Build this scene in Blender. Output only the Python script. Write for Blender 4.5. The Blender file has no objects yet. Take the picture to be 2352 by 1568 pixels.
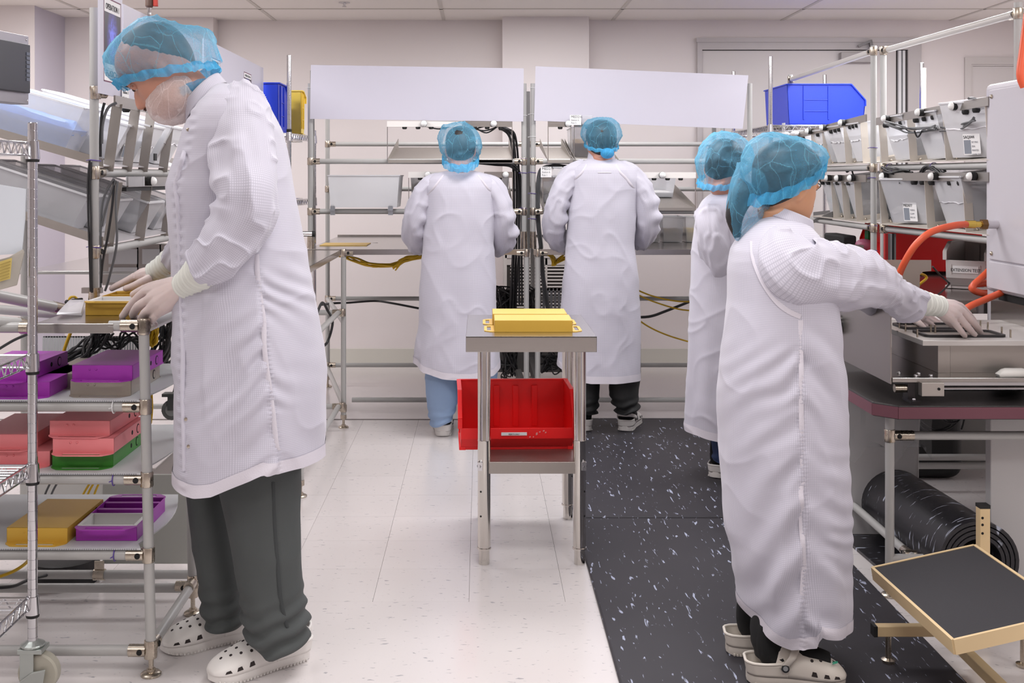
import bpy, bmesh, math, random
import numpy as np
from mathutils import Vector, Matrix, noise as mnoise, Euler
random.seed(7)
SC = bpy.context.scene
COL = SC.collection
# ---------------------------------------------------------------- camera, light, exposure
F, CX, HY, H = 2586.0, 1103.0, 406.0, 1.343      # focal length in px, vanishing point, eye height
cam_d = bpy.data.cameras.new('camera'); cam = bpy.data.objects.new('camera', cam_d); COL.objects.link(cam)
cam.location = (0, 0, H); cam.rotation_euler = (math.pi/2, 0, 0)
cam_d.sensor_width = 36; cam_d.lens = 36*F/2352
cam_d.shift_x = (1176-CX)/2352; cam_d.shift_y = -(784-HY)/2352
cam_d.clip_start = 0.05
SC.camera = cam
w = bpy.data.worlds.new('world'); SC.world = w; w.use_nodes = True
w.node_tree.nodes['Background'].inputs[0].default_value = (.8, .8, .85, 1)
w.node_tree.nodes['Background'].inputs[1].default_value = .25
SC.view_settings.view_transform = 'Standard'; SC.view_settings.look = 'None'
SC.view_settings.exposure = -.28; SC.view_settings.gamma = 1; SC.view_settings.use_curve_mapping = False
CEIL = 2.473
def area(name, loc, sx, sy, power, col=(1, .985, .99), rot=(0, 0, 0)):
    d = bpy.data.lights.new(name, 'AREA'); d.shape = 'RECTANGLE'; d.size = sx; d.size_y = sy
    d.energy = power; d.color = col
    o = bpy.data.objects.new(name, d); COL.objects.link(o); o.location = loc; o.rotation_euler = rot
    return o
for (x, y, pw) in [(-2.1, .9, 27), (.35, .9, 27), (2.8, .9, 27), (-2.1, 3.0, 28), (.35, 2.6, 29), (2.8, 3.0, 25),
                   (-1.9, 5.2, 36), (.35, 4.9, 38), (2.8, 5.2, 36), (-2.1, 6.72, 27), (.35, 6.72, 29), (2.8, 6.72, 27)]:
    area('troffer_light', (x, y, CEIL-.012), 1.18, .58, pw)
SC.cycles.max_bounces = 10; SC.cycles.diffuse_bounces = 4; SC.cycles.glossy_bounces = 4
SC.cycles.transparent_max_bounces = 24; SC.cycles.transmission_bounces = 4
SC.cycles.caustics_reflective = False; SC.cycles.caustics_refractive = False
SC.cycles.sample_clamp_indirect = 6

# ---------------------------------------------------------------- helpers
def P(px, py, Y):                         # a point of the place at distance Y from the measured survey
    return Vector(((px-CX)*Y/F, Y, H-(py-HY)*Y/F))
def lin(c):
    c = c/255.0
    return c/12.92 if c <= .04045 else ((c+.055)/1.055)**2.4
def rgb(t): return (lin(t[0]), lin(t[1]), lin(t[2]), 1)
MATS = {}
def mat(name, col=(200, 200, 200), rough=.5, metal=0.0, var=0, vscale=8, bump=0, bscale=200, stretch=None,
        alpha=None, spec=.5, coat=0, emit=None, sss=0, rvar=0, trans=None):
    if name in MATS: return MATS[name]
    m = bpy.data.materials.new(name); m.use_nodes = True; nt = m.node_tree; N = nt.nodes; L = nt.links
    b = N['Principled BSDF']
    b.inputs['Base Color'].default_value = rgb(col); b.inputs['Roughness'].default_value = rough
    b.inputs['Metallic'].default_value = metal; b.inputs['Specular IOR Level'].default_value = spec
    if coat: b.inputs['Coat Weight'].default_value = coat; b.inputs['Coat Roughness'].default_value = .15
    if sss:
        b.inputs['Subsurface Weight'].default_value = sss; b.inputs['Subsurface Radius'].default_value = (.012, .005, .003)
        b.inputs['Subsurface Scale'].default_value = 1
    if emit:
        b.inputs['Emission Color'].default_value = rgb(emit[0]); b.inputs['Emission Strength'].default_value = emit[1]
    if var or bump or rvar:
        tc = N.new('ShaderNodeTexCoord'); mp = N.new('ShaderNodeMapping')
        L.new(tc.outputs['Object'], mp.inputs[0])
        if stretch: mp.inputs['Scale'].default_value = stretch
    if var or rvar:
        nz = N.new('ShaderNodeTexNoise'); nz.inputs['Scale'].default_value = vscale; nz.inputs['Detail'].default_value = 4
        L.new(mp.outputs[0], nz.inputs['Vector'])
    if var:
        mx = N.new('ShaderNodeMixRGB'); mx.inputs[1].default_value = rgb(tuple(max(0, c-var) for c in col))
        mx.inputs[2].default_value = rgb(tuple(min(255, c+var) for c in col))
        L.new(nz.outputs[0], mx.inputs[0]); L.new(mx.outputs[0], b.inputs['Base Color'])
    if rvar:
        mr = N.new('ShaderNodeMapRange'); mr.inputs[3].default_value = max(.03, rough-rvar); mr.inputs[4].default_value = rough+rvar
        L.new(nz.outputs[0], mr.inputs[0]); L.new(mr.outputs[0], b.inputs['Roughness'])
    if bump:
        nb = N.new('ShaderNodeTexNoise'); nb.inputs['Scale'].default_value = bscale; nb.inputs['Detail'].default_value = 3
        L.new(mp.outputs[0], nb.inputs['Vector'])
        bp = N.new('ShaderNodeBump'); bp.inputs['Strength'].default_value = bump; bp.inputs['Distance'].default_value = .002
        L.new(nb.outputs[0], bp.inputs['Height']); L.new(bp.outputs[0], b.inputs['Normal'])
    if alpha is not None:                 # thin clear plastic: part passes straight through
        out = N['Material Output']; tr = N.new('ShaderNodeBsdfTransparent'); ms = N.new('ShaderNodeMixShader')
        lw = N.new('ShaderNodeLayerWeight'); lw.inputs[0].default_value = .35
        mr2 = N.new('ShaderNodeMapRange'); mr2.inputs[3].default_value = alpha; mr2.inputs[4].default_value = min(1, alpha+.45)
        L.new(lw.outputs['Facing'], mr2.inputs[0]); L.new(mr2.outputs[0], ms.inputs[0])
        tr.inputs[0].default_value = rgb(trans or (250, 250, 250))
        L.new(tr.outputs[0], ms.inputs[1]); L.new(b.outputs[0], ms.inputs[2]); L.new(ms.outputs[0], out.inputs[0])
    MATS[name] = m
    return m

def axes(d):
    d = Vector(d).normalized(); a = Vector((0, 0, 1)) if abs(d.z) < .9 else Vector((0, 1, 0))
    u = d.cross(a).normalized(); v = u.cross(d).normalized()
    return u, v, d
class MB:
    def __init__(s): s.v = []; s.f = []; s.uv = None
    def add(s, vs, fs):
        o = len(s.v); s.v += [tuple(p) for p in vs]; s.f += [tuple(i+o for i in f) for f in fs]; return s
    def box(s, lo, hi):
        x0, y0, z0 = lo; x1, y1, z1 = hi
        return s.hexa([(x0, y0, z0), (x1, y0, z0), (x1, y1, z0), (x0, y1, z0), (x0, y0, z1), (x1, y0, z1), (x1, y1, z1), (x0, y1, z1)])
    def hexa(s, p):
        return s.add(p, [(3, 2, 1, 0), (4, 5, 6, 7), (0, 1, 5, 4), (1, 2, 6, 5), (2, 3, 7, 6), (3, 0, 4, 7)])
    def bar(s, p0, p1, wd, ht, up=(0, 0, 1)):         # rectangular bar along p0-p1
        p0, p1 = Vector(p0), Vector(p1); d = (p1-p0).normalized(); up = Vector(up)
        r = d.cross(up).normalized(); u = r.cross(d).normalized(); a, b = r*wd/2, u*ht/2
        return s.hexa([p0-a-b, p0+a-b, p1+a-b, p1-a-b, p0-a+b, p0+a+b, p1+a+b, p1-a+b])
    def tube(s, pts, r, n=10, caps=True):
        pts = [Vector(p) for p in pts]; rings = []; m = len(pts)
        rr = r if isinstance(r, (list, tuple)) else [r]*m
        u, v, d = axes(pts[1]-pts[0])
        for i, p in enumerate(pts):
            t = (pts[min(i+1, m-1)]-pts[max(i-1, 0)]).normalized()
            u = (u-t*u.dot(t)).normalized(); v = t.cross(u)
            rings.append([p+(u*math.cos(a)+v*math.sin(a))*rr[i] for a in [2*math.pi*j/n for j in range(n)]])
        return s.loft(rings, caps)
    def loft(s, rings, caps=True, closed=True):
        n = len(rings[0]); o = len(s.v)
        for r in rings: s.v += [tuple(p) for p in r]
        for i in range(len(rings)-1):
            for j in range(n if closed else n-1):
                k = (j+1) % n
                s.f.append((o+i*n+j, o+i*n+k, o+(i+1)*n+k, o+(i+1)*n+j))
        if caps and closed:
            s.f.append(tuple(o+j for j in reversed(range(n)))); e = o+(len(rings)-1)*n
            s.f.append(tuple(e+j for j in range(n)))
        return s
    def lathe(s, c, prof, axis=(0, 0, 1), n=16):      # prof: (distance along axis, radius)
        u, v, d = axes(axis); c = Vector(c)
        return s.loft([[c+d*h+(u*math.cos(2*math.pi*j/n)+v*math.sin(2*math.pi*j/n))*r for j in range(n)] for h, r in prof])
    def prism(s, poly, d):                             # extrude a polygon (3-D points) along vector d
        n = len(poly); d = Vector(d); poly = [Vector(p) for p in poly]
        return s.add(poly+[p+d for p in poly], [tuple(range(n))[::-1], tuple(range(n, 2*n))] +
                     [(i, (i+1) % n, n+(i+1) % n, n+i) for i in range(n)])
    def sphere(s, c, r, n=16, m=10, half=None, axis=(0, 0, 1)):
        r = Vector(r) if not isinstance(r, (int, float)) else Vector((r, r, r)); c = Vector(c)
        a0 = 0.001 if half is None else half
        rings = []
        for i in range(m+1):
            t = a0+(math.pi-.001-a0)*i/m
            rings.append([c+Vector((r.x*math.sin(t)*math.cos(2*math.pi*j/n), r.y*math.sin(t)*math.sin(2*math.pi*j/n), -r.z*math.cos(t))) for j in range(n)])
        return s.loft(rings)
    def xf(s, M):
        s.v = [tuple(M @ Vector(p)) for p in s.v]; return s
    def grid(s, pts, nu, nv):                          # open sheet of nu x nv points (row-major, nv per row)
        o = len(s.v); s.v += [tuple(p) for p in pts]
        for i in range(nu-1):
            for j in range(nv-1):
                s.f.append((o+i*nv+j, o+i*nv+j+1, o+(i+1)*nv+j+1, o+(i+1)*nv+j))
        return s
def origin(o):
    v = Vector((0, 0, 0))
    while o: v += o.location; o = o.parent
    return v
def fix_normals(me):
    bm = bmesh.new(); bm.from_mesh(me); bmesh.ops.recalc_face_normals(bm, faces=bm.faces); bm.to_mesh(me); bm.free()
def build(mb, name, m, parent=None, smooth=38, bevel=0, seg=2, solid=0, fixn=True):
    off = origin(parent) if parent else Vector((0, 0, 0))
    me = bpy.data.meshes.new(name)
    me.from_pydata([(p[0]-off.x, p[1]-off.y, p[2]-off.z) for p in mb.v], [], mb.f)
    if mb.uv is not None:
        uvl = me.uv_layers.new(name='UVMap'); li = np.zeros(len(me.loops), dtype=np.int32); me.loops.foreach_get('vertex_index', li)
        uvl.data.foreach_set('uv', np.asarray(mb.uv, dtype=np.float32)[li].ravel())
    if fixn: fix_normals(me)
    if isinstance(m, (list, tuple)):
        for q in m: me.materials.append(q)
    else: me.materials.append(m)
    if smooth:
        me.shade_smooth()
        if smooth < 180: me.set_sharp_from_angle(angle=math.radians(smooth))
    o = bpy.data.objects.new(name, me); COL.objects.link(o)
    if parent: o.parent = parent
    if bevel:
        b = o.modifiers.new('bevel', 'BEVEL'); b.width = bevel; b.segments = seg; b.limit_method = 'ANGLE'; b.angle_limit = math.radians(40)
    if solid:
        q = o.modifiers.new('solid', 'SOLIDIFY'); q.thickness = solid; q.offset = 0
    return o
def tag(o, label, cat, group=None, kind=None):
    o['label'] = label; o['category'] = cat
    if group: o['group'] = group
    if kind: o['kind'] = kind
    return o
def thing(name, label, cat, loc=(0, 0, 0), group=None):
    o = bpy.data.objects.new(name, None); COL.objects.link(o); o.location = loc; o.empty_display_size = .05
    return tag(o, label, cat, group)
def struct(mb, name, m, parent=None, **kw):
    o = build(mb, name, m, parent, **kw)
    if not parent: o['kind'] = 'structure'
    return o
def dup(root, loc=None, rot=None, label=None, group=None):
    r = root.copy(); COL.objects.link(r)
    if loc is not None: r.location = loc
    if rot is not None: r.rotation_euler = rot
    if label: r['label'] = label
    if group: r['group'] = group
    def rec(a, b):
        for ch in list(a.children):
            c = ch.copy(); COL.objects.link(c); c.parent = b; rec(ch, c)
    rec(root, r)
    return r
def text(body, name, pos, size, m, parent, right=(1, 0, 0), up=(0, 0, 1), align='LEFT', sx=1.0):
    cu = bpy.data.curves.new(name, 'FONT'); cu.body = body; cu.size = size; cu.extrude = .0002; cu.align_x = align; cu.resolution_u = 2
    cu.materials.append(m); o = bpy.data.objects.new(name, cu); COL.objects.link(o)
    r = Vector(right).normalized(); u = Vector(up).normalized(); n = r.cross(u)
    M = Matrix((r*sx, u, n)).transposed().to_4x4()
    me = bpy.data.meshes.new_from_object(o.evaluated_get(bpy.context.evaluated_depsgraph_get())); me.name = name
    bpy.data.objects.remove(o); bpy.data.curves.remove(cu)
    if not me.materials: me.materials.append(m)
    q = bpy.data.objects.new(name, me); COL.objects.link(q)
    q.parent = parent; M.translation = Vector(pos)-origin(parent); q.matrix_local = M
    return q
def cat_rom(pts, n=8):
    pts = [Vector(p) for p in pts]; out = []
    for i in range(len(pts)-1):
        p0 = pts[max(i-1, 0)]; p1 = pts[i]; p2 = pts[i+1]; p3 = pts[min(i+2, len(pts)-1)]
        for j in range(n):
            t = j/n
            out.append(.5*((2*p1)+(p2-p0)*t+(2*p0-5*p1+4*p2-p3)*t*t+(3*p1-p0-3*p2+p3)*t**3))
    out.append(pts[-1]); return out
def remeshed(mb, voxel, name, m, parent, smooth_it=4, smooth_f=.5):
    """fuse the overlapping shells of mb into one continuous skin"""
    me = bpy.data.meshes.new('tmp'); me.from_pydata(mb.v, [], mb.f); fix_normals(me)
    o = bpy.data.objects.new('tmp', me); COL.objects.link(o)
    r = o.modifiers.new('r', 'REMESH'); r.mode = 'VOXEL'; r.voxel_size = voxel
    s = o.modifiers.new('s', 'SMOOTH'); s.iterations = smooth_it; s.factor = smooth_f
    dg = bpy.context.evaluated_depsgraph_get(); ev = o.evaluated_get(dg)
    nm = bpy.data.meshes.new_from_object(ev); nm.name = name
    bpy.data.objects.remove(o); bpy.data.meshes.remove(me)
    off = origin(parent) if parent else Vector((0, 0, 0))
    nm.transform(Matrix.Translation(-off)); nm.materials.clear(); nm.materials.append(m); nm.shade_smooth()
    q = bpy.data.objects.new(name, nm); COL.objects.link(q)
    if parent: q.parent = parent
    return q

# ---------------------------------------------------------------- materials
PIPE = mat('pipe_plastic', (178, 177, 175), .32, var=5, vscale=5)
NICK = mat('nickel', (190, 180, 166), .28, 1, rvar=.08, vscale=60)
STEEL = mat('brushed_steel', (186, 182, 178), .2, 1, bump=.012, bscale=40, stretch=(1, 30, 30), rvar=.04, vscale=6)
STEELD = mat('satin_steel', (172, 166, 160), .42, 1, bump=.05, bscale=50, stretch=(20, 1, 20), rvar=.05)
CHROME = mat('chrome', (205, 205, 208), .14, 1)
POLISH = mat('polished_tube', (212, 208, 202), .13, 1)
BLACK = mat('black_rubber', (24, 24, 25), .6)
CABLE = mat('cable_jacket', (38, 38, 40), .45)
CABLEG = mat('cable_grey', (96, 97, 99), .45)
YELLOW = mat('yellow_cable', (214, 172, 26), .4)
PURPLE_TIE = mat('purple_tie', (86, 62, 150), .4)
WHITE_TIE = mat('white_tie', (236, 236, 236), .4)
WHITE = mat('white_board', (204, 201, 214), .35)
PAPER = mat('paper', (244, 243, 243), .7)
INK = mat('ink', (40, 40, 46), .7)
GREYINK = mat('grey_ink', (150, 150, 156), .7)
CLEAR = mat('clear_plastic', (232, 232, 236), .2, alpha=.30, spec=.6)
CLEARW = mat('frosted_plastic', (240, 240, 243), .35, alpha=.62)
CORR = mat('corrugated_white', (206, 207, 209), .5)
RED = mat('red_plastic', (250, 30, 32), .42, bump=.1, bscale=300)
BLUE = mat('blue_plastic', (34, 66, 214), .38, bump=.05, bscale=200)
BYELL = mat('yellow_plastic', (250, 218, 92), .4)
GOLD = mat('gold_coat', (226, 182, 74), .4, .25, bump=.12, bscale=900)
PURP = mat('purple_anodised', (172, 58, 182), .36, .15, bump=.1, bscale=900)
PURPD = PURP
SALM = mat('salmon_coat', (250, 148, 152), .42, .1, bump=.12, bscale=900)
GREEN = mat('green_coat', (70, 150, 56), .42, .1, bump=.12, bscale=900)
SILV = mat('silver_tray', (178, 170, 160), .4, .8)
FOAM = mat('white_insert', (240, 238, 236), .6)
DARK = mat('dark_hole', (16, 16, 17), .8)
LEDW = mat('lamp_dome', (246, 246, 244), .25, coat=.4)
CREAM = mat('cream_frame', (222, 196, 152), .45, var=6)
ORANGE = mat('orange_hose', (232, 98, 62), .38)
BRASS = mat('brass', (222, 190, 96), .25, 1)
MACH = mat('machine_white', (200, 196, 203), .35)
# ---------------------------------------------------------------- room shell
def fleck_mat(name, base, fleck, scale, stretch, thr, rough, rot=0.0, var=4, bump=0, tilevar=0, spec=.5, coat=0):
    m = mat(name, base, rough, spec=spec, coat=coat); nt = m.node_tree; N = nt.nodes; L = nt.links; b = N['Principled BSDF']
    tc = N.new('ShaderNodeTexCoord'); geo = N.new('ShaderNodeNewGeometry')
    mp = N.new('ShaderNodeMapping'); mp.inputs['Rotation'].default_value = (0, 0, rot); mp.inputs['Scale'].default_value = stretch
    L.new(geo.outputs['Position'], mp.inputs[0])
    nz = N.new('ShaderNodeTexNoise'); nz.inputs['Scale'].default_value = scale; nz.inputs['Detail'].default_value = 2.5
    nz.inputs['Distortion'].default_value = .6
    L.new(mp.outputs[0], nz.inputs['Vector'])
    mr = N.new('ShaderNodeMapRange'); mr.inputs[1].default_value = thr; mr.inputs[2].default_value = thr+.05; L.new(nz.outputs[0], mr.inputs[0])
    nb = N.new('ShaderNodeTexNoise'); nb.inputs['Scale'].default_value = 2.2; nb.inputs['Detail'].default_value = 4; L.new(geo.outputs['Position'], nb.inputs['Vector'])
    mx = N.new('ShaderNodeMixRGB'); mx.inputs[1].default_value = rgb(tuple(c-var for c in base)); mx.inputs[2].default_value = rgb(tuple(min(255, c+var) for c in base))
    if tilevar:
        oi = N.new('ShaderNodeObjectInfo'); ad = N.new('ShaderNodeMixRGB'); ad.inputs[0].default_value = .5
        L.new(nb.outputs[0], ad.inputs[1]); L.new(oi.outputs['Random'], ad.inputs[2]); L.new(ad.outputs[0], mx.inputs[0])
    else: L.new(nb.outputs[0], mx.inputs[0])
    m2 = N.new('ShaderNodeMixRGB'); L.new(mr.outputs[0], m2.inputs[0]); L.new(mx.outputs[0], m2.inputs[1]); m2.inputs[2].default_value = rgb(fleck)
    L.new(m2.outputs[0], b.inputs['Base Color'])
    return m
VCT = fleck_mat('vinyl_tile', (226, 220, 219), (176, 174, 178), 62, (.55, 1.5, 1), .66, .22, tilevar=1, var=4, coat=.25)
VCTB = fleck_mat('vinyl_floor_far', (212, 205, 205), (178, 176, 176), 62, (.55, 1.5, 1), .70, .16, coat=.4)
MATB = fleck_mat('marbled_rubber', (58, 56, 61), (172, 178, 200), 30, (2.6, .5, 1), .648, .5, rot=.45, var=6, spec=.2)
GROUT = mat('tile_joint', (150, 143, 140), .7)
WALL = mat('wall_paint', (228, 220, 219), .55, var=2, vscale=2)
WALLD = mat('wall_paint_shaded', (196, 190, 202), .55, var=2, vscale=2)  # wall paint darkened: shading of the column's side put into the colour
TRIMM = mat('door_frame_paint', (190, 184, 184), .42)
DOORM = mat('door_paint', (208, 202, 201), .45)
CEILM = mat('ceiling_tile_face', (240, 234, 228), .8, bump=.4, bscale=500)
GRID = mat('ceiling_grid', (206, 200, 192), .5)
BASEM = mat('cove_base', (206, 203, 194), .4)
WY = 8.12
fl = struct(MB().box((-4.2, -3.2, -.05), (4.4, WY+.2, -.006)), 'floor', GROUT, smooth=0)
# sheet floor beyond the tiled aisle, with its raised joint
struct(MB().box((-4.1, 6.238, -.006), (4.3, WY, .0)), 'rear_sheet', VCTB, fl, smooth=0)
struct(MB().box((-4.1, 6.226, -.006), (4.3, 6.236, .003)), 'joint_strip', mat('joint_strip_dark', (120, 112, 110), .5), fl, smooth=0)
T = .3048; x0 = (1086-CX)*1.343/639 - 7*T; yb = 1.343*F/779.5
tile_me = None
for iy in range(-3, 12):
    for ix in range(0, 16):
        xa = x0+ix*T; ya = yb+iy*T*.98
        if ya > 6.22: continue
        if xa < -1.5 and ya > 4.9: continue
        if xa > 1.7 and ya > 5.2: continue
        if tile_me is None:
            o = build(MB().box((.0005, .0004, -.006), (T-.0005, T*.98-.0004, 0)), 'tile', VCT, None, smooth=0); tile_me = o.data
            o.data.update()
        else:
            o = bpy.data.objects.new('tile', tile_me); COL.objects.link(o)
        o.parent = fl; o.location = (xa, ya, 0)
        if ya+T*.98 > 6.226: o.scale = (1, (6.2255-ya)/(T*.98), 1)
x1 = x0+16*T; y0 = yb-3*T*.98
for nm, lo, hi in [('vinyl_sheet', (-4.1, -3.1, -.006), (4.3, y0, 0)), ('vinyl_sheet', (-4.1, y0, -.006), (x0, 6.226, 0)), ('vinyl_sheet', (x1, y0, -.006), (4.3, 6.226, 0)),
                   ('vinyl_sheet', (x0, 5.2, -.0065), (-1.5, 6.226, -.0005)), ('vinyl_sheet', (1.7, 5.2, -.0065), (x1, 6.226, -.0005))]:
    struct(MB().box(lo, hi), nm, VCT, fl, smooth=0)
ce = struct(MB().box((-4.2, -3.2, CEIL+.03), (4.4, WY+.2, CEIL+.08)), 'ceiling', CEILM, smooth=0)
cx0 = -.263-4*1.219; cy0 = 7.57
tme = None
for iy in (-2, -1, 0):
    for ix in range(0, 8):
        xa = cx0+ix*1.219; ya = cy0+iy*.61
        if xa > 4.3 or xa+1.2 < -4.2: continue
        lo = Vector((max(xa+.006, -4.15), ya+.006, CEIL)); hi = Vector((min(xa+1.213, 4.35), min(ya+.604, WY+.1), CEIL+.02))
        o = build(MB().box(lo, hi), 'ceiling_tile', CEILM, ce, smooth=0)
g = MB()
for ix in range(0, 9): g.box((cx0+ix*1.219-.012, -3, CEIL-.004), (cx0+ix*1.219+.012, WY, CEIL+.004))
for iy in range(-16, 1): g.box((-4.1, cy0+iy*.61-.012, CEIL-.004), (4.3, cy0+iy*.61+.012, CEIL+.004))
struct(g, 'grid_strip', GRID, ce, smooth=0)
struct(MB().box((-4.1, -3.1, CEIL+.001), (4.3, cy0-.61*2, CEIL+.02)), 'ceiling_board', CEILM, ce, smooth=0)
# back wall with openings drawn by trim; pilaster and the two returns at the left
wb = struct(MB().box((-4.2, WY, 0), (4.4, WY+.15, CEIL+.03)), 'wall_back', WALL, smooth=0)
struct(MB().box((.157, 7.945, 0), (.768, WY, CEIL)), 'pilaster', WALL, wb, smooth=0)
struct(MB().box((-4.1, 7.97, 0), (-1.89, WY, CEIL)), 'wall_return', WALL, wb, smooth=0)
wl = struct(MB().box((-4.2, -3.2, 0), (-4.1, WY, CEIL+.03)), 'wall_left', WALL, smooth=0)
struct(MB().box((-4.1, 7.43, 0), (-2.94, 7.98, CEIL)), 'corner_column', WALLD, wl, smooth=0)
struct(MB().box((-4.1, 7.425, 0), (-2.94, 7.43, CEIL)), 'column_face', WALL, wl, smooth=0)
struct(MB().box((4.3, -3.2, 0), (4.4, WY, CEIL+.03)), 'wall_right', WALL, smooth=0)
struct(MB().box((-4.2, -3.3, 0), (4.4, -3.2, CEIL+.03)), 'wall_front', WALL, smooth=0)
struct(MB().box((-1.89, WY-.014, 0), (.157, WY, .105)).box((.768, WY-.014, 0), (1.56, WY, .105)).box((.15, 7.931, 0), (.775, 7.945, .105)).box((-4.1, 7.956, 0), (-1.89, 7.97, .105)), 'baseboard_back', BASEM, smooth=0)
# wide grey door at the right of the back wall
kx = WY/F
def wx(px): return (px-CX)*kx
def wz(py): return H-(py-HY)*kx
fr = MB().box((wx(1600), WY-.03, 0), (wx(1611), WY, wz(88))).box((wx(2082), WY-.03, 0), (wx(2113), WY, wz(88))).box((wx(1611), WY-.03, wz(115)), (wx(2082), WY, wz(88)))
fr.box((wx(1600)-.008, WY-.04, wz(98)), (wx(2113)+.005, WY-.03, wz(88)))
d1 = struct(fr, 'door_1', TRIMM, smooth=0)
struct(MB().box((wx(1612), WY-.016, .01), (wx(2056), WY-.001, wz(117))), 'door_leaf', DOORM, d1, smooth=0)
struct(MB().box((wx(1611), WY-.004, .005), (wx(2082), WY-.0005, wz(115))), 'door_gap', mat('door_gap_dark', (60, 54, 52), .8), d1, smooth=0)
struct(MB().box((wx(2060), WY-.03, .01), (wx(2067), WY-.002, wz(117))), 'astragal', mat('astragal_pale', (214, 214, 216), .3), d1, smooth=0)
struct(MB().box((wx(2070), WY-.03, .01), (wx(2076), WY-.002, wz(117))), 'astragal', MATS['astragal_pale'], d1, smooth=0)
cl = struct(MB().box((wx(1925), WY-.07, wz(145)), (wx(2001), WY-.017, wz(122))), 'door_closer', mat('closer_grey', (168, 162, 162), .4), d1, smooth=0, bevel=.004)
struct(MB().bar((wx(1966), WY-.05, wz(108)), (wx(1992), WY-.07, wz(97)), .02, .018).bar((wx(1992), WY-.06, wz(94)), (wx(1998), WY-.06, wz(122)), .02, .022), 'closer_arm', mat('closer_arm_grey', (120, 116, 116), .4), d1, smooth=0)
fr2 = MB().box((wx(2214), WY-.022, 0), (wx(2228), WY, wz(132))).box((wx(2228), WY-.022, wz(148)), (4.29, WY, wz(132)))
fr2.box((wx(2228), WY-.012, 0), (wx(2233), WY, wz(152))).box((wx(2228), WY-.012, wz(152)), (4.29, WY, wz(148)))
d2 = struct(fr2, 'door_2', mat('casing_paint', (204, 198, 196), .42), smooth=0)
struct(MB().box((wx(2233), WY-.005, .01), (4.29, WY-.0005, wz(153))), 'door_leaf', DOORM, d2, smooth=0)
# louvred return-air grille low on the pilaster
PY = 7.944
def pz(py): return H-(py-HY)*PY/F
def pxx(px): return (px-CX)*PY/F
lou = thing('air_grille', 'white louvred air grille in a frame, low on the back wall behind the cables', 'vent', (pxx(1230), PY, pz(740)))
LM = mat('grille_white', (204, 197, 193), .4)
build(MB().box((pxx(1160), PY-.02, pz(592)), (pxx(1310), PY, pz(582))).box((pxx(1156), PY-.02, pz(745)), (pxx(1164), PY, pz(582))).box((pxx(1306), PY-.02, pz(745)), (pxx(1314), PY, pz(582))).box((pxx(1156), PY-.02, pz(750)), (pxx(1314), PY, pz(742))), 'frame', LM, lou, smooth=0)
build(MB().box((pxx(1164), PY-.004, pz(742)), (pxx(1306), PY-.001, pz(592))), 'backing', mat('grille_dark', (62, 57, 54), .8), lou, smooth=0)
for a, b_ in ((1172, 1210), (1216, 1252), (1257, 1300)):
    for i in range(17):
        z = pz(610)-(pz(610)-pz(735))*i/16
        build(MB().hexa([(pxx(a), PY-.016, z-.008), (pxx(b_), PY-.016, z-.008), (pxx(b_), PY-.006, z), (pxx(a), PY-.006, z), (pxx(a), PY-.016, z-.0055), (pxx(b_), PY-.016, z-.0055), (pxx(b_), PY-.006, z+.0025), (pxx(a), PY-.006, z+.0025)]), 'slat', LM, lou, smooth=0)
build(MB().box((pxx(1164), PY-.014, pz(608)), (pxx(1306), PY-.006, pz(592))).box((pxx(1210), PY-.014, pz(742)), (pxx(1216), PY-.006, pz(592))).box((pxx(1252), PY-.014, pz(742)), (pxx(1257), PY-.006, pz(592))), 'mullion', LM, lou, smooth=0)
# fire sprinkler in the ceiling and the air gun on its hose at the left
sp = thing('sprinkler_head', 'small chrome fire sprinkler with round plate in the ceiling', 'sprinkler', P(791, 6, 7.3))
c = Vector(((791-CX)*7.3/F, 7.3, CEIL))
build(MB().lathe(c, [(0, .036), (-.004, .036), (-.006, .02)], n=20), 'escutcheon', CHROME, sp)
build(MB().lathe(c+Vector((0, 0, -.005)), [(0, .01), (-.018, .008), (-.02, .014), (-.024, .014)], n=12), 'deflector', CHROME, sp)
hk = thing('air_line_coupling', 'brown hanging air line end with red lever and chrome tip, above the bald worker', 'fitting', P(343, 0, 3.9))
c = P(343, 38, 3.9)
build(MB().lathe(c, [(0, .006), (.01, .007), (.02, .006), (.03, .009), (.032, .009)], n=12), 'tip', CHROME, hk)
build(MB().lathe(c+Vector((0, 0, .03)), [(0, .009), (.006, .014), (.03, .014), (.04, .011), (1.13-.03+CEIL-H-1.13-.03-(c.z-H), .011)], n=12), 'hose', mat('hose_brown', (92, 68, 58), .5), hk)
build(MB().box(c+Vector((.014, -.006, .035)), c+Vector((.03, .006, .06))), 'lever', mat('lever_red', (190, 60, 48), .4), hk, bevel=.002)

# two anti-fatigue mats end to end, right of the aisle
def floor_mat(lo, hi, label):
    m = MB().box((lo[0], lo[1], 0), (hi[0], hi[1], .012))
    o = build(m, 'rubber_mat', MATB, None, bevel=.009, seg=3)
    return tag(o, label, 'mat')
floor_mat((.368, 2.2), (1.285, 4.395), 'near black rubber mat with pale marbled flecks under the short woman')
floor_mat((.372, 4.41), (1.34, 6.22), 'far black rubber mat with pale marbled flecks leading to the rear bench')
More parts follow.
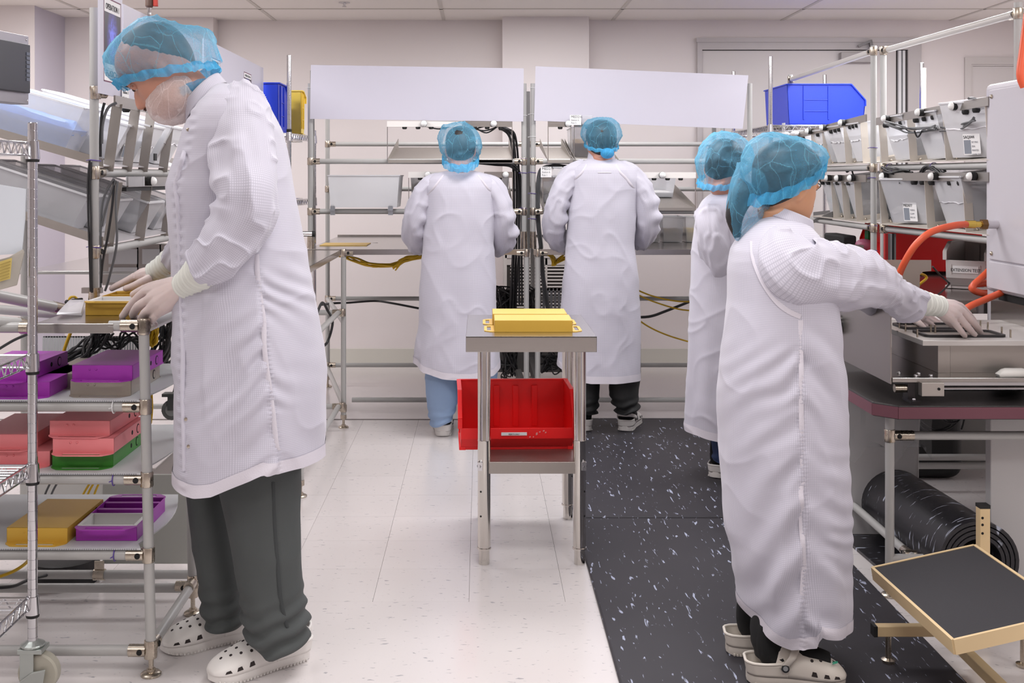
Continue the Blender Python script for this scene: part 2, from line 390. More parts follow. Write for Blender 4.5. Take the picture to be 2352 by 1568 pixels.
# ---------------------------------------------------------------- pipe-and-joint furniture
RP = .0142
def pipe(a, b, root, r=RP, m=None, n=12, name='pipe'):
    return build(MB().tube([a, b], r, n), name, m or PIPE, root)
def joint(root, at, through=(0, 0, 1), branch=(1, 0, 0), face=(0, -1, 0), m=None, L=.052):
    """nickel clamp: a collar round one pipe and a socket along the other, with a recessed bolt"""
    at = Vector(at); t = Vector(through).normalized(); b = Vector(branch).normalized(); f = Vector(face)
    mb = MB().tube([at-t*.02, at-t*.018, at+t*.018, at+t*.02], [.0165, .0175, .0175, .0165], 12)
    mb.tube([at+b*.012, at+b*L], [.0166, .0166], 12).box(at-Vector((.006,)*3), at+Vector((.006,)*3))
    o = build(mb, 'joint', m or NICK, root)
    f = (f-b*f.dot(b)); f.normalize()
    c = at+b*.026+f*.0135
    build(MB().tube([c, c+f*.0045], [.0085, .0075], 10), 'bolt', DARK, o)
    return o
def foot(root, at, h=.07):
    at = Vector(at)
    return build(MB().lathe(at, [(0, .027), (.005, .028), (.009, .024), (.011, .012), (.018, .012), (.018, .007), (h-.022, .007), (h-.022, .0165), (h, .0165)], n=14), 'foot', NICK, root)
TIES = {}
def ties(pts, name, label, m, group=None, cat='tie'):
    for p, r, ax in pts:
        u, v, d = axes(ax); mb = MB(); p = Vector(p)
        ring = [p+(u*math.cos(a)+v*math.sin(a))*r for a in [2*math.pi*i/14 for i in range(15)]]
        mb.tube(ring, .0016, 6).tube([p+u*r, p+u*(r+.012)-d*.004], .0014, 6)
        k = len(TIES.setdefault(label, [])); TIES[label].append(0); n = len(pts)
        word = '' if n == 1 else (('topmost', 'lowest') if n == 2 else ('topmost', 'middle', 'lowest') if n == 3 else ('topmost', 'second', 'third', 'lowest'))[k]+' '
        if pts[0][0][2] == pts[-1][0][2] and n == 2: word = ('farther ', 'nearer ')[k]
        o = build(mb, name, m, None); tag(o, word+label, cat, group)
def cable(pts, r, name, label, m, group=None, n=8, cat='cable'):
    o = build(MB().tube(cat_rom(pts, 6), r, n), name, m, None); return tag(o, label, cat, group)
def bundle(paths, r, name, label, m, cat='cable', group=None):
    """a loom of cables tied together: one thing, one strand per path"""
    root = thing(name, label, cat, Vector(paths[0][0]), group)
    for p in paths: build(MB().tube(cat_rom(p, 6), r, 7), 'strand', m, root)
    return root
def jit(pts, a, rs):
    return [Vector(p)+Vector((rs.uniform(-a, a), rs.uniform(-a, a), rs.uniform(-a, a)*.5)) for p in pts]

# ---- rear assembly benches (stations 5 and 6)
YB = 6.03; ZB = .956
def xb(px, Y=YB): return (px-CX)*Y/F
def rear_bench(name, label, xl, xr, lx, rx, ul, ur, blx, brx, rails_l=True):
    r = thing(name, label, 'workbench', ((xl+xr)/2, 6.5, 0))
    top = MB().box((xl, YB-.012, ZB-.004), (xr, 7.3, ZB)).box((xl, YB-.014, ZB-.03), (xr, YB-.012, ZB)).box((xl, 7.3, ZB-.03), (xr, 7.302, ZB+.012))
    build(top, 'worktop', STEEL, r, smooth=0, bevel=.0015)
    for x in (lx, rx):
        build(MB().tube([(x, YB, .06), (x, YB, ZB-.03)], RP, 12), 'leg', PIPE, r); foot(r, (x, YB, 0))
        joint(r, (x, YB, ZB-.02), branch=(1 if x == lx else -1, 0, 0)); joint(r, (x, YB, .105), branch=(-1 if x == lx else 1, 0, 0))
    for x in (blx, brx):
        build(MB().tube([(x, 7.2, .06), (x, 7.2, 1.76)], RP, 12), 'leg', PIPE, r); foot(r, (x, 7.2, 0))
    for z in (.14, .565): pipe((blx, 7.2, z), (brx, 7.2, z), r); joint(r, (blx, 7.2, z)); joint(r, (brx, 7.2, z), branch=(-1, 0, 0))
    pipe((lx, YB+.4, .07), (rx, YB+.4, .07), r)
    for (xa, xc) in ((lx, blx), (rx, brx)):
        for z in (.12, .565): pipe((xa, YB, z), (xc, 7.2, z), r)
    YU = 6.12
    for x in (ul, ur):
        build(MB().tube([(x, YU, ZB), (x, YU, 1.85)], RP, 12), 'upright', PIPE, r)
        build(MB().tube([(x, YU, ZB), (x, YU, ZB+.09)], [.0185, .0165], 12), 'socket', NICK, r)
    for z in (1.427, 1.155):
        pipe((ul, YU, z), (ur, YU, z), r); joint(r, (ul, YU, z)); joint(r, (ur, YU, z), branch=(-1, 0, 0))
    for z in (1.552, 1.265):
        pipe((blx, 7.2, z), (brx, 7.2, z), r); joint(r, (blx, 7.2, z)); joint(r, (brx, 7.2, z), branch=(-1, 0, 0))
    return r
b5 = rear_bench('pipe_workbench', 'rear pipe workbench at left with steel top, behind the worker in light blue trousers', xb(706), xb(1207), xb(789), xb(1209), xb(713, 6.12), xb(1203.5, 6.12), -.976, .30)
b6 = rear_bench('pipe_workbench', 'rear pipe workbench at right with steel top, behind the worker in black trousers', xb(1225), xb(1725), xb(1235), xb(1718), xb(1224.5, 6.12), xb(1722, 6.12), .335, 1.55)
# second pipes standing behind the uprights
for bb, px in ((b5, 1212.5), (b5, 717.5)):
    build(MB().tube([P(px, 580, 6.2), P(px, 210 if px > 1000 else 162, 6.2)], .0125, 10), 'upright', mat('pipe_grey', (140, 138, 136), .35), bb)
# white header boards hung on the uprights
def board(pts, Y, label, name='header_board', th=.006, m=None):
    q = [P(a, b, Y) for a, b in pts]
    o = build(MB().prism(q, (0, th, 0)), name, m or WHITE, None, smooth=0); return tag(o, label, 'board')
board([(714, 149), (1203, 157), (1202, 279), (712, 273)], 6.08, 'blank white board tied level across the left rear bench')
board([(1230, 152), (1719, 173), (1706, 296), (1227, 277)], 6.08, 'blank white board hung crooked across the right rear bench')
# sloping shelf chutes with sensor bars
def chute(root_label, xl, xr, zlip, ztop, Y=6.12, depth=.75, rise=.09, bulbs=(), sensors=(), div=(), m=STEELD, barm=None, barx=None, upr=True):
    r = thing('shelf_chute', root_label, 'shelf', ((xl+xr)/2, Y, zlip))
    pl = MB().hexa([(xl, Y-.03, zlip), (xr, Y-.03, zlip), (xr, Y+depth, zlip+rise), (xl, Y+depth, zlip+rise), (xl, Y-.03, zlip+.003), (xr, Y-.03, zlip+.003), (xr, Y+depth, zlip+rise+.003), (xl, Y+depth, zlip+rise+.003)])
    pl.box((xl, Y-.032, zlip-.012), (xr, Y-.03, zlip+.004))
    build(pl, 'tray_plate', m, r, smooth=0)
    for x in (xl, xr)+tuple(div):
        build(MB().hexa([(x-.0012, Y-.03, zlip), (x+.0012, Y-.03, zlip), (x+.0012, Y+depth, zlip+rise), (x-.0012, Y+depth, zlip+rise), (x-.0012, Y-.03, zlip+.012), (x+.0012, Y-.03, zlip+.012), (x+.0012, Y+depth, zlip+rise+.055), (x-.0012, Y+depth, zlip+rise+.055)]), 'side_fence', m, r, smooth=0)
    bl, br = barx or (xl, xr)
    bar = build(MB().box((bl, Y-.034, ztop-.03), (br, Y-.028, ztop)).box((bl, Y-.034, ztop-.032), (br, Y-.008, ztop-.03)), 'sensor_bar', barm or STEEL, r, smooth=0)
    if upr:
        for x in (bl+.002, br-.002): build(MB().box((x-.002, Y-.033, zlip), (x+.002, Y-.029, ztop-.03)), 'strap', STEEL, r, smooth=0)
    for x in bulbs: bulb(bar, (x, Y-.034, ztop-.016), (0, -1, 0), .018)
    for x in sensors: build(MB().lathe((x, Y-.02, ztop-.032), [(0, .013), (-.008, .013), (-.012, .009)], n=10), 'sensor', BLACK, bar)
    return r
def bulb(parent, at, d, r, dome=None):
    at = Vector(at); d = Vector(d).normalized(); u, v, w_ = axes(d)
    prof = [(r*1.25, r), (r*1.5, r*.97), (r*1.85, r*.8), (r*2.12, r*.5), (r*2.24, .001)]
    o = build(MB().lathe(at, [(0, r*.78), (.002, r*.98), (r*1.25, r*1.02)], d, 14), 'lamp_socket', BLACK, parent)
    o2 = build(MB().lathe(at, prof, d, 14), 'lamp_dome', dome or LEDW, parent)
GDOME = mat('lamp_dome_grey', (206, 206, 208), .25, coat=.4)
WBAR = mat('white_sensor_bar', (240, 236, 232), .3)
S = lambda px: xb(px, 6.09)
chute('upper left shelf chute of rear bench, empty grey tray under a pale sensor bar', S(891), S(1177), 1.43, 1.645, barm=WBAR, barx=(S(889), S(1060)), bulbs=(S(974),), sensors=(S(929), S(960), S(990), S(1021)), upr=True)
ch = chute('upper chute bar by the cable loom, with a single grey lamp dome', S(1062), S(1177), 1.432, 1.645, bulbs=(S(1134),), sensors=(S(1090), S(1119), S(1150)), upr=True)
chute('lower left shelf chute behind the worker in light blue trousers', S(938), S(1090), 1.17, 1.37, barm=WBAR, bulbs=(S(983),), sensors=(S(965), S(1000)), barx=(S(938), S(1040)))
chute('lower shelf chute beside the cable loom, with grey lamp dome', S(1092), S(1178), 1.17, 1.37, bulbs=(S(1161),), sensors=(S(1147),), barx=(S(1112), S(1178)))
chute('upper right bench chute with narrow grey tray and folded edges', S(1258), S(1316), 1.43, 1.645, bulbs=(S(1305),), sensors=(S(1287),), div=(S(1313),), barx=(S(1258), S(1312)))
chute('upper right bench chute behind the black trousered worker', S(1322), S(1420), 1.43, 1.645, barx=(S(1318), S(1400)), sensors=(S(1350),))
chute('lower right bench chute with bare grey plate and white sensor bar', S(1480), S(1598), 1.172, 1.368, barm=WBAR, bulbs=(S(1520),), sensors=(S(1475), S(1503), S(1534), S(1564)), barx=(S(1455), S(1598)))
chute('lower chute at the left post of right rear bench', S(1246), S(1330), 1.172, 1.35, sensors=(S(1282),), barx=(S(1246), S(1300)))
def label_card(lines, px0, py0, px1, py1, Y, label, cat='label'):
    a = P(px0, py1, Y); b = P(px1, py0, Y)
    o = thing('label_card', label, cat, a)
    build(MB().box((a.x, Y-.001, a.z), (b.x, Y, b.z)), 'card', PAPER, o, smooth=0)
    hgt = b.z-a.z; n = len(lines)
    for i, t in enumerate(lines):
        s = hgt*(.36 if i == 0 else .25)
        text(t, 'lettering', (a.x+.006, Y-.0015, b.z-hgt*(.30+.29*i)), s, INK if i == 0 else mat('ink_soft', (70, 70, 78), .7), o, sx=.88)
    return o
label_card(['MED216', 'Station 6', 'Pick 5'], 1309, 264, 1335, 287, 6.05, 'white label reading MED216 Station 6 Pick 5 beside the rear right lamp')
label_card(['MED219', 'Station 6', 'Pick 1'], 1242, 383, 1267, 407, 6.05, 'white label reading MED219 Station 6 Pick 1 on the rear right post')
pk = build(MB().box(P(1268, 407, 6.06), P(1293, 383, 6.05)), 'plastic_pouch', CLEAR, None, smooth=0, bevel=.004); tag(pk, 'small clear plastic pouch beside the lower white label', 'pouch')
pk = build(MB().box(P(1336, 286, 6.06), P(1362, 265, 6.05)), 'plastic_pouch', CLEAR, None, smooth=0, bevel=.004); tag(pk, 'small clear plastic pouch beside the upper white label', 'pouch')
# clear parts bins on the rear benches
def clear_bin(label, c, w_, d, h, rot=(0, 0, 0), m=None, fill=None, group=None, taper=.86, lip=True, name='parts_bin', fh=.55, front=1.0, fillm=None, cardm=None):
    """tapered box bin: walls, rolled rim, contents. Local frame: front at -Y"""
    r = thing(name, label, 'bin', c, group)
    t = .003; a, b = w_/2, d/2; at_, bt = a*taper, b*taper
    def shell(z0, z1, ins):
        q = lambda z: (at_+(a-at_)*z/h-ins, bt+(b-bt)*z/h-ins)
        (x0, y0), (x1, y1) = q(z0), q(z1)
        return [(-x0, -y0, z0), (x0, -y0, z0), (x0, y0, z0), (-x0, y0, z0)], [(-x1, -y1, z1), (x1, -y1, z1), (x1, y1, z1), (-x1, y1, z1)]
    lo, hi = shell(0, h, 0); li, hii = shell(t, h, t)
    if front < 1.0:                       # cut-down front lip
        for L_ in (hi, hii):
            for i in (0, 1): L_[i] = (L_[i][0], L_[i][1]+d*.12, L_[i][2])
    mb = MB()
    mb.add(lo+hi+hii+li, [(3, 2, 1, 0)]+[(i, (i+1) % 4, 4+(i+1) % 4, 4+i) for i in range(4)]+[(4+i, 4+(i+1) % 4, 8+(i+1) % 4, 8+i) for i in range(4)]+[(8+i, 8+(i+1) % 4, 12+(i+1) % 4, 12+i) for i in range(4)]+[(12, 13, 14, 15)])
    o = build(mb, 'shell', m or CLEAR, r, smooth=0, fixn=True)
    o.location = (0, 0, 0); o.data.transform(Matrix.Translation(Vector(c)))
    if lip:
        pts = [Vector(p) for p in hi]; rm = MB()
        for i in range(4): rm.bar(pts[i], pts[(i+1) % 4], .009, .006)
        q = build(rm, 'rim', CLEARW, r, smooth=0); q.data.transform(Matrix.Translation(Vector(c)))
    if fill:
        mb = MB(); rs = random.Random(hash(label) % 999); nx, ny = 12, 12; pts = []
        hx, hy = at_+(a-at_)*fh-.006, bt+(b-bt)*fh-.006
        for i in range(nx):
            for j in range(ny):
                e = 0 if 0 < i < nx-1 and 0 < j < ny-1 else -h*fh*.35
                pts.append((-hx+2*hx*i/(nx-1), -hy+2*hy*j/(ny-1), h*fh+rs.uniform(-.006, .006)+e))
        mb.grid(pts, nx, ny); n0 = len(mb.v)
        base = [(-at_+.006, -bt+.006, .006), (at_-.006, -bt+.006, .006), (at_-.006, bt-.006, .006), (-at_+.006, bt-.006, .006)]
        tp = [(-hx, -hy, h*fh*.8), (hx, -hy, h*fh*.8), (hx, hy, h*fh*.8), (-hx, hy, h*fh*.8)]
        mb.hexa(base+tp)
        q = build(mb, 'contents', fill, r, smooth=30); q.data.transform(Matrix.Translation(Vector(c))); q['kind'] = 'stuff'
    r.rotation_euler = rot
    return r
b = clear_bin('frosted white parts bin lying in the clips of left rear bench', (S(836), 6.22, 1.178), .385, .3, .172, taper=.93, m=CLEARW)
for px in (764, 897):
    cc = P(px, 482, 6.08)
    o = build(MB().prism([cc+Vector((-.013, 0, -.028)), cc+Vector((.013, 0, -.028)), cc+Vector((.013, 0, .018)), cc+Vector((.009, 0, .028)), cc+Vector((0, 0, .031)), cc+Vector((-.009, 0, .028)), cc+Vector((-.013, 0, .018))], (0, .004, 0)).box(cc+Vector((-.014, -.016, -.004)), cc+Vector((.014, 0, .004))), 'bin_clip', mat('zinc', (176, 180, 186), .3, .9), None, smooth=0)
    tag(o, 'left zinc clip below the frosted bin' if px < 800 else 'right zinc clip below the frosted bin', 'clip')
clear_bin('clear bin with rolled rim on the lower right rear chute', (S(1530), 6.62, 1.225), .24, .3, .115, fill=FOAM, fh=.3)
clear_bin('clear bin with brown parts and blank tag on right rear worktop', (xb(1541, 6.7), 6.72, ZB+.002), .125, .2, .15, fill=mat('brown_parts', (168, 140, 96), .6), fh=.5)
clear_bin('clear bin with yellow parts on right rear worktop', (xb(1592, 6.7), 6.72, ZB+.002), .12, .2, .15, fill=mat('yellow_parts', (226, 196, 96), .6), fh=.5)
clear_bin('clear bin half hidden by the right elbow of black trousered worker', (xb(1493, 6.7), 6.72, ZB+.002), .11, .2, .15, fill=MATS['brown_parts'], fh=.35)
clear_bin('tan clear bin behind the head of black trousered worker', (S(1345), 6.45, 1.45), .12, .34, .17, fill=MATS['brown_parts'], fh=.6)
clear_bin('clear bin on lower chute at the left post of right rear bench', (S(1285), 6.5, 1.2), .17, .5, .14, fill=mat('grey_parts', (196, 188, 180), .6), fh=.55)
clear_bin('clear bin on lower chute beside the cable loom', (S(1140), 6.5, 1.2), .15, .4, .14, fill=MATS['grey_parts'], fh=.5)
clear_bin('tall tan bin on lower chute left of worker in light blue trousers', (S(964), 6.45, 1.2), .12, .4, .15, fill=MATS['brown_parts'], fh=.7)
# cable looms
rs = random.Random(3)
def loom(label, base, n, sp, r, m, name='cable_loom'):
    paths = []
    for i in range(n):
        dx, dy = rs.uniform(-sp, sp), rs.uniform(-sp, sp)
        paths.append([Vector(p)+Vector((dx*(1+.3*rs.random()), dy, rs.uniform(-.01, .01))) for p in base])
    return bundle(paths, r, name, label, m)
loom('thick loom of dark cables running down the left rear bench post', [P(1150, 295, 6.16), P(1172, 305, 6.16), P(1180, 345, 6.2), P(1184, 420, 6.25), P(1184, 560, 6.25), P(1180, 640, 6.35), P(1176, 720, 6.4)], 11, .022, .0042, CABLE)
loom('loom of grey cables down the inner side of right rear bench post', [P(1290, 382, 6.2), P(1252, 384, 6.16), P(1236, 410, 6.16), P(1234, 500, 6.16), P(1241, 570, 6.2), P(1246, 640, 6.3), P(1258, 715, 6.4)], 7, .014, .004, CABLEG)
loom('dark cables beside the left bench post, joining below the top', [P(1105, 372, 6.2), P(1140, 376, 6.18), P(1180, 382, 6.2), P(1193, 420, 6.22), P(1195, 560, 6.25), P(1196, 700, 6.3)], 5, .009, .0042, CABLE)
for i, (a, b_, s_) in enumerate([(979, 1040, 12), (1075, 1150, 20), (1088, 1146, 30), (1060, 1120, 10)]):
    cable([P(a, 290, 6.1), P((a+b_)/2, 290+s_*.5, 6.12), P(b_, 288, 6.1)], .004, 'sensor_cable', ['thin sensor cable under the pale bar', 'longer sagging sensor cable under the grey bar', 'lowest sagging sensor cable under the grey bar', 'short sensor cable above the fuzzy hair net'][i], CABLE)
cable([P(1420, 378, 6.15), P(1340, 384, 6.14), P(1275, 378, 6.12), P(1248, 386, 6.12)], .0045, 'sensor_cable', 'black cable along the pipe behind the right collar', CABLE)
# wire basket full of cables between the two benches
bk = thing('wire_basket', 'grey slotted cable basket under the gap between the rear benches', 'basket', P(1250, 740, 6.5))
a = P(1252, 722, 6.5); b_ = P(1310, 662, 6.5)
mb = MB().box((a.x-.03, 6.49, b_.z-.012), (b_.x, 6.5, b_.z)).box((a.x-.03, 6.49, a.z), (b_.x, 6.5, a.z+.03))
for i in range(9): x = a.x-.03+(b_.x-a.x+.03)*i/8; mb.box((x-.007, 6.49, a.z), (x+.007, 6.5, b_.z))
build(mb, 'front_mesh', mat('basket_grey', (150, 152, 156), .4), bk, smooth=0)
build(MB().box((a.x-.03, 6.5, a.z), (b_.x, 6.75, a.z+.006)), 'floor_plate', MATS['basket_grey'], bk, smooth=0)
def tangle(label, c, ext, n, r, m, seed, name='cable_tangle', pts=7):
    rs = random.Random(seed); t = thing(name, label, 'cable', c)
    for i in range(n):
        q = [Vector(c)+Vector((rs.uniform(-1, 1)*ext[0], rs.uniform(-1, 1)*ext[1], rs.uniform(-1, 1)*ext[2])) for _ in range(pts)]
        build(MB().tube(cat_rom(q, 6), r, 6), 'strand', m, t)
    return t
tangle('black tangle of cables stuffed left of the rear bench posts', P(1160, 690, 6.5), (.06, .1, .08), 22, .0045, CABLE, 5)
tangle('dark hanging cable loops below the left rear bench, over the table', P(1170, 820, 6.5), (.05, .08, .13), 12, .0042, CABLE, 11)
tangle('loose black cable loops below the right rear bench', P(1265, 830, 6.5), (.07, .06, .07), 8, .0042, CABLE, 8)
tangle('dark cables knotted behind the right rear bench leg', P(1221, 690, 6.4), (.03, .05, .09), 10, .0042, CABLE, 9)
# bracket box and slanted brace between benches
o = build(MB().box(P(1140, 848, 6.7), P(1290, 800, 6.6)), 'power_box', mat('box_grey', (120, 118, 116), .5), None, bevel=.004); tag(o, 'grey power box hung low between the rear benches', 'box')
o = build(MB().bar(P(1188, 850, 6.45), P(1204, 892, 6.4), .03, .03).bar(P(1216, 822, 6.5), P(1236, 890, 6.42), .03, .03), 'floor_brace', mat('brace_grey', (112, 110, 108), .45), None, smooth=0); tag(o, 'dark slanted braces at the foot of the rear bench posts', 'brace')
# yellow and black cables slung under the worktops
def hank(label, pts, n, sp, seed, m=YELLOW, r=.0042):
    rs = random.Random(seed); P_ = []
    for i in range(n):
        P_.append([Vector(p)+Vector((rs.uniform(-sp, sp), rs.uniform(-sp, sp), rs.uniform(-sp, sp)*1.2)) for p in pts])
    return bundle(P_, r, 'cable_hank', label, m)
hank('yellow cable hank slung under the left rear worktop', [P(782, 584, 6.15), P(815, 597, 6.2), P(855, 608, 6.2), P(910, 606, 6.2), P(925, 598, 6.2), P(985, 585, 6.2)], 9, .011, 4)
hank('tied bunch of yellow cable beside the blue trousered worker', [P(905, 616, 6.2), P(920, 600, 6.2), P(935, 594, 6.2), P(960, 588, 6.2), P(990, 586, 6.2)], 8, .012, 14)
hank('yellow cable loops under the right rear worktop', [P(1254, 583, 6.15), P(1268, 592, 6.16), P(1272, 608, 6.16), P(1284, 600, 6.18), P(1300, 588, 6.18)], 8, .013, 6)
for i, p in enumerate([[P(1455, 662, 6.5), P(1500, 680, 6.5), P(1560, 692, 6.5), P(1620, 690, 6.5)], [P(1455, 672, 6.52), P(1500, 692, 6.5), P(1560, 710, 6.5), P(1610, 714, 6.5)], [P(1450, 722, 6.5), P(1490, 750, 6.5), P(1540, 772, 6.5), P(1610, 792, 6.5)]]):
    cable(p, .0045, 'yellow_cable', ['topmost', 'middle', 'lowest'][i]+' yellow cable strung under the right rear bench', YELLOW)
cable([P(1440, 728, 6.6), P(1490, 727, 6.6), P(1530, 714, 6.6), P(1590, 690, 6.6)], .008, 'black_cable', 'thick black cable rising under the right rear bench', CABLE)
cable([P(735, 700, 6.9), P(770, 696, 6.9), P(800, 695, 7.0), P(860, 691, 7.15), P(900, 696, 7.1), P(962, 708, 7.1)], .007, 'black_cable', 'black cable along the back rail of the left rear bench', CABLE)
cable([P(728, 720, 5.6), P(740, 695, 5.7), P(752, 712, 5.8), P(764, 740, 5.8), P(752, 785, 5.8), P(735, 798, 5.7)], .007, 'black_cable', 'looped black cable on the left bench corner leg', CABLE)
# things on left rear worktop
o = build(MB().box((xb(745, 6.5), 6.3, ZB), (xb(850, 6.5), 6.55, ZB+.004)), 'work_instruction', mat('yellow_sheet', (244, 206, 120), .5), None, smooth=0); tag(o, 'yellow printed sheet lying on the left rear worktop', 'paper')
o = build(MB().tube([P(850, 560, 6.6), P(868, 559.5, 6.6)], .006, 8), 'marker_pen', BLACK, None); tag(o, 'black marker lying right of the yellow sheet', 'pen')
ties([(P(1224.5, y, 6.12), .0165, (.1, 0, 1)) for y in (396, 444, 582-80)], 'cable_tie', 'purple cable tie around the right rear bench post', PURPLE_TIE, 'purple ties on right rear post')
ties([(P(1203.5, y, 6.12), .0165, (.1, 0, 1)) for y in (364, 397, 478)], 'cable_tie', 'purple cable tie around the left rear bench post', PURPLE_TIE, 'purple ties on left rear post')
ties([(P(1224.5, y, 6.12), .0165, (.05, 0, 1)) for y in (202, 262, 314)], 'cable_tie', 'white cable tie around the right rear bench post', WHITE_TIE, 'white ties on right rear post')
ties([(P(713, 202, 6.12), .0165, (.05, 0, 1))], 'cable_tie', 'white cable tie at the outer post of left rear bench', WHITE_TIE)
ties([(P(1203.5, 265, 6.12), .0165, (.05, 0, 1))], 'cable_tie', 'white cable tie at the right end of the level white board', WHITE_TIE)
# ---------------------------------------------------------------- trays
def tray(label, m, c, rotz=0.0, upside=False, insert=False, divs=(), holes=True, group=None, L=.275, W=.168, h=.041):
    r = thing('instrument_tray', label, 'tray', c, group)
    t = .0022; a, b = W/2, L/2; f = 1 if not upside else -1
    Z = (lambda z: z) if not upside else (lambda z: h-z)
    C = Vector(c)
    def bx(x0, y0, z0, x1, y1, z1):
        z0, z1 = sorted((Z(z0), Z(z1))); return C+Vector((x0, y0, z0)), C+Vector((x1, y1, z1))
    mb = MB().box(*bx(-a, -b, 0, a, b, t))
    for s in (-1, 1):
        mb.box(*bx(min(s*a, s*(a-t)), -b, 0, max(s*a, s*(a-t)), b, h)); mb.box(*bx(-a, min(s*b, s*(b-t)), 0, a, max(s*b, s*(b-t)), h))
    build(mb, 'body', m, r, smooth=0, bevel=.0012)
    for s in (-1, 1):                               # end handles: flat flange with a slot
        y0, y1 = s*b, s*(b+.036); zz = (h-t, h); sl = .052; ch = .022
        mb = MB()
        def pr(poly):
            mb.prism([C+Vector((x, y, min(Z(zz[0]), Z(zz[1])))) for x, y in poly], (0, 0, t))
        pr([(-a, y0), (-sl, y0), (-sl, y1-s*.010), (-a+.004, y1-s*.020), (-a, y1-s*.028)])
        pr([(a, y0), (sl, y0), (sl, y1-s*.010), (a-.004, y1-s*.020), (a, y1-s*.028)])
        pr([(-a+.004, y1-s*.020), (-sl, y1-s*.010), (sl, y1-s*.010), (a-.004, y1-s*.020), (a-ch, y1-s*.002), (a-ch-.01, y1), (-a+ch+.01, y1), (-a+ch, y1-s*.002)])
        pr([(-sl, y0), (sl, y0), (sl, y0+s*.012), (-sl, y0+s*.012)])
        build(mb, 'handle', m, r, smooth=0)
    for y in divs: build(MB().box(*bx(-a+t, y-.0015, t, a-t, y+.0015, h*.86)).box(*bx(-a+t, y-.0015, h*.86, a-t, y+.014, h*.9)), 'divider', m, r, smooth=0)
    if insert:
        y0, y1 = -b+.006, -b+.118; q = .012
        mb = MB().box(*bx(-a+t, y0, t, a-t, y1, .010)).box(*bx(-a+t, y0, .01, -a+q, y1, h+.001)).box(*bx(a-q, y0, .01, a-t, y1, h+.001)).box(*bx(-a+q, y0, .01, a-q, y0+.005, h+.001)).box(*bx(-a+q, y1-.008, .01, a-q, y1, h+.001))
        build(mb, 'insert', FOAM, r, smooth=0, bevel=.0015)
    if holes:
        for y, rad, mm in ((b-.06, .0135, DARK), (b-.06, .0105, m), (b-.115, .0065, DARK)):
            k = .0006 if mm is DARK else .0012
            for s in (1,):
                p = C+Vector((s*a, y, h/2)); build(MB().tube([p-Vector((.001, 0, 0)), p+Vector((s*k, 0, 0))], rad, 14), 'badge' if rad > .007 else 'side_hole', mm, r)
        p = C+Vector((-.035, -b, Z(.012)))
        build(MB().sphere(p, .003, 8, 5).sphere(p+Vector((.018, 0, 0)), .003, 8, 5), 'rivet', m, r)
    r.rotation_euler = (0, 0, rotz)
    return r
# ---------------------------------------------------------------- steel stand in the aisle
YT = 3.85; ZT = .797
def xt(px, Y): return (px-CX)*Y/F
tb = thing('work_stand', 'polished steel stand with thick top and lower shelf, in the middle of the aisle', 'table', (.175, YT+.3, 0))
tl, tr_ = xt(1070, YT), xt(1371, YT)
mb = MB().box((tl, YT, ZT-.004), (tr_, YT+.61, ZT))
for lo, hi in (((tl, YT, ZT-.053), (tr_, YT+.002, ZT)), ((tl, YT+.608, ZT-.053), (tr_, YT+.61, ZT)), ((tl, YT, ZT-.053), (tl+.002, YT+.61, ZT)), ((tr_-.002, YT, ZT-.053), (tr_, YT+.61, ZT))): mb.box(lo, hi)
mb.box((tl+.002, YT+.002, ZT-.053), (tl+.02, YT+.608, ZT-.051)).box((tr_-.02, YT+.002, ZT-.053), (tr_-.002, YT+.608, ZT-.051))
build(mb, 'tabletop', STEEL, tb, smooth=0, bevel=.003, seg=3)
lx0, lx1 = xt(1112, 3.91), xt(1331, 3.91); YR = 4.43
for x in (lx0, lx1):
    for y in (3.91, YR):
        l = build(MB().lathe((x, y, 0), [(0, .0185), (.003, .019), (.052, .0185), (.052, .0245), (.0555, .0255), (.059, .0245), (.059, .0225), (.427, .0225), (.428, .0232), (.432, .0232), (.433, .0225), (ZT-.05, .0225)], n=24), 'leg', POLISH, tb)
        for z in (.17, .255, .285) if y < 4 else (.17,):
            for s in ((-.55,) if x < .1 else (.8,)):
                d = Vector((math.sin(s), -math.cos(s), 0)); c = Vector((x, y, z))+d*.0222
                if z < .28: build(MB().tube([c, c+d*.0008], .0035, 10), 'leg_hole', DARK, l)
        d = Vector((math.sin(-.75 if x < .1 else .75), -math.cos(.75), 0)); c = Vector((x, y, .343))+d*.021
        build(MB().tube([c, c+d*.006], .009, 6).box(c-Vector((.008, .008, .014)), c+Vector((.008, .008, .014))), 'set_screw', CHROME, l)
mb = MB().box((lx0-.02, 3.905, .34), (lx1+.02, YR+.01, .343)).box((lx0+.01, 3.895, .316), (lx1-.01, 3.905, .357)).box((lx0+.01, YR+.005, .316), (lx1-.01, YR+.015, .357)).box((lx0-.006, 3.92, .316), (lx0+.004, YR, .357)).box((lx1-.004, 3.92, .316), (lx1+.006, YR, .357))
mb.box((lx0+.01, 3.9, .353), (lx1-.01, YR+.01, .357))
build(mb, 'lower_shelf', STEELD, tb, smooth=0, bevel=.002)
tray('gold instrument tray turned upside down, nearer of two on the steel stand', GOLD, (xt(1226, 3.94), 4.045, ZT), math.pi/2, True)
tray('gold instrument tray turned upside down, farther of two on the steel stand', GOLD, (xt(1218, 4.12), 4.232, ZT), math.pi/2, True)
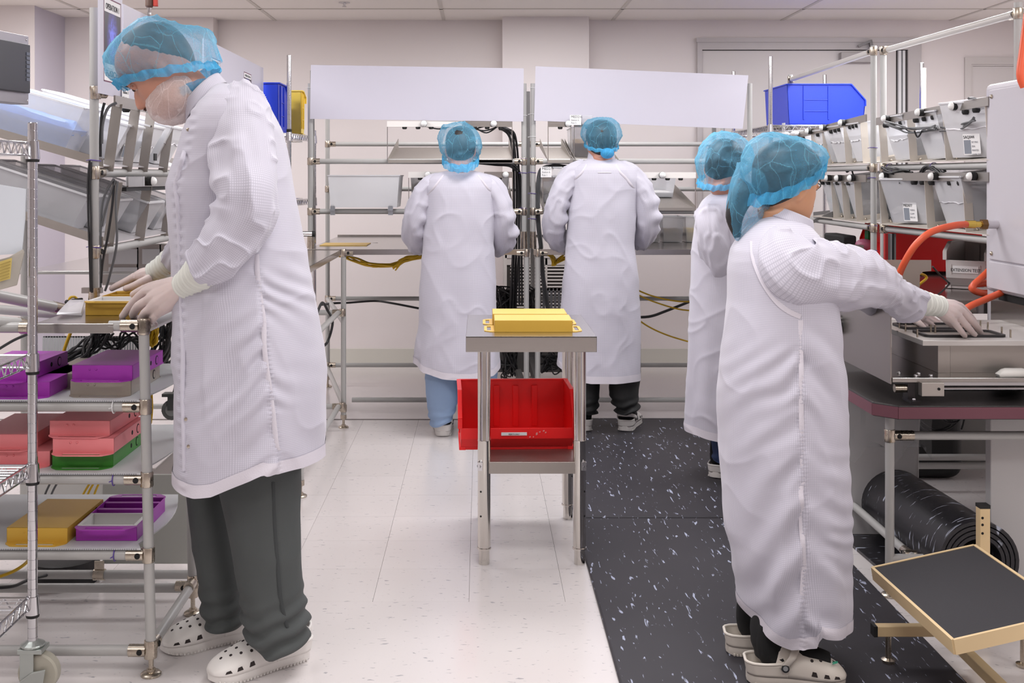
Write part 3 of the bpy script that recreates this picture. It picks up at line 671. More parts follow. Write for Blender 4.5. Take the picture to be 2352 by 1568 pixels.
# red hopper bin under it
def hopper(name, label, m, c, W, D, Hh, lip, rotz=0.0, cat='bin', lab=None, labm=PAPER, ribs=3, group=None, scuff=False):
    """stacking bin: tall back, low front lip, sides cut on a slope, rolled rim, foot flange. Front at -Y"""
    r = thing(name, label, cat, c, group); C = Vector(c); t = .004; a = W/2; b = D/2; zf = .012; fl_ = lip*.62
    def out(y0, z0, ins):                            # side profile as polygon in (y,z)
        return [(-b+.03, z0), (b-.012, z0), (b, Hh), (-b+.08, Hh), (-b-.004+ins, lip+.035), (-b-.004+ins, lip), (-b+.006, .045)]
    mb = MB()
    for s in (-1, 1):                                # sides
        x = s*a; poly = [C+Vector((x, y, z)) for y, z in out(0, zf, 0)]
        mb.prism(poly, (-s*t, 0, 0))
        rim = [(-b-.004, lip), (-b-.004, lip+.035), (-b+.08, Hh), (b, Hh)]
        for (y0, z0), (y1, z1) in zip(rim[:-1], rim[1:]):
            mb.bar(C+Vector((x+s*.003, y0, z0)), C+Vector((x+s*.003, y1, z1)), .016, .007, up=(0, -1, .3))
        for yy in (-.02, b*.55): mb.box(C+Vector((min(x, x+s*.006), yy, .04)), C+Vector((max(x, x+s*.006), yy+.008, Hh-.01)))
        for zz in (Hh*.35, Hh*.62): mb.box(C+Vector((min(x, x+s*.004), -.02, zz)), C+Vector((max(x, x+s*.004), b*.55, zz+.005)))
    mb.hexa([C+Vector(p) for p in [(-a, -b+.03, zf), (a, -b+.03, zf), (a, b-.012, zf), (-a, b-.012, zf), (-a, -b+.03, zf+t), (a, -b+.03, zf+t), (a, b-.012, zf+t), (-a, b-.012, zf+t)]])
    mb.hexa([C+Vector(p) for p in [(-a, b-.012-t, zf), (a, b-.012-t, zf), (a, b-.012, zf), (-a, b-.012, zf), (-a, b-t, Hh), (a, b-t, Hh), (a, b, Hh), (-a, b, Hh)]])
    mb.hexa([C+Vector(p) for p in [(-a, -b+.03, zf), (a, -b+.03, zf), (a, -b+.034, zf+t), (-a, -b+.034, zf+t), (-a, -b+.006, .045), (a, -b+.006, .045), (a, -b+.012, .047), (-a, -b+.012, .047)]])
    mb.hexa([C+Vector(p) for p in [(-a, -b+.004, .045), (a, -b+.004, .045), (a, -b+.010, .045), (-a, -b+.010, .045), (-a, -b-.004, lip), (a, -b-.004, lip), (a, -b+.002, lip), (-a, -b+.002, lip)]])
    mb.box(C+Vector((-a-.004, b-.006, Hh-.004)), C+Vector((a+.004, b+.008, Hh+.003)))
    for i in range(ribs):
        x = -a+W*(.35+.18*i); mb.box(C+Vector((x-.011, b-.02, .03)), C+Vector((x+.011, b-.012, Hh-.02)))
    for s in (-1, 1): mb.box(C+Vector((s*a*.97-.012, -b+.03, 0)), C+Vector((s*a*.97+.012, b-.02, zf)))
    mb.box(C+Vector((-a*.97, -b+.035, 0)), C+Vector((a*.97, -b+.042, zf)))
    build(mb, 'shell', m, r, smooth=0, bevel=.0012)
    if lab:
        wl_, hl, bx_ = lab[1], lab[2], lab[3]
        zc = (.045+lip)/2; sl = Vector((0, -.008, lip-.045)).normalized()
        fr_ = MB(); p0 = C+Vector((bx_, -b, zc))
        R = Vector((1, 0, 0)); n_ = R.cross(sl)
        q = build(MB().hexa([p0+n_*(.002+k)+R*sx_*wl_/2+sl*sz*hl/2 for k in (0, .0006) for sx_, sz in ((-1, -1), (1, -1), (1, 1), (-1, 1))]), 'label', labm, r, smooth=0)
        text(lab[0], 'lettering', p0+n_*.0032-sl*hl*.28, hl*.62, INK, q, R, sl, 'CENTER', .8)
        for sx_ in (-1, 1): fr_.bar(p0+n_*.001+R*sx_*(wl_/2+.006)-sl*.02, p0+n_*.001+R*sx_*(wl_/2+.006)+sl*.02, .003, .003, up=n_)
        build(fr_, 'label_rail', m, r, smooth=0)
    if scuff:
        rs_ = random.Random(2); sl = Vector((0, -.008, lip-.045)).normalized(); mb = MB(); R = Vector((1, 0, 0)); n_ = R.cross(sl)
        for i in range(9):
            p0 = C+Vector((.055+rs_.uniform(-.012, .05), -b-.001, (.045+lip)/2+rs_.uniform(-.012, .018))); s1, s2 = rs_.uniform(.001, .004), rs_.uniform(.002, .006)
            mb.hexa([p0+n_*(.0008+k)+R*u_*s1+sl*v_*s2 for k in (0, .0004) for u_, v_ in ((-1, -1), (1, -.6), (.8, 1), (-1, .4))])
        q = build(mb, 'scuff_mark', mat('scuff_pale', (236, 160, 156), .6), r, smooth=0); q['kind'] = 'stuff'
    r.rotation_euler = (0, 0, rotz)
    return r
hopper('hopper_bin', 'large red hopper bin labelled REJECTS ONLY on the lower shelf of steel stand', RED, (.128, 4.19, .357), .405, .30, .205, .085, .035, lab=('REJECTS ONLY', .092, .012, -.012), scuff=True)
ZL = .949
# ---------------------------------------------------------------- left workbench with three shelves
YL, YLb = 3.036, 3.46
xL = -.896
def P2(px, py): return P(px, py, YL)
lb = thing('pipe_workbench', 'near left pipe workbench with three shelves of coloured trays, in front of the bald worker', 'workbench', (-1.1, 3.3, 0))
build(MB().box((-1.2, YL-.012, ZL-.003), (-.905, 4.62, ZL)).box((-1.2, YL-.014, ZL-.026), (-.985, YL-.012, ZL)).box((-.907, YL+.02, ZL-.03), (-.905, 4.62, ZL)), 'worktop', STEEL, lb, smooth=0, bevel=.0012)
a0, a1 = P(330, 745, YL), P(347, 1548, YL)
build(MB().tube([a0, (a1.x, YL, .06)], RP, 14), 'leg', PIPE, lb); foot(lb, (a1.x, YL, 0), .075)
b0, b1 = Vector((-.902, YLb, .93)), Vector(((443-CX)*YLb/F, YLb, 0))
build(MB().tube([b0, b1+Vector((0, 0, .06))], RP, 14), 'leg', PIPE, lb); foot(lb, b1, .075)
def postx(z): return a1.x+(a0.x-a1.x)*(z-a1.z)/(a0.z-a1.z)
for i, py in enumerate((933, 1100, 1273, 1493)):
    z = P(0, py, YL).z
    pipe((-2.1, YL, z), (postx(z)-.02, YL, z), lb); joint(lb, (postx(z), YL, z), branch=(-1, 0, 0), L=.058)
z = P(0, 748, YL).z
pipe((-1.0, YL, z), (postx(z)-.02, YL, z), lb); joint(lb, (postx(z), YL, z), branch=(-1, 0, 0), L=.06); joint(lb, (postx(z), YL, z-.003), branch=(0, 1, 0), L=.05)
pipe((postx(z), YL, z), (-.902, 4.6, z), lb)
pipe((postx(.07), YL, .075), (b1.x, YLb, .095), lb); joint(lb, (b1.x, YLb, .085), branch=(-1, 0, 0)); joint(lb, (b1.x, YLb, .1), branch=(0, -1, 0)); joint(lb, (postx(.07), YL, .075), branch=(0, 1, 0), face=(1, 0, 0))
pipe((-2.1, YLb, .08), (b1.x, YLb, .08), lb)
pipe((-2.1, 3.6, .072), (-.93, 3.6, .072), lb); build(MB().tube([(-1.235, 3.6, .072), (-1.20, 3.6, .072)], .018, 12).box((-1.233, 3.597, .08), (-1.203, 3.603, .115)), 'pipe_clip', NICK, lb)
SH = []
for i, (py, yb_) in enumerate(((917, 3.62), (1084, 3.62), (1256, 3.54))):
    z = P(0, py, YL).z; SH.append(z)
    poly = [(-2.1, YL-.012), (-.912, YL-.012)]
    for k in range(9):
        t = k/8*math.pi/2; poly.append((-.93+.035*math.sin(t*2)-.02*k/8+(.012 if i < 2 else 0), YL+.03+(yb_-YL-.03)*k/8))
    poly += [(-2.1, yb_)]
    build(MB().prism([(x, y, z-.004) for x, y in poly], (0, 0, .004)), 'shelf_sheet', CORR, lb, smooth=0)
    n = 88; mb = MB()
    for k in range(n): x = -1.45+.53*k/n; mb.box((x, YL-.0135, z-.0035), (x+.0028, YL-.012, z-.0005))
    q = build(mb, 'flute', GREYINK, lb, smooth=0); q['kind'] = 'stuff'
ties([(P(262, 1100, YL), .017, (1, 0, 0)), (P(265, 1273, YL), .017, (1, 0, 0))], 'cable_tie', 'purple cable tie around a front shelf rail of near left bench', PURPLE_TIE, 'purple ties on the shelf rails')
ties([(P(262, 933, YL), .018, (1, 0, 0))], 'cable_tie', 'white cable tie around the top shelf rail of near left bench', WHITE_TIE)
Yf = YL+.045
def tx(px, Y): return (px-CX)*Y/F
s1, s2, s3 = SH
L2 = .1375
def put(px_l, Yfront, z, label, m, up=True, rz=0.0, **kw):
    x = tx(px_l, Yfront)+.084
    return tray(label, m, (x, Yfront+.036+.1375, z), rz, up, **kw)
put(150, YL+.02, s1, 'bare metal tray under the purple tray, right stack of the top left shelf', SILV)
put(156, YL+.02, s1+.042, 'purple tray upside down on a bare metal tray, right stack of top left shelf', PURP, rz=-.02)
put(-40, YL+.0, s1, 'lower purple tray of the left stack on the top left shelf', PURP)
put(-88, YL+.0, s1+.042, 'upper purple tray of the left stack on the top left shelf', PURP, rz=-.04)
put(88, YL+.13, s1, 'bare metal tray set back between the two stacks on top left shelf', SILV, True)
put(108, YL+.02, s2, 'green tray at the bottom of the pink stack on middle left shelf', GREEN)
put(109, YL+.0, s2+.042, 'pink tray between green tray and top pink tray on middle left shelf', SALM)
put(104, YL+.03, s2+.084, 'topmost pink tray over the green one on middle left shelf', SALM, rz=-.02)
put(-38, YL+.03, s2, 'lower pink tray of the left pair on middle left shelf', SALM)
put(-74, YL+.05, s2+.042, 'upper pink tray of the left pair on middle left shelf', SALM, rz=.0)
put(4, YL+.0, s3, 'gold tray upside down on the lowest left shelf', GOLD, rz=-.02)
put(163, YL+.015, s3, 'open purple tray with white insert on the lowest left shelf', PURP, False, insert=True, divs=(.03, .095), holes=False)
# worked tray, on the bench top
tray('open gold tray with white insert held by the bald worker', GOLD, (tx(190, 3.18)+.084, 3.205+.13, ZL), 0.0, False, insert=True, divs=(.02, .075), holes=False, L=.27)
pn = build(MB().box(P(238, 1292, 3.85), P(436, 1090, 3.84)), 'partition_board', mat('panel_grey', (164, 164, 158), .5), None, smooth=0); tag(pn, 'plain grey board standing behind the lowest left shelf', 'panel')
pn.data.transform(Matrix.Translation((0, 0, -.0)))
o = build(MB().box(P(58, 1140, 3.95), P(236, 1080, 3.9)), 'white_box', mat('white_box_m', (214, 212, 208), .5), None, bevel=.004); tag(o, 'white box seen between the middle and lowest left shelf', 'box')
o = build(MB().lathe(P(150, 1330, 3.75), [(-.02, .10), (.0, .11), (.075, .11), (.08, .09)], n=24), 'cable_reel', mat('reel_black', (26, 26, 28), .5), None); tag(o, 'black round cable reel on the floor under the left bench', 'reel')
for i, (a, b_, m_) in enumerate([((100, 1145), (115, 1110), CABLEG), ((116, 1140), (132, 1108), CABLEG), ((186, 1145), (206, 1110), YELLOW), ((198, 1143), (216, 1108), YELLOW), ((214, 1143), (228, 1108), YELLOW)]):
    cable([P(a[0], a[1], 3.7), P((a[0]+b_[0])/2-1, (a[1]+b_[1])/2, 3.7), P(*b_, 3.7)], .0035, 'cable', ['left grey', 'right grey', 'left yellow', 'middle yellow', 'right yellow'][i]+' cable hanging between middle and lowest left shelf', m_)
cable([P(-20, 1330, 3.3), P(30, 1312, 3.35), P(62, 1290, 3.4), P(80, 1262, 3.5)], .005, 'yellow_cable', 'yellow cable hanging at the far left under the lowest shelf', YELLOW)
cable([P(-20, 1350, 3.3), P(30, 1346, 3.35), P(64, 1332, 3.45), P(110, 1320, 3.6)], .005, 'black_cable', 'black cable on the floor at the far left under the bench', CABLE)
# cable basket and looms under the worktop
wbk = thing('wire_basket', 'pale slotted cable basket under the near left worktop', 'basket', P(210, 850, 3.75))
BK = mat('basket_white', (196, 198, 200), .4)
def slotted(a, b_, n, Y):
    A, B = P(a[0], a[1], Y), P(b_[0], b_[1], Y); mb = MB()
    for i in range(n):
        x = A.x+(B.x-A.x)*i/(n-1); mb.box((x-.0035, Y, B.z), (x+.0035, Y+.003, A.z))
    mb.box((A.x, Y, A.z-.004), (B.x, Y+.004, A.z)).box((A.x, Y, B.z), (B.x, Y+.004, B.z+.006)); return mb
build(slotted((100, 772), (330, 832), 38, 3.75), 'rear_mesh', BK, wbk, smooth=0)
A, B = P(100, 848, 3.62), P(330, 848, 3.62)
mb = MB().box((A.x, 3.62, A.z), (B.x, 3.75, A.z+.003))
for i in range(34): x = A.x+(B.x-A.x)*i/33; mb.box((x-.003, 3.617, A.z), (x+.003, 3.62, A.z+.035))
build(mb, 'front_rim', BK, wbk, smooth=0)
rs = random.Random(21)
def arc_loom(label, pts, n, sp, r, m, seed):
    rs_ = random.Random(seed); return bundle([[Vector(p)+Vector((rs_.uniform(-sp, sp), rs_.uniform(-sp, sp), rs_.uniform(-sp, sp))) for p in pts] for _ in range(n)], r, 'cable_loom', label, m)
arc_loom('thick dark cable loom hanging left under the near left worktop', [P(250, 764, 3.6), P(215, 790, 3.6), P(160, 812, 3.58), P(118, 850, 3.56), P(100, 885, 3.55)], 12, .022, .004, CABLE, 1)
arc_loom('dark cable loom dropping behind the purple trays', [P(215, 762, 3.55), P(205, 790, 3.55), P(190, 830, 3.55), P(180, 862, 3.55)], 9, .02, .0042, CABLE, 2)
arc_loom('grey cable loom sweeping down beside the white coat front', [P(402, 700, 3.7), P(388, 740, 3.7), P(372, 790, 3.72), P(350, 835, 3.75), P(330, 860, 3.75)], 14, .026, .0042, CABLE, 3)
arc_loom('second dark cable loom against the white coat front', [P(412, 730, 3.8), P(400, 775, 3.8), P(385, 820, 3.8), P(368, 850, 3.8)], 12, .026, .0042, CABLE, 7)
arc_loom('dark cable loom crossing right under the near left worktop', [P(225, 762, 3.65), P(260, 795, 3.65), P(300, 770, 3.65), P(330, 800, 3.66)], 8, .025, .0035, CABLE, 4)
hank('coiled yellow cable hanging behind the front leg of left bench', [P(350, 742, 3.6), P(344, 765, 3.6), P(346, 790, 3.6), P(354, 786, 3.6), P(358, 760, 3.6), P(350, 744, 3.6)], 7, .008, 22)
cable([P(162, 764, 3.5), P(152, 790, 3.5), P(145, 812, 3.5)], .0055, 'yellow_cable', 'yellow cable dropping left of the purple trays', YELLOW)
cable([P(348, 905, 3.5), P(349, 940, 3.5), P(346, 972, 3.5)], .004, 'yellow_cable', 'thin yellow cable behind the front leg below the top shelf', YELLOW)
cable([P(-10, 806, 3.6), P(30, 782, 3.6), P(62, 768, 3.6)], .0045, 'black_cable', 'single black cable slanting at the far left below the worktop', CABLE)
cable([P(405, 850, 3.8), P(402, 880, 3.8), P(396, 905, 3.8), P(372, 945, 3.8)], .003, 'black_cable', 'thin black cable beside the small castor', CABLE)
# black castor of another cart glimpsed behind the coat
cs = thing('castor_wheel', 'small grey castor behind the white coat, above the middle left shelf', 'wheel', P(395, 940, 3.75))
c = P(396, 940, 3.75)
build(MB().lathe(c-Vector((0, .012, 0)), [(0, .028), (.003, .034), (.021, .034), (.024, .028)], (0, 1, 0), 20), 'tyre', mat('castor_grey', (96, 98, 96), .5), cs)
build(MB().lathe(c-Vector((0, .014, 0)), [(0, .02), (.028, .02)], (0, 1, 0), 16), 'hub', mat('castor_hub', (132, 134, 132), .5), cs)
build(MB().box(c+Vector((-.012, -.016, .0)), c+Vector((.012, -.013, .055))).box(c+Vector((-.03, -.02, .045)), c+Vector((.03, .02, .055))), 'fork', mat('castor_fork', (70, 72, 72), .4), cs, smooth=0)
# small things on the worktop: bagged parts, cable end, clip
o = build(MB().hexa([P(130, 722, 3.15), P(188, 724, 3.18), P(196, 694, 3.42), P(160, 694, 3.45), P(132, 717, 3.16), P(186, 718, 3.18), P(194, 688, 3.42), P(160, 688, 3.45)]), 'plastic_bag', CLEAR, None, smooth=0); tag(o, 'flat clear plastic bag beside the gold tray on left worktop', 'bag')
lt = thing('cable_lead', 'yellow lead with black plug on the left worktop by the bag', 'cable', P(165, 690, 3.5))
build(MB().tube(cat_rom([P(158, 690, 3.5), P(162, 683, 3.5), P(172, 682, 3.52), P(180, 690, 3.52)], 5), .004, 8), 'lead', YELLOW, lt)
build(MB().bar(P(164, 691, 3.5), P(190, 688, 3.52), .012, .012), 'plug', BLACK, lt, bevel=.002); build(MB().sphere(P(154, 694, 3.48), .008, 10, 6), 'plug_end', BLACK, lt)
# far left pipe frame
pf = thing('pipe_stand', 'grey pipe stand at the far left edge, behind the chrome shelf post', 'frame', P(20, 745, 3.3))
pipe(P(-60, 668, 3.1), P(128, 706, 3.35), pf, .0165); build(MB().tube([P(118, 704, 3.34), P(150, 711, 3.37)], [.0175, .0175], 12), 'joint', NICK, pf)
pipe(P(-60, 706, 3.4), P(140, 722, 3.45), pf, .0145); pipe(P(-60, 733, 3.0), P(45, 743, 3.08), pf, .0155); build(MB().tube([P(38, 742, 3.08), P(62, 747, 3.1)], .017, 12), 'joint', NICK, pf)
pipe(P(-80, 752, 3.05), P(62, 752, 3.05), pf, .0145); build(MB().tube([P(47, 752, 3.05), P(66, 752, 3.05)], .0165, 12), 'joint', NICK, pf)
pipe((-1.72, 4.25, .0), (-1.72, 4.25, 1.45), pf, .0142)
# ---------------------------------------------------------------- left flow rack
YR0 = 3.5; XR = -1.2
area('rack_lamp', (-1.42, 4.15, 2.22), 1.1, .09, 13, (.96, .97, 1), (0, .12, math.pi/2))
rk = thing('flow_rack', 'tall pipe rack rising from the near left bench, carrying white boards and bins', 'rack', (-1.45, 4.0, 0))
for (x, y, z0, z1) in ((XR, YR0, ZL-.02, 1.868), (XR, 4.62, ZL-.02, 1.868), (XR, 5.95, ZL-.02, 1.868), (-1.85, 4.62, 0, 1.6)):
    build(MB().tube([(x, y, z0), (x, y, z1)], RP, 14), 'upright', PIPE, rk)
build(MB().tube([(XR, YR0, ZL), (XR, YR0, ZL+.05)], [.0185, .0165], 12), 'socket', NICK, rk)
for z in (1.356, 1.11):
    pipe((XR, YR0, z), (XR, 5.95, z), rk); joint(rk, (XR, YR0, z), branch=(0, 1, 0), face=(1, 0, 0), L=.07)
joint(rk, P(219, 213, YR0), branch=(.6, .8, 0), face=(1, -.3, 0), L=.036)
# chute plates sloping down toward the worker
def rack_plate(ya, yb_, zl, slope, depth, label):
    r = thing('rack_chute', label, 'shelf', (XR, ya, zl))
    f = lambda d: (XR+.015-d, zl+slope*d)
    (xa, za), (xb_, zb) = f(0), f(depth)
    build(MB().hexa([(xa, ya, za), (xa, yb_, za), (xb_, yb_, zb), (xb_, ya, zb), (xa, ya, za+.003), (xa, yb_, za+.003), (xb_, yb_, zb+.003), (xb_, ya, zb+.003)]), 'plate', mat('plate_pale', (206, 202, 204), .35, .3), r, smooth=0)
    for y in (ya, yb_):
        build(MB().hexa([(xa, y-.001, za-.004), (xa, y+.001, za-.004), (xb_, y+.001, zb-.004), (xb_, y-.001, zb-.004), (xa, y-.001, za+.024), (xa, y+.001, za+.024), (xb_, y+.001, zb+.024), (xb_, y-.001, zb+.024)]), 'edge_rail', STEELD, r, smooth=0)
    return r
r1 = rack_plate(3.54, 4.58, 1.376, .29, .55, 'upper sloping chute of the left rack, holding the blue filled bin')
r2 = rack_plate(3.54, 4.58, 1.13, .33, .55, 'lower sloping chute of the left rack, holding clear bins')
def strap(r, y, zb, zt, out, wd=.03, name='strap', x=XR+.016, sg=1):
    a, b_ = x-sg*wd*.7, x+sg*wd*.3
    return build(MB().hexa([(a, y, zb), (b_, y, zb), (b_, y+.003, zb), (a, y+.003, zb), (a+out, y, zt), (b_+out, y, zt), (b_+out, y+.003, zt), (a+out, y+.003, zt)]), name, STEELD, r, smooth=0)
for y in (3.6, 3.79, 3.97, 4.22): strap(r1, y, 1.36, 1.575, .03, .034)
for y in (3.6, 3.93, 4.25): strap(r2, y, 1.12, 1.325, .03, .034)
br1 = build(MB().box((XR+.044, 3.55, 1.565), (XR+.05, 4.4, 1.6)), 'sensor_bar', STEELD, r1, smooth=0)
for y in (3.62, 3.72, 3.82): build(MB().lathe((XR+.03, y, 1.572), [(0, .014), (-.01, .014), (-.016, .01)], n=10), 'sensor', BLACK, br1)
br2 = build(MB().box((XR+.05, 3.66, 1.31), (XR+.056, 4.5, 1.342)), 'sensor_bar', STEEL, r2, smooth=0)
bulb(br2, (XR+.05, 3.88, 1.328), (1, 0, 0), .016); bulb(br2, (XR+.05, 4.3, 1.328), (1, 0, 0), .016)
build(MB().box((XR+.03, 3.66, 1.296), (XR+.05, 4.45, 1.309)), 'sensor_strip', BLACK, br2, smooth=0)
o = build(MB().box(P(291, 427, 3.66), P(330, 405, 3.65)), 'plastic_pouch', CLEAR, None, smooth=0); tag(o, 'clear empty label pouch below the middle pipe of left rack', 'pouch')
o = build(MB().box((XR+.052, 3.955, 1.40), (XR+.056, 3.985, 1.425)), 'sensor_block', BLACK, None, smooth=0); tag(o, 'black sensor block wired to a steel strap of left rack', 'sensor')
# bins in the rack (long side toward the aisle viewer)
BLUEP = mat('blue_caps', (60, 140, 230), .5, var=30, vscale=18); PALEP = mat('pale_parts', (236, 234, 238), .6, var=8, vscale=14)
def rack_bin(label, xf, yc, zf, L, W_, h, ang, m, fill=None, fh=.5, card=None):
    r = clear_bin(label, (0, 0, 0), W_, L, h, (0, 0, 0), m, fill, None, .88, True, fh=fh)
    if card:
        q = build(MB().box((-.032, -L/2*.93-.004, .016), (.032, -L/2*.93-.0025, .076)), 'card', PAPER, r, smooth=0)
        build(MB().box((-.03, -L/2*.93-.0045, .018), (-.006, -L/2*.93-.004, .058)), 'photo', mat('card_photo', (140, 146, 156), .6), q, smooth=0)
        text(card[0], 'lettering', (-.029, -L/2*.93-.005, .062), .013, INK, q, sx=.85)
        for i, t in enumerate(card[1:]): text(t, 'lettering', (-.002, -L/2*.93-.005, .046-.014*i), .009, GREYINK, q, sx=.8)
    a = math.atan(ang)
    # front (-Y of the bin) turned to +X, tipped down toward the aisle
    r.rotation_euler = Euler((a, 0, math.pi/2), 'XYZ')
    r.rotation_mode = 'XYZ'
    M_ = Matrix.Rotation(math.pi/2, 4, 'Z') @ Matrix.Rotation(a, 4, 'X')
    r.rotation_euler = M_.to_euler()
    back = M_ @ Vector((0, -L/2*.9, 0))
    r.location = Vector((xf, yc, zf))-back
    return r
def zc(x, zl, sl): return zl+sl*(XR+.015-x)+.006
rack_bin('clear bin of blue caps on the upper left rack chute', -1.325, 3.66, zc(-1.325, 1.376, .29), .46, .15, .15, .29, CLEAR, BLUEP, .62)
rack_bin('frosted white bin with MED040 card, second on the upper left chute', -1.235, 3.85, zc(-1.235, 1.376, .29), .5, .18, .13, .29, CLEARW, PALEP, .6, card=('MED040', 'FILTER, 0.2', 'MICRON'))
rack_bin('frosted white bin, third on the upper left rack chute', -1.225, 4.06, zc(-1.225, 1.376, .29), .5, .18, .14, .29, CLEARW, PALEP, .7)
rack_bin('white bin nearest the worker chin on the upper left rack chute', -1.215, 4.30, zc(-1.215, 1.376, .29), .5, .22, .15, .29, CLEARW, PALEP, .85)
rack_bin('ribbed clear bin at the near end of lower left rack chute', -1.30, 3.64, zc(-1.30, 1.13, .33), .42, .13, .12, .33, CLEAR, None)
rack_bin('second clear bin on the lower left rack chute, with plastic film', -1.255, 3.80, zc(-1.255, 1.13, .33), .42, .14, .12, .33, CLEAR, mat('film_parts', (206, 200, 204), .4), .4)
rack_bin('clear bin of grey fittings on the lower left rack chute', -1.215, 4.02, zc(-1.215, 1.13, .33), .42, .2, .12, .33, CLEAR, mat('fittings', (186, 186, 190), .5, var=40, vscale=30), .35)
rack_bin('clear bin farthest along the lower left rack chute', -1.215, 4.28, zc(-1.215, 1.13, .33), .42, .2, .12, .33, CLEAR, MATS['fittings'], .4)
# cables down the tall upright
cable([P(240, 236, 3.52), P(234, 262, 3.52), P(231, 310, 3.52), P(231, 360, 3.52)], .0045, 'black_cable', 'black cable curving off the left board down the tall rack upright', CABLE)
cable([P(268, 236, 3.54), P(248, 248, 3.53), P(236, 285, 3.52), P(234, 330, 3.52)], .0045, 'grey_cable', 'grey cable beside the black one under the left board', CABLEG)
for i, pts in enumerate([[(206, 368), (202, 420), (203, 500), (206, 590), (208, 670)], [(209, 372), (207, 430), (209, 510), (210, 600), (211, 672)]]):
    cable([P(a, b_, 3.48) for a, b_ in pts], .0035, 'black_cable', ('left' if i == 0 else 'right')+' of two black cables tied along the tall rack upright', CABLE)
for i, pts in enumerate([[(262, 410), (244, 440), (234, 475), (231, 540), (231, 660)], [(266, 414), (252, 450), (240, 490), (234, 520)], [(262, 416), (258, 470), (248, 540), (236, 600), (232, 650)], [(270, 416), (266, 470), (268, 560), (250, 640), (241, 668)]]):
    cable([P(a, b_, 3.54) for a, b_ in pts], .004, 'grey_cable', ['first', 'second', 'third', 'longest'][i]+' grey cable fanning out below the middle pipe of left rack', CABLEG if i != 2 else CABLE)
ties([(P(219, y, YR0), .0165, (.12, 0, 1)) for y in (368, 567)], 'cable_tie', 'purple cable tie around the tall left rack upright', PURPLE_TIE, 'purple ties on tall left upright')
# white boards along the rack with their printed signs
XB = XR+.03
def side_board(ya, yb_, z0, z1, x, label):
    r = thing('header_board', label, 'board', (x, ya, z0))
    build(MB().box((x-.006, ya, z0), (x, yb_, z1)), 'panel', WHITE, r, smooth=0); return r
XBO = -1.16
def ypx(px, x=XBO): return x*F/(px-CX)
n1 = side_board(ypx(229), ypx(281), 1.598, 1.93, XBO, 'nearest white board on the left rack, with the FUSION sign')
n2 = side_board(ypx(283), ypx(459), 1.60, 1.905, XBO, 'middle white board on the left rack, partly behind the blue hair net')
n3 = side_board(ypx(468), ypx(605), 1.60, 1.925, XBO, 'far white board on the left rack with two OPERATION signs')
MAROON = mat('sign_border', (112, 52, 84), .5)
def xray_mat():
    m = mat('scan_print', (38, 30, 52), .4); nt = m.node_tree; N = nt.nodes; L = nt.links
    tc = N.new('ShaderNodeTexCoord'); g = N.new('ShaderNodeTexGradient'); g.gradient_type = 'SPHERICAL'; mp = N.new('ShaderNodeMapping')
    mp.inputs['Location'].default_value = (0, -1.3, -.75); mp.inputs['Scale'].default_value = (0, 2.6, 1.5)
    L.new(tc.outputs['Generated'], mp.inputs[0]); L.new(mp.outputs[0], g.inputs[0])
    nz = N.new('ShaderNodeTexNoise'); nz.inputs['Scale'].default_value = 9; L.new(tc.outputs['Generated'], nz.inputs['Vector'])
    mu = N.new('ShaderNodeMath'); mu.operation = 'MULTIPLY'; L.new(g.outputs[1], mu.inputs[0]); L.new(nz.outputs[0], mu.inputs[1])
    cr = N.new('ShaderNodeValToRGB'); cr.color_ramp.elements[0].color = rgb((44, 34, 52)); cr.color_ramp.elements[1].position = .45; cr.color_ramp.elements[1].color = rgb((120, 130, 250))
    e = cr.color_ramp.elements.new(.15); e.color = rgb((66, 58, 130))
    L.new(mu.outputs[0], cr.inputs[0]); L.new(cr.outputs[0], N['Principled BSDF'].inputs['Base Color'])
    return m
SCAN = xray_mat()
def op_sign(parent, ya, yb_, z0, z1, head, foot_=None):
    x = XBO+.0006
    r = build(MB().box((x-.0005, ya, z0), (x, yb_, z1)), 'printed_sign', PAPER, parent, smooth=0)
    wd, ht = yb_-ya, z1-z0; e = .004
    build(MB().box((x, ya, z0), (x+.0003, ya+e, z1)).box((x, yb_-e, z0), (x+.0003, yb_, z1)).box((x, ya, z0), (x+.0003, yb_, z0+e)).box((x, ya, z1-e), (x+.0003, yb_, z1)), 'border', MAROON, r, smooth=0)
    zb = z0+ht*(.22 if foot_ else .03); zt = z1-ht*.17
    build(MB().box((x, ya+e, zb), (x+.0004, yb_-e, zt)), 'picture', SCAN, r, smooth=0)
    text(head, 'lettering', (x+.0008, (ya+yb_)/2, z1-ht*.135), ht*.10, INK, r, (0, 1, 0), (0, 0, 1), 'CENTER', wd/(ht*.10*.62*len(head))*.86)
    if foot_: text(foot_, 'lettering', (x+.0008, (ya+yb_)/2, z0+ht*.07), ht*.105, INK, r, (0, 1, 0), (0, 0, 1), 'CENTER', wd/(ht*.105*.62*len(foot_))*.86)
op_sign(n1, ypx(238), ypx(277), 1.638, 1.90, 'OPERATION 1', 'FUSION')
op_sign(n3, ypx(483), ypx(505), 1.69, 1.86, 'OPERATION 3')
op_sign(n3, ypx(560), ypx(577), 1.70, 1.86, 'OPERATION 4')
cd = thing('label_card', 'white card reading MED047 Station 3 Pick 1 below the FUSION board', 'label', (XBO, ypx(278), 1.6))
ya, yb_ = ypx(277), ypx(293); zz = 1.585
build(MB().box((XBO+.004, ya, zz), (XBO+.005, yb_, zz+.066)), 'card', PAPER, cd, smooth=0)
for i, t in enumerate(('MED047', 'Station 3', 'Pick 1')): text(t, 'lettering', (XBO+.0056, ya+.008, zz+.048-.02*i), .019 if i == 0 else .014, INK, cd, (0, 1, 0), (0, 0, 1), sx=1.1)
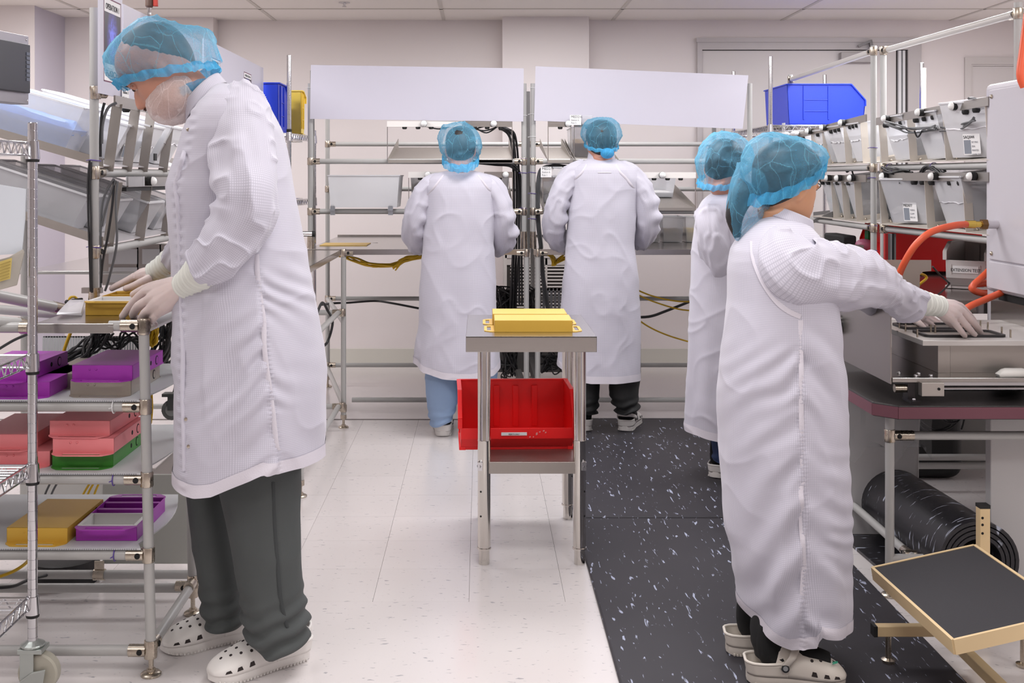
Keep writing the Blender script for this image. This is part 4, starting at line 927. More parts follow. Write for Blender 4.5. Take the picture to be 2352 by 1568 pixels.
# operator panel on an arm at the far left
op = thing('operator_panel', 'grey operator panel with dark screen at the upper left edge, labelled 005-Reset', 'panel', P(-60, 150, 3.2))
def opq(u, v): # u across (px 0..64), v down in 0..1
    Yq = 3.14+(3.3-3.14)*u/64; t = P(u, 70+(83-70)*u/64, Yq); b_ = P(u, 233+(240-233)*u/64, Yq); return t+(b_-t)*v
nrm = (opq(64, 0)-opq(0, 0)).cross(opq(0, 1)-opq(0, 0)).normalized()
if nrm.y > 0: nrm = -nrm
def opbox(u0, v0, u1, v1, t0, t1):
    return [opq(u, v)+nrm*t for t in (t0, t1) for u, v in ((u0, v0), (u1, v0), (u1, v1), (u0, v1))]
build(MB().hexa(opbox(-90, 0, 66, 1, -.05, 0)), 'housing', mat('panel_steel', (170, 166, 170), .35, .6), op, smooth=0, bevel=.002)
bz = build(MB().hexa(opbox(-80, .13, 61, .84, 0, .012)), 'bezel', mat('bezel_dark', (44, 44, 50), .4), op, smooth=0, bevel=.003)
build(MB().hexa(opbox(-66, .24, 47, .70, .012, .0135)), 'screen', mat('screen_off', (128, 122, 132), .12), bz, smooth=0)
for i in range(7): build(MB().hexa(opbox(50, .25+.062*i, 58, .295+.062*i, .012, .015)), 'key', mat('key_grey', (98, 104, 118), .4), bz, smooth=0)
lb_ = build(MB().hexa(opbox(6, .865, 41, .965, 0, .001)), 'label', mat('label_cream', (222, 214, 202), .6), op, smooth=0)
rt = (opq(41, .9)-opq(6, .9)).normalized(); upv = (opq(6, .8)-opq(6, .9)).normalized()
text('005-Reset', 'lettering', opq(8, .94)+nrm*.0016, .014, GREYINK, lb_, rt, upv, sx=.62)
for u, v in ((60, .06), (62, .95)): build(MB().sphere(opq(u, v), .004, 8, 5), 'screw', CHROME, op)
build(MB().tube([opq(-60, .5)-nrm*.04, (-1.9, 3.7, 1.6), (-1.9, 3.7, 0)], .02, 12), 'support_post', PIPE, op)
# ---------------------------------------------------------------- chrome wire shelving at the lower left
YW = 2.94; XW = (75-CX)*YW/F
ws = thing('wire_shelving', 'chrome wire shelf trolley at the left edge with a locking castor', 'shelf', (XW, YW, 0))
def post(root, x, y, z0, z1, r=.0125, m=None):
    prof = []; z = z0
    prof.append((0, r)); 
    while z+.0254 < z1-.002:
        z += .0254; prof += [(z-z0-.0012, r), (z-z0-.0008, r*.93), (z-z0+.0008, r*.93), (z-z0+.0012, r)]
    prof.append((z1-z0, r)); prof.append((z1-z0+.002, r*.8))
    return build(MB().lathe((x, y, z0), prof, n=18), 'post', m or CHROME, root)
post(ws, XW, YW, .118, P(75, 283, YW).z)
def truss(mb, a, b_, hgt, n, r=.0028):
    a, b_ = Vector(a), Vector(b_); d = Vector((0, 0, hgt))
    mb.tube([a+d, b_+d], r*1.15, 8); mb.tube([a, b_], r, 8)
    pts = [a+(b_-a)*(i/n)+(d if i % 2 else Vector((0, 0, 0))) for i in range(n+1)]
    for p, q in zip(pts[:-1], pts[1:]): mb.tube([p, q], r*.75, 6)
def wire_shelf(root, x0_, x1_, y0_, y1_, z, nx=0, ny=0, hgt=.032, m=None):
    mb = MB()
    for a, b_ in (((x0_, y0_), (x1_, y0_)), ((x0_, y1_), (x1_, y1_)), ((x0_, y0_), (x0_, y1_)), ((x1_, y0_), (x1_, y1_))):
        n = max(4, int((Vector(b_)-Vector(a)).length/.02)); truss(mb, (a[0], a[1], z-hgt), (b_[0], b_[1], z-hgt), hgt, n)
    k = int((y1_-y0_)/.025)
    for i in range(1, k): y = y0_+(y1_-y0_)*i/k; mb.tube([(x0_, y, z+.001), (x1_, y, z+.001)], .0019, 6)
    for t in (.2, .5, .8): x = x0_+(x1_-x0_)*t; mb.tube([(x, y0_, z-.003), (x, y1_, z-.003)], .0026, 6)
    return build(mb, 'wire_deck', m or CHROME, root)
for py in (328, 815, 1068, 1372):
    z = P(75, py, YW).z
    s = wire_shelf(ws, -2.0, XW-.012, 2.43, YW-.004, z)
    build(MB().lathe((XW, YW, z-.042), [(0, .0185), (.046, .0155), (.046, .0125)], n=18), 'collar', CHROME, ws)
    build(MB().lathe((XW, YW, z-.05), [(0, .0165), (.007, .0175)], n=18), 'clip_ring', BLACK, ws)
ct = Vector((XW, YW, .125))
fk = build(MB().lathe(ct, [(-.006, .03), (.0, .032), (.006, .02), (.01, .0135)], n=20).box(ct+Vector((-.03, -.028, -.018)), ct+Vector((.034, .028, -.006))).box(ct+Vector((-.024, -.026, -.085)), ct+Vector((.012, -.022, -.01))).box(ct+Vector((-.024, .022, -.085)), ct+Vector((.012, .026, -.01))), 'castor_fork', mat('zinc_plate', (182, 188, 184), .35, .8), ws, smooth=0, bevel=.002)
wc = Vector((XW+.018, YW, .052))
build(MB().lathe(wc-Vector((0, .016, 0)), [(0, .036), (.0, .047), (.004, .052), (.028, .052), (.032, .047), (.032, .036)], (0, 1, 0), 28), 'castor_tyre', mat('castor_tyre', (176, 172, 158), .5), ws)
build(MB().lathe(wc-Vector((0, .014, 0)), [(0, .037), (.028, .037)], (0, 1, 0), 24), 'castor_hub', mat('hub_dark', (58, 58, 58), .5), ws)
build(MB().hexa([wc+Vector(p) for p in [(-.04, -.034, -.016), (.02, -.034, -.028), (.026, -.03, .014), (-.01, -.03, .006), (-.04, -.03, -.012), (.02, -.03, -.024), (.026, -.026, .018), (-.01, -.026, .010)]]), 'brake_lever', MATS['zinc_plate'], ws, smooth=0, bevel=.002)
# the rest of the trolley's posts stand outside the frame at the left
for x, y in ((-2.0, YW), (-2.0, 2.43)): post(ws, x, y, .0, P(75, 283, YW).z)
dp = thing('document_pouch', 'white sheet in a grey pouch with yellow sticker, hung on the chrome shelf post', 'document', P(20, 560, 2.9))
build(MB().prism([P(-70, 412, 2.9), P(60, 434, 2.93), P(58, 500, 2.93), P(50, 582, 2.93), P(-70, 590, 2.9)], (0, .002, 0)), 'sheet', mat('sheet_blueish', (222, 228, 236), .6), dp, smooth=0)
build(MB().prism([P(-70, 614, 2.89), P(20, 590, 2.9), P(52, 572, 2.92), P(55, 580, 2.92), P(38, 655, 2.92), P(-10, 668, 2.89), P(-70, 676, 2.89)], (0, .006, 0)), 'pouch', mat('pouch_grey', (176, 170, 160), .6), dp, smooth=0, bevel=.002)
st = build(MB().prism([P(-30, 610, 2.886), P(27, 592, 2.895), P(23, 640, 2.895), P(-30, 655, 2.886)], (0, .002, 0)), 'sticker', mat('sticker_yellow', (212, 190, 110), .6), dp, smooth=0)
mb = MB()
for i in range(6): a = P(-6, 610+7*i, 2.884); b_ = P(24-i*.6, 600+7*i, 2.893); mb.bar(a, b_, .0008, .0012)
build(mb, 'print_line', mat('print_brown', (150, 126, 60), .7), st, smooth=0)
# items behind the rack seen between upright and coat
o = thing('thin_rail', 'thin grey rail running behind the left rack upright', 'rail', P(90, 626, 4.4)); pipe(P(-40, 626, 4.4), P(420, 627, 4.4), o, .006)
pl_ = thing('plate_shelf', 'small grey steel plate clipped to the tall left upright just above the bench', 'plate', P(205, 668, 3.6))
build(MB().box(P(192, 672, 3.52), P(232, 661, 3.5)), 'plate', STEELD, pl_, smooth=0)
for i, (a, b_) in enumerate(((245, 320), (322, 372), (374, 412))):
    r = thing('drawer_unit', ['left', 'middle', 'right'][i]+' frosted drawer box at the back of the left bench', 'drawer', P(a, 650, 4.5))
    build(MB().box(P(a, 652, 4.56), P(b_, 560, 4.5)), 'case', mat('frost_grey', (168, 160, 156), .4), r, smooth=0, bevel=.004)
    build(MB().box(P(a+6, 606, 4.5), P(b_-6, 572, 4.492)), 'drawer_front', CLEARW, r, smooth=0); build(MB().box(P(a+6, 648, 4.5), P(b_-6, 614, 4.492)), 'drawer_front', CLEARW, r, smooth=0)
# chrome wire shelving behind the far board, with a blue and a yellow bin
YC = 6.05
w2 = thing('wire_shelving', 'chrome wire shelving behind the bald worker, between boards and left rear bench', 'shelf', P(664, 700, YC))
post(w2, (664-CX)*YC/F, YC, .0, P(664, 127, YC).z); post(w2, (721.5-CX)*(6.55)/F, 6.55, 0, P(721, 300, 6.55).z)
for py in (306, 460):
    z = P(664, py, YC).z; wire_shelf(w2, -1.5, (664-CX)*YC/F-.008, YC, 6.55, z)
    mb = MB(); truss(mb, ((664-CX)*YC/F, YC, z-.03), ((721-CX)*6.55/F, 6.55, z-.03), .03, 24); build(mb, 'side_truss', CHROME, w2)
    for x, y in (((664-CX)*YC/F, YC), ((721.5-CX)*6.55/F, 6.55)): build(MB().lathe((x, y, z-.04), [(0, .018), (.046, .0155), (.046, .0125)], n=16), 'collar', CHROME, w2)
    build(MB().lathe(((664-CX)*YC/F, YC, z+.006), [(0, .0145), (.016, .0145)], n=16), 'clip_ring', BLACK, w2)
zs = P(664, 306, YC).z
hopper('hopper_bin', 'tall blue hopper bin on the chrome shelving left of the rear boards', BLUE, (-1.22, 6.22, zs+.002), .26, .3, .27, .19, math.pi)
hopper('hopper_bin', 'narrow yellow hopper bin behind the blue one on the chrome shelving', BYELL, (-1.155, 6.50, zs+.002), .26, .14, .255, .19, math.pi)
lt_ = thing('task_lamp', 'black and chrome tube lamp end at the left rear bench, behind the white coat', 'lamp', P(700, 538, 5.9))
build(MB().tube([P(600, 536, 5.8), P(718, 537, 5.9)], .0145, 14), 'tube', CHROME, lt_); build(MB().tube([P(717, 537, 5.9), P(724, 537, 5.9)], .016, 14), 'end_cap', BLACK, lt_); build(MB().box(P(640, 600, 5.86), P(648, 536, 5.84)), 'bracket', STEELD, lt_, smooth=0)
# side bench running toward the viewer from the left rear corner
sb = thing('pipe_workbench', 'side workbench behind the bald worker, joining the left rear bench', 'workbench', (-1.1, 5.4, 0))
build(MB().box((-1.9, 4.66, ZB-.006), (-.745, 6.0, ZB-.003)).box((-.747, 4.66, ZB-.034), (-.745, 6.0, ZB-.003)), 'worktop', STEEL, sb, smooth=0, bevel=.001)
for y in (4.73,): build(MB().tube([(-.755, y, .06), (-.755, y, ZB-.02)], RP, 12), 'leg', PIPE, sb); foot(sb, (-.755, y, 0))
for z in (.12, .62): pipe((-.755, 4.73, z), (-.755, 6.0, z), sb); pipe((-1.9, 6.0, z), (-.74, 6.0, z), sb); joint(sb, (-.735, 6.0, z), branch=(-1, 0, 0))
# ---------------------------------------------------------------- right flow rack
def xr_(Y): return 1.845+max(0, 5.26-Y)*.07
area('rack_lamp', (2.15, 5.6, 2.28), 1.9, .09, 24, (.97, .97, 1), (0, -.1, math.pi/2))
rr = thing('flow_rack', 'tall pipe rack at the right with white lamp domes and two tiers of bins', 'rack', (1.9, 5.3, 0))
for (x, y, z0, z1) in ((1.86, 6.75, 0, 1.955), (1.838, 5.26, 0, 1.955), (1.862, 5.2, 0, 1.935), (1.935, 4.05, 0, 1.97)):
    build(MB().tube([(x, y, z0), (x, y, z1)], RP, 14), 'upright', PIPE, rr)
WP = mat('pipe_white', (204, 200, 196), .3)
pipe((1.86, 6.75, 1.925), (1.838, 5.28, 1.93), rr, m=WP); pipe((1.865, 5.19, 1.925), (1.93, 4.07, 1.93), rr, m=WP)
joint(rr, (1.86, 6.75, 1.925), branch=(0, -1, 0), face=(-1, 0, 0), L=.04); joint(rr, (1.838, 5.26, 1.93), branch=(0, 1, 0), face=(-1, 0, 0)); joint(rr, (1.862, 5.2, 1.925), branch=(0, -1, 0), face=(-1, 0, 0)); joint(rr, (1.935, 4.05, 1.93), branch=(0, 1, 0), face=(-1, 0, 0), L=.06)
for z in (1.385, 1.104):
    pipe((1.86, 6.75, z), (1.838, 5.26, z), rr); pipe((1.862, 5.2, z), (1.93, 4.05, z), rr)
    joint(rr, (1.838, 5.26, z), branch=(0, 1, 0), face=(-1, 0, 0)); joint(rr, (1.862, 5.2, z), branch=(0, -1, 0), face=(-1, 0, 0))
PLB = mat('plate_beige', (214, 206, 196), .4, .4)
def rchute(label, ya, yb_, zl, slope, straps, ztf, lamps, sens, depth=.6, lampr=.0165, wraps=()):
    """ya nearer, yb farther; ztf(Y) = height of the sensor bar top"""
    r = thing('rack_chute', label, 'shelf', (xr_(ya), ya, zl))
    d = depth
    q = [(xr_(ya)-.02, ya, zl), (xr_(yb_)-.02, yb_, zl), (xr_(yb_)+d, yb_, zl+slope*d), (xr_(ya)+d, ya, zl+slope*d)]
    build(MB().hexa(q+[(x, y, z+.003) for x, y, z in q]), 'plate', PLB, r, smooth=0)
    for y in straps:
        x = xr_(y); zt = ztf(y)-.03
        build(MB().hexa([(x-.012, y, zl), (x+.022, y, zl), (x+.022, y+.003, zl), (x-.012, y+.003, zl), (x-.026, y, zt), (x+.008, y, zt), (x+.008, y+.003, zt), (x-.026, y+.003, zt)]), 'strap', PLB, r, smooth=0)
        build(MB().hexa([(x+.02, y, zl), (x+d, y, zl+slope*d), (x+d, y+.002, zl+slope*d), (x+.02, y+.002, zl), (x+.02, y, zl+.03), (x+d, y, zl+slope*d+.03), (x+d, y+.002, zl+slope*d+.03), (x+.02, y+.002, zl+.03)]), 'fence', PLB, r, smooth=0)
        build(MB().sphere((x+.03, y-.006, zl+.014), .006, 8, 5), 'fixing', NICK, r)
    bar = MB()
    za, zb = ztf(ya), ztf(yb_)
    xa, xb2 = xr_(ya)-.03, xr_(yb_)-.03
    bar.hexa([(xa, ya, za-.034), (xa+.006, ya, za-.034), (xb2+.006, yb_, zb-.034), (xb2, yb_, zb-.034), (xa, ya, za), (xa+.006, ya, za), (xb2+.006, yb_, zb), (xb2, yb_, zb)])
    b = build(bar, 'sensor_bar', STEELD, r, smooth=0)
    for y in lamps: bulb(b, (xr_(y)-.03, y, ztf(y)-.015), (-1, 0, 0), lampr)
    for y in sens: build(MB().lathe((xr_(y)-.018, y, ztf(y)-.034), [(0, .015), (-.01, .015), (-.017, .011)], n=10), 'sensor', BLACK, b)
    return r
zt_n = lambda Y: 1.614+(5.18-Y)*.028
zt_f = lambda Y: 1.588+(6.75-Y)*.034
ru1 = rchute('upper near chute of the right rack, with three big lamp domes', 4.19, 5.18, 1.405, .12, (5.16, 4.87, 4.55, 4.22), zt_n, (5.04, 4.71, 4.42), (5.1, 5.02, 4.94, 4.8, 4.72, 4.64, 4.46, 4.38, 4.3))
ru2 = rchute('upper far chute of the right rack, above the short woman', 5.3, 6.74, 1.405, .12, (6.72, 6.19, 5.99, 5.64, 5.39), zt_f, (6.17, 5.91, 5.6), (6.5, 6.35, 6.08, 5.85, 5.78, 5.72, 5.55, 5.5, 5.45))
rl1 = rchute('lower near chute of the right rack, behind the orange hose', 4.19, 5.18, 1.125, .12, (5.16, 4.71, 4.39), lambda Y: 1.36, (5.06, 4.59, 4.28), (5.1, 5.02, 4.94, 4.82, 4.74, 4.66, 4.5, 4.42))
rl2 = rchute('lower far chute of the right rack, in front of the woman face', 5.3, 6.2, 1.125, .12, (5.84, 5.67, 5.48), lambda Y: 1.352, (5.83, 5.66, 5.46), (6.0, 5.9, 5.75, 5.58))
for y, dz in ((6.62, .01), (6.42, 0)):
    o = build(MB().sphere((xr_(y)-.05, y, zt_f(y)-.012+dz), (.03, .035, .018), 10, 7), 'bagged_lamp', CLEARW, None); tag(o, 'bag-wrapped lamp at the far end of the right rack, '+('farther' if y > 6.5 else 'nearer')+' one', 'lamp')
o = build(MB().box((xr_(6.6)-.06, 6.6, 1.60), (xr_(6.6)-.057, 6.66, 1.66)), 'clear_tag', CLEARW, None, smooth=0); tag(o, 'clear tag standing on the far end of right rack bar', 'tag')
def rbin(label, y, zl, L, W_, h, fill, fh, m=CLEARW, card=None, dx=.03, a=.12, yaw=0):
    r = clear_bin(label, (0, 0, 0), W_, L, h, (0, 0, 0), m, fill, None, .86, True, fh=fh)
    if card:
        q = build(MB().box((-.038, -L/2*.9-.005, .012), (.038, -L/2*.9-.003, .094)), 'card', PAPER, r, smooth=0)
        build(MB().box((-.035, -L/2*.9-.0055, .016), (-.004, -L/2*.9-.005, .07)), 'photo', mat('card_photo', (140, 146, 156), .6), q, smooth=0)
        text(card[0], 'lettering', (-.036, -L/2*.9-.006, .076), .017, INK, q, sx=.85)
        for i, t in enumerate(card[1:]): text(t, 'lettering', (0, -L/2*.9-.006, .058-.016*i), .010, GREYINK, q, sx=.75)
    M_ = Matrix.Rotation(-math.pi/2+yaw, 4, 'Z') @ Matrix.Rotation(math.atan(a), 4, 'X')
    r.rotation_euler = M_.to_euler(); back = M_ @ Vector((0, -L/2*.86, 0))
    xf = xr_(y)+dx
    r.location = Vector((xf, y, zl+a*(dx+.02)+.008))-back
    return r
PAPERS = mat('paper_stack', (240, 240, 242), .6, var=12, vscale=40, stretch=(1, 1, 14)); SPOT = mat('spotted_parts', (226, 224, 226), .6, var=34, vscale=16)
rbin('frosted bin of white packets, first left of SAQ044 bin on upper near right chute', 5.02, 1.405, .5, .24, .2, PAPERS, .7, CLEAR)
rbin('frosted bin of folded leaflets, middle of the upper near right chute', 4.71, 1.405, .5, .24, .2, PAPERS, .95, CLEAR)
rbin('frosted bin with SAQ044 card on the upper near right chute', 4.40, 1.405, .5, .24, .22, PALEP, .8, CLEARW, card=('SAQ044', 'SET PINS', 'SEAL', 'PRINTED', 'SAVER TYPE'), yaw=.5)
rbin('frosted bin farthest on the upper far right chute', 6.45, 1.405, .5, .24, .17, SPOT, .7)
rbin('frosted bin of spotted packets above the woman forehead', 6.07, 1.405, .5, .2, .18, SPOT, .85)
rbin('frosted bin of spotted packets, second on the upper far right chute', 5.81, 1.405, .5, .22, .19, SPOT, .85)
rbin('frosted bin of spotted packets beside the twin uprights', 5.51, 1.405, .5, .22, .19, SPOT, .85)
rbin('large clear bin with MED077 card on lower near right chute', 4.93, 1.125, .5, .28, .2, FOAM, .35, CLEAR, card=('MED077', 'TUBING', 'CLAMP', 'RED LID'), yaw=.45)
rbin('large clear bin of grey parts next to the brass hose fitting', 4.52, 1.125, .5, .28, .21, mat('spot_grey', (186, 184, 188), .6, var=36, vscale=14), .75, CLEAR)
rbin('tall clear bin with green film on the lower far right chute', 5.93, 1.125, .4, .2, .2, mat('green_film', (176, 204, 206), .4, var=24, vscale=22), .6, CLEAR)
rbin('clear bin between the middle straps of the lower far right chute', 5.75, 1.125, .4, .13, .18, MATS['green_film'], .5, CLEAR)
rbin('narrow clear bin with white box on the lower far right chute', 5.57, 1.125, .4, .13, .18, FOAM, .45, CLEAR)
tangle_pts = [P(2035, 283, 4.9), P(2060, 292, 4.85), P(2090, 300, 4.8), P(2125, 297, 4.7), P(2150, 292, 4.6)]
arc_loom('dark cable loom along the underside of upper right sensor bar', tangle_pts, 5, .012, .0035, CABLEG, 31)
cable([P(2100, 300, 4.75), P(2108, 315, 4.75), P(2118, 300, 4.72)], .0035, 'grey_cable', 'small v-shaped cable under the upper right sensor bar', CABLE)
arc_loom('cables dropping from the right end of the upper right sensor bar', [P(2160, 296, 4.55), P(2190, 298, 4.5), P(2215, 288, 4.4), P(2235, 275, 4.3)], 4, .01, .0035, CABLEG, 33)
cable([P(2225, 226, 4.3), P(2238, 226, 4.35), P(2246, 236, 4.4)], .005, 'grey_cable', 'short cable at the right end of the top right bar', CABLEG)
arc_loom('dark cables bundled over the lower right sensor bar', [P(2030, 388, 5.1), P(2050, 392, 5.0), P(2075, 396, 4.95), P(2090, 398, 4.9)], 5, .012, .004, CABLE, 35)
arc_loom('arched dark cables above the middle lower right lamp', [P(2115, 397, 4.75), P(2130, 386, 4.7), P(2150, 387, 4.65), P(2170, 398, 4.6)], 5, .01, .004, CABLE, 37)
arc_loom('black cables hanging beside the twin uprights of right rack', [P(2040, 415, 5.15), P(2044, 450, 5.14), P(2047, 485, 5.13), P(2049, 506, 5.12)], 5, .012, .0045, CABLE, 39)
cable([P(1943, 385, 5.75), P(1945, 395, 5.74), P(1955, 390, 5.72), P(1960, 402, 5.7)], .004, 'black_cable', 'looped black cable above the lower far right lamps', CABLE)
cable([P(1862, 415, 6.0), P(1884, 424, 5.95), P(1880, 432, 5.95), P(1870, 434, 5.95)], .003, 'black_cable', 'thin black cable loop by the woman eye', CABLE)
ties([(P(2007, y, 5.26), .0165, (.05, 0, 1)) for y in (339, 408, 518, 575)], 'cable_tie', 'purple cable tie around the middle right rack upright', PURPLE_TIE, 'purple ties on middle right upright')
ties([((xr_(y), y, 1.385), .017, (0, 1, .05)) for y in (5.1, 4.68)], 'cable_tie', 'purple cable tie around the middle pipe of near right rack', PURPLE_TIE, 'purple ties on right rack pipe')
# pale pipe and wire shelving behind, with the big blue bin
w3 = thing('wire_shelving', 'chrome wire shelving behind the right rack, holding a big blue bin', 'shelf', P(1770, 600, 6.5))
zs = 1.640
X0, X1, Y0_, Y1_ = (1770-CX)*6.5/F, 2.55, 6.5, 7.45
for x, y, zt in ((X0, Y0_, P(0, 130, 6.5).z), (X0, Y1_, P(0, 164, 7.45).z), (X1-.27, Y1_, P(0, 172, 7.45).z), (X1, Y0_, 2.0)): post(w3, x, y, 0, zt)
wire_shelf(w3, X0, X1, Y0_, Y1_, zs)
for x, y in ((X0, Y0_), (X0, Y1_)): build(MB().lathe((x, y, zs-.04), [(0, .018), (.046, .0155), (.046, .0125)], n=16), 'collar', CHROME, w3)
hopper('hopper_bin', 'big blue hopper bin on the chrome shelving behind the right rack', BLUE, (2.05, 6.94, zs+.002), .52, .46, .25, .12, math.pi/2)
gp = thing('pipe_post', 'pale pipe post behind the right rack, in front of the door edge', 'post', P(2122, 600, 6.3)); build(MB().tube([P(2122, 1300, 6.3).xy.to_3d(), P(2122, 156, 6.3)], .0145, 12), 'pipe', WP, gp)
gp = thing('pipe_post', 'grey square post between the rear bench and the door', 'post', P(1640, 600, 7.3)); a = P(1640, 270, 7.3); build(MB().box((a.x-.012, 7.29, 0), (a.x+.012, 7.315, a.z)), 'pipe', mat('pipe_grey', (140, 138, 136), .35), gp)
# ---------------------------------------------------------------- bench under the right rack
zb2 = .876
rb = thing('pipe_workbench', 'dark steel workbench under the right rack, holding red and white bins', 'workbench', (2.1, 5.4, 0))
build(MB().box((1.62, 4.26, zb2-.004), (2.9, 6.75, zb2)).box((1.62, 4.255, zb2-.05), (2.9, 4.26, zb2)), 'worktop', mat('dark_steel', (150, 142, 140), .16, .9), rb, smooth=0)
for x, y in ((1.66, 4.3), (1.66, 6.7), (2.85, 4.3), (2.85, 6.7)): build(MB().tube([(x, y, .06), (x, y, zb2)], RP, 12), 'leg', PIPE, rb); foot(rb, (x, y, 0))
for z in (.148, .112): pipe((1.66, 4.8, z), (2.85, 4.8, z), rb)
hopper('hopper_bin', 'large red hopper bin turned away under the right rack', RED, (2.17, 5.55, zb2+.002), .46, .34, .235, .12, math.pi)
hopper('hopper_bin', 'white hopper bin labelled EXTENSION TEST SUPPLIES', mat('bin_greige', (206, 200, 198), .45), (2.10, 4.78, zb2+.002), .155, .34, .19, .12, -.62, lab=('EXTENSION TEST', .10, .03, 0))
hopper('hopper_bin', 'small red hopper bin at the white machine edge', RED, (2.11, 4.5, zb2+.002), .11, .17, .085, .045, -.5, lab=('PARTS', .04, .018, 0))
o = build(MB().prism([P(1850, 596, 4.2), P(2139, 597, 4.2), P(2139, 622, 4.2), P(2120, 624, 4.2), P(2113, 630, 4.2), P(2112, 690, 4.2), P(1850, 690, 4.2)], (0, .003, 0)), 'guard_plate', mat('guard_bronze', (178, 168, 158), .38, .85), None, smooth=0); tag(o, 'notched steel guard plate behind the woman forearm', 'guard')
for i in range(5):
    o = build(MB().box(P(2033+4.6*i, 600, 5.1+.004*i), P(2036+4.6*i, 536, 5.12+.004*i)), 'folder', mat('folder_'+['red', 'grey', 'pale', 'dark', 'grey2'][i], [(176, 40, 40), (130, 132, 136), (176, 178, 182), (40, 42, 44), (150, 150, 152)][i], .5), None, smooth=0)
    tag(o, ['thin red', 'first grey', 'pale grey', 'black', 'last grey'][i]+' folder upright beside the big red bin', 'folder')
o = build(MB().box(P(1892, 578, 5.9), P(1968, 541, 5.6)), 'black_case', mat('case_black', (22, 22, 23), .7, bump=.5, bscale=300), None, bevel=.01); tag(o, 'black padded case on the right bench by the woman shoulder', 'case')
o = build(MB().box(P(1955, 600, 5.5), P(1984, 563, 5.45)), 'steel_box', STEELD, None, smooth=0); tag(o, 'small steel box right of the black case', 'box')
o = build(MB().box(P(1986, 553, 5.65), P(2002, 530, 5.6)), 'green_card', mat('green_card_m', (22, 130, 72), .5), None, smooth=0); tag(o, 'green card behind the right rack upright', 'card')
o = build(MB().box(P(1862, 598, 5.7), P(1889, 540, 5.6)), 'white_carton', FOAM, None, smooth=0); tag(o, 'white carton left of the black case', 'box')
o = build(MB().sphere(P(1985, 562, 5.55), (.045, .04, .03), 12, 8), 'pink_bag', mat('pink_bag_m', (196, 120, 150), .3, alpha=.5), None); tag(o, 'translucent pink bag right of the black case', 'bag')
o = build(MB().hexa([P(1868, 512, 6.2), P(1912, 504, 5.9), P(1912, 497, 6.3), P(1868, 503, 6.5), P(1868, 505, 6.2), P(1912, 486, 5.9), P(1912, 482, 6.3), P(1868, 487, 6.5)]), 'dark_tray', mat('tray_dark', (74, 74, 72), .4), None, smooth=0); tag(o, 'dark grey tray in front of the woman mouth', 'tray')
cable([P(2142, 612, 4.25), P(2160, 632, 4.4), P(2178, 648, 4.4), P(2180, 652, 4.4), P(2165, 668, 4.35), P(2150, 680, 4.3)], .0035, 'black_cable', 'bent black cable over the dark right bench', CABLE)
cable([P(2113, 628, 4.25), P(2124, 632, 4.3), P(2128, 639, 4.3), P(2118, 648, 4.28), P(2108, 656, 4.28)], .005, 'yellow_cable', 'yellow cable loop at the notch of the guard plate', YELLOW)
# orange air hose
def hose(pts, label): return cable([P(*p) for p in pts], .0125, 'air_hose', label, ORANGE, n=14)
hose([(2222, 515, 4.12), (2190, 518, 4.08), (2140, 532, 4.05), (2105, 560, 4.05), (2080, 598, 4.08), (2064, 635, 4.12), (2056, 680, 4.14)], 'orange air hose arching from the brass fitting behind the woman sleeve')
hose([(2300, 672, 4.12), (2262, 688, 4.08), (2230, 702, 4.05), (2204, 718, 4.06)], 'short run of orange hose from machine down to the plate')
hose([(2275, 618, 4.3), (2252, 640, 4.27), (2236, 655, 4.26), (2240, 668, 4.26), (2285, 680, 4.3)], 'coil of orange hose tucked at the machine edge, upper loop')
hose([(2285, 650, 4.34), (2245, 652, 4.3), (2232, 662, 4.29), (2250, 672, 4.3), (2285, 672, 4.33)], 'coil of orange hose tucked at the machine edge, lower loop')
hose([(2360, 30, 3.9), (2350, 110, 3.88), (2343, 170, 3.87), (2352, 200, 3.87)], 'orange hose at the upper right corner above the machine')
# ---------------------------------------------------------------- white press machine, its table and tooling
mc = thing('press_machine', 'white press cabinet at the right edge with a tooling plate in front of the woman', 'machine', (1.9, 3.9, 0))
build(MB().box((1.9, 3.0, .915), (2.6, 4.24, 1.69)), 'upper_housing', MACH, mc, smooth=0, bevel=.02, seg=4)
build(MB().box((1.893, 3.02, 1.036), (1.902, 4.19, 1.665)), 'door_panel', MACH, mc, smooth=0, bevel=.004)
build(MB().box((1.893, 3.02, .93), (1.902, 4.19, 1.03)), 'lower_panel', MACH, mc, smooth=0, bevel=.003)
for z in (1.64, 1.06): build(MB().sphere((1.892, 4.165, z), .008, 10, 6), 'screw', NICK, mc)
build(MB().box((1.915, 3.02, .885), (2.5, 4.16, .914)), 'gap', DARK, mc, smooth=0)
build(MB().box((1.90, 3.0, .76), (1.906, 4.19, .893)), 'shield', STEEL, mc, smooth=0)
build(MB().box((1.91, 4.19, 0), (2.0, 4.24, .93)), 'rear_column', MACH, mc, smooth=0)
br_ = build(MB().lathe(P(2218, 515, 4.12), [(0, .0145), (.034, .0145), (.036, .0115), (.06, .0115)], (1, .0, 0), 14), 'hose_fitting', BRASS, mc)
build(MB().lathe(P(2236, 515, 4.12)+Vector((.028, 0, 0)), [(0, .02), (.02, .02)], (1, 0, 0), 6), 'hex_nut', mat('bronze_nut', (128, 98, 66), .35, 1), br_); build(MB().lathe(P(2236, 515, 4.12)+Vector((.048, 0, 0)), [(0, .016), (.12, .016)], (1, 0, 0), 12), 'fitting_body', MACH, br_)
build(MB().box((1.70, 3.75, 0), (2.5, 3.79, .585)), 'lower_panel', mat('panel_shade_white', (202, 200, 200), .45), mc, smooth=0, bevel=.003)
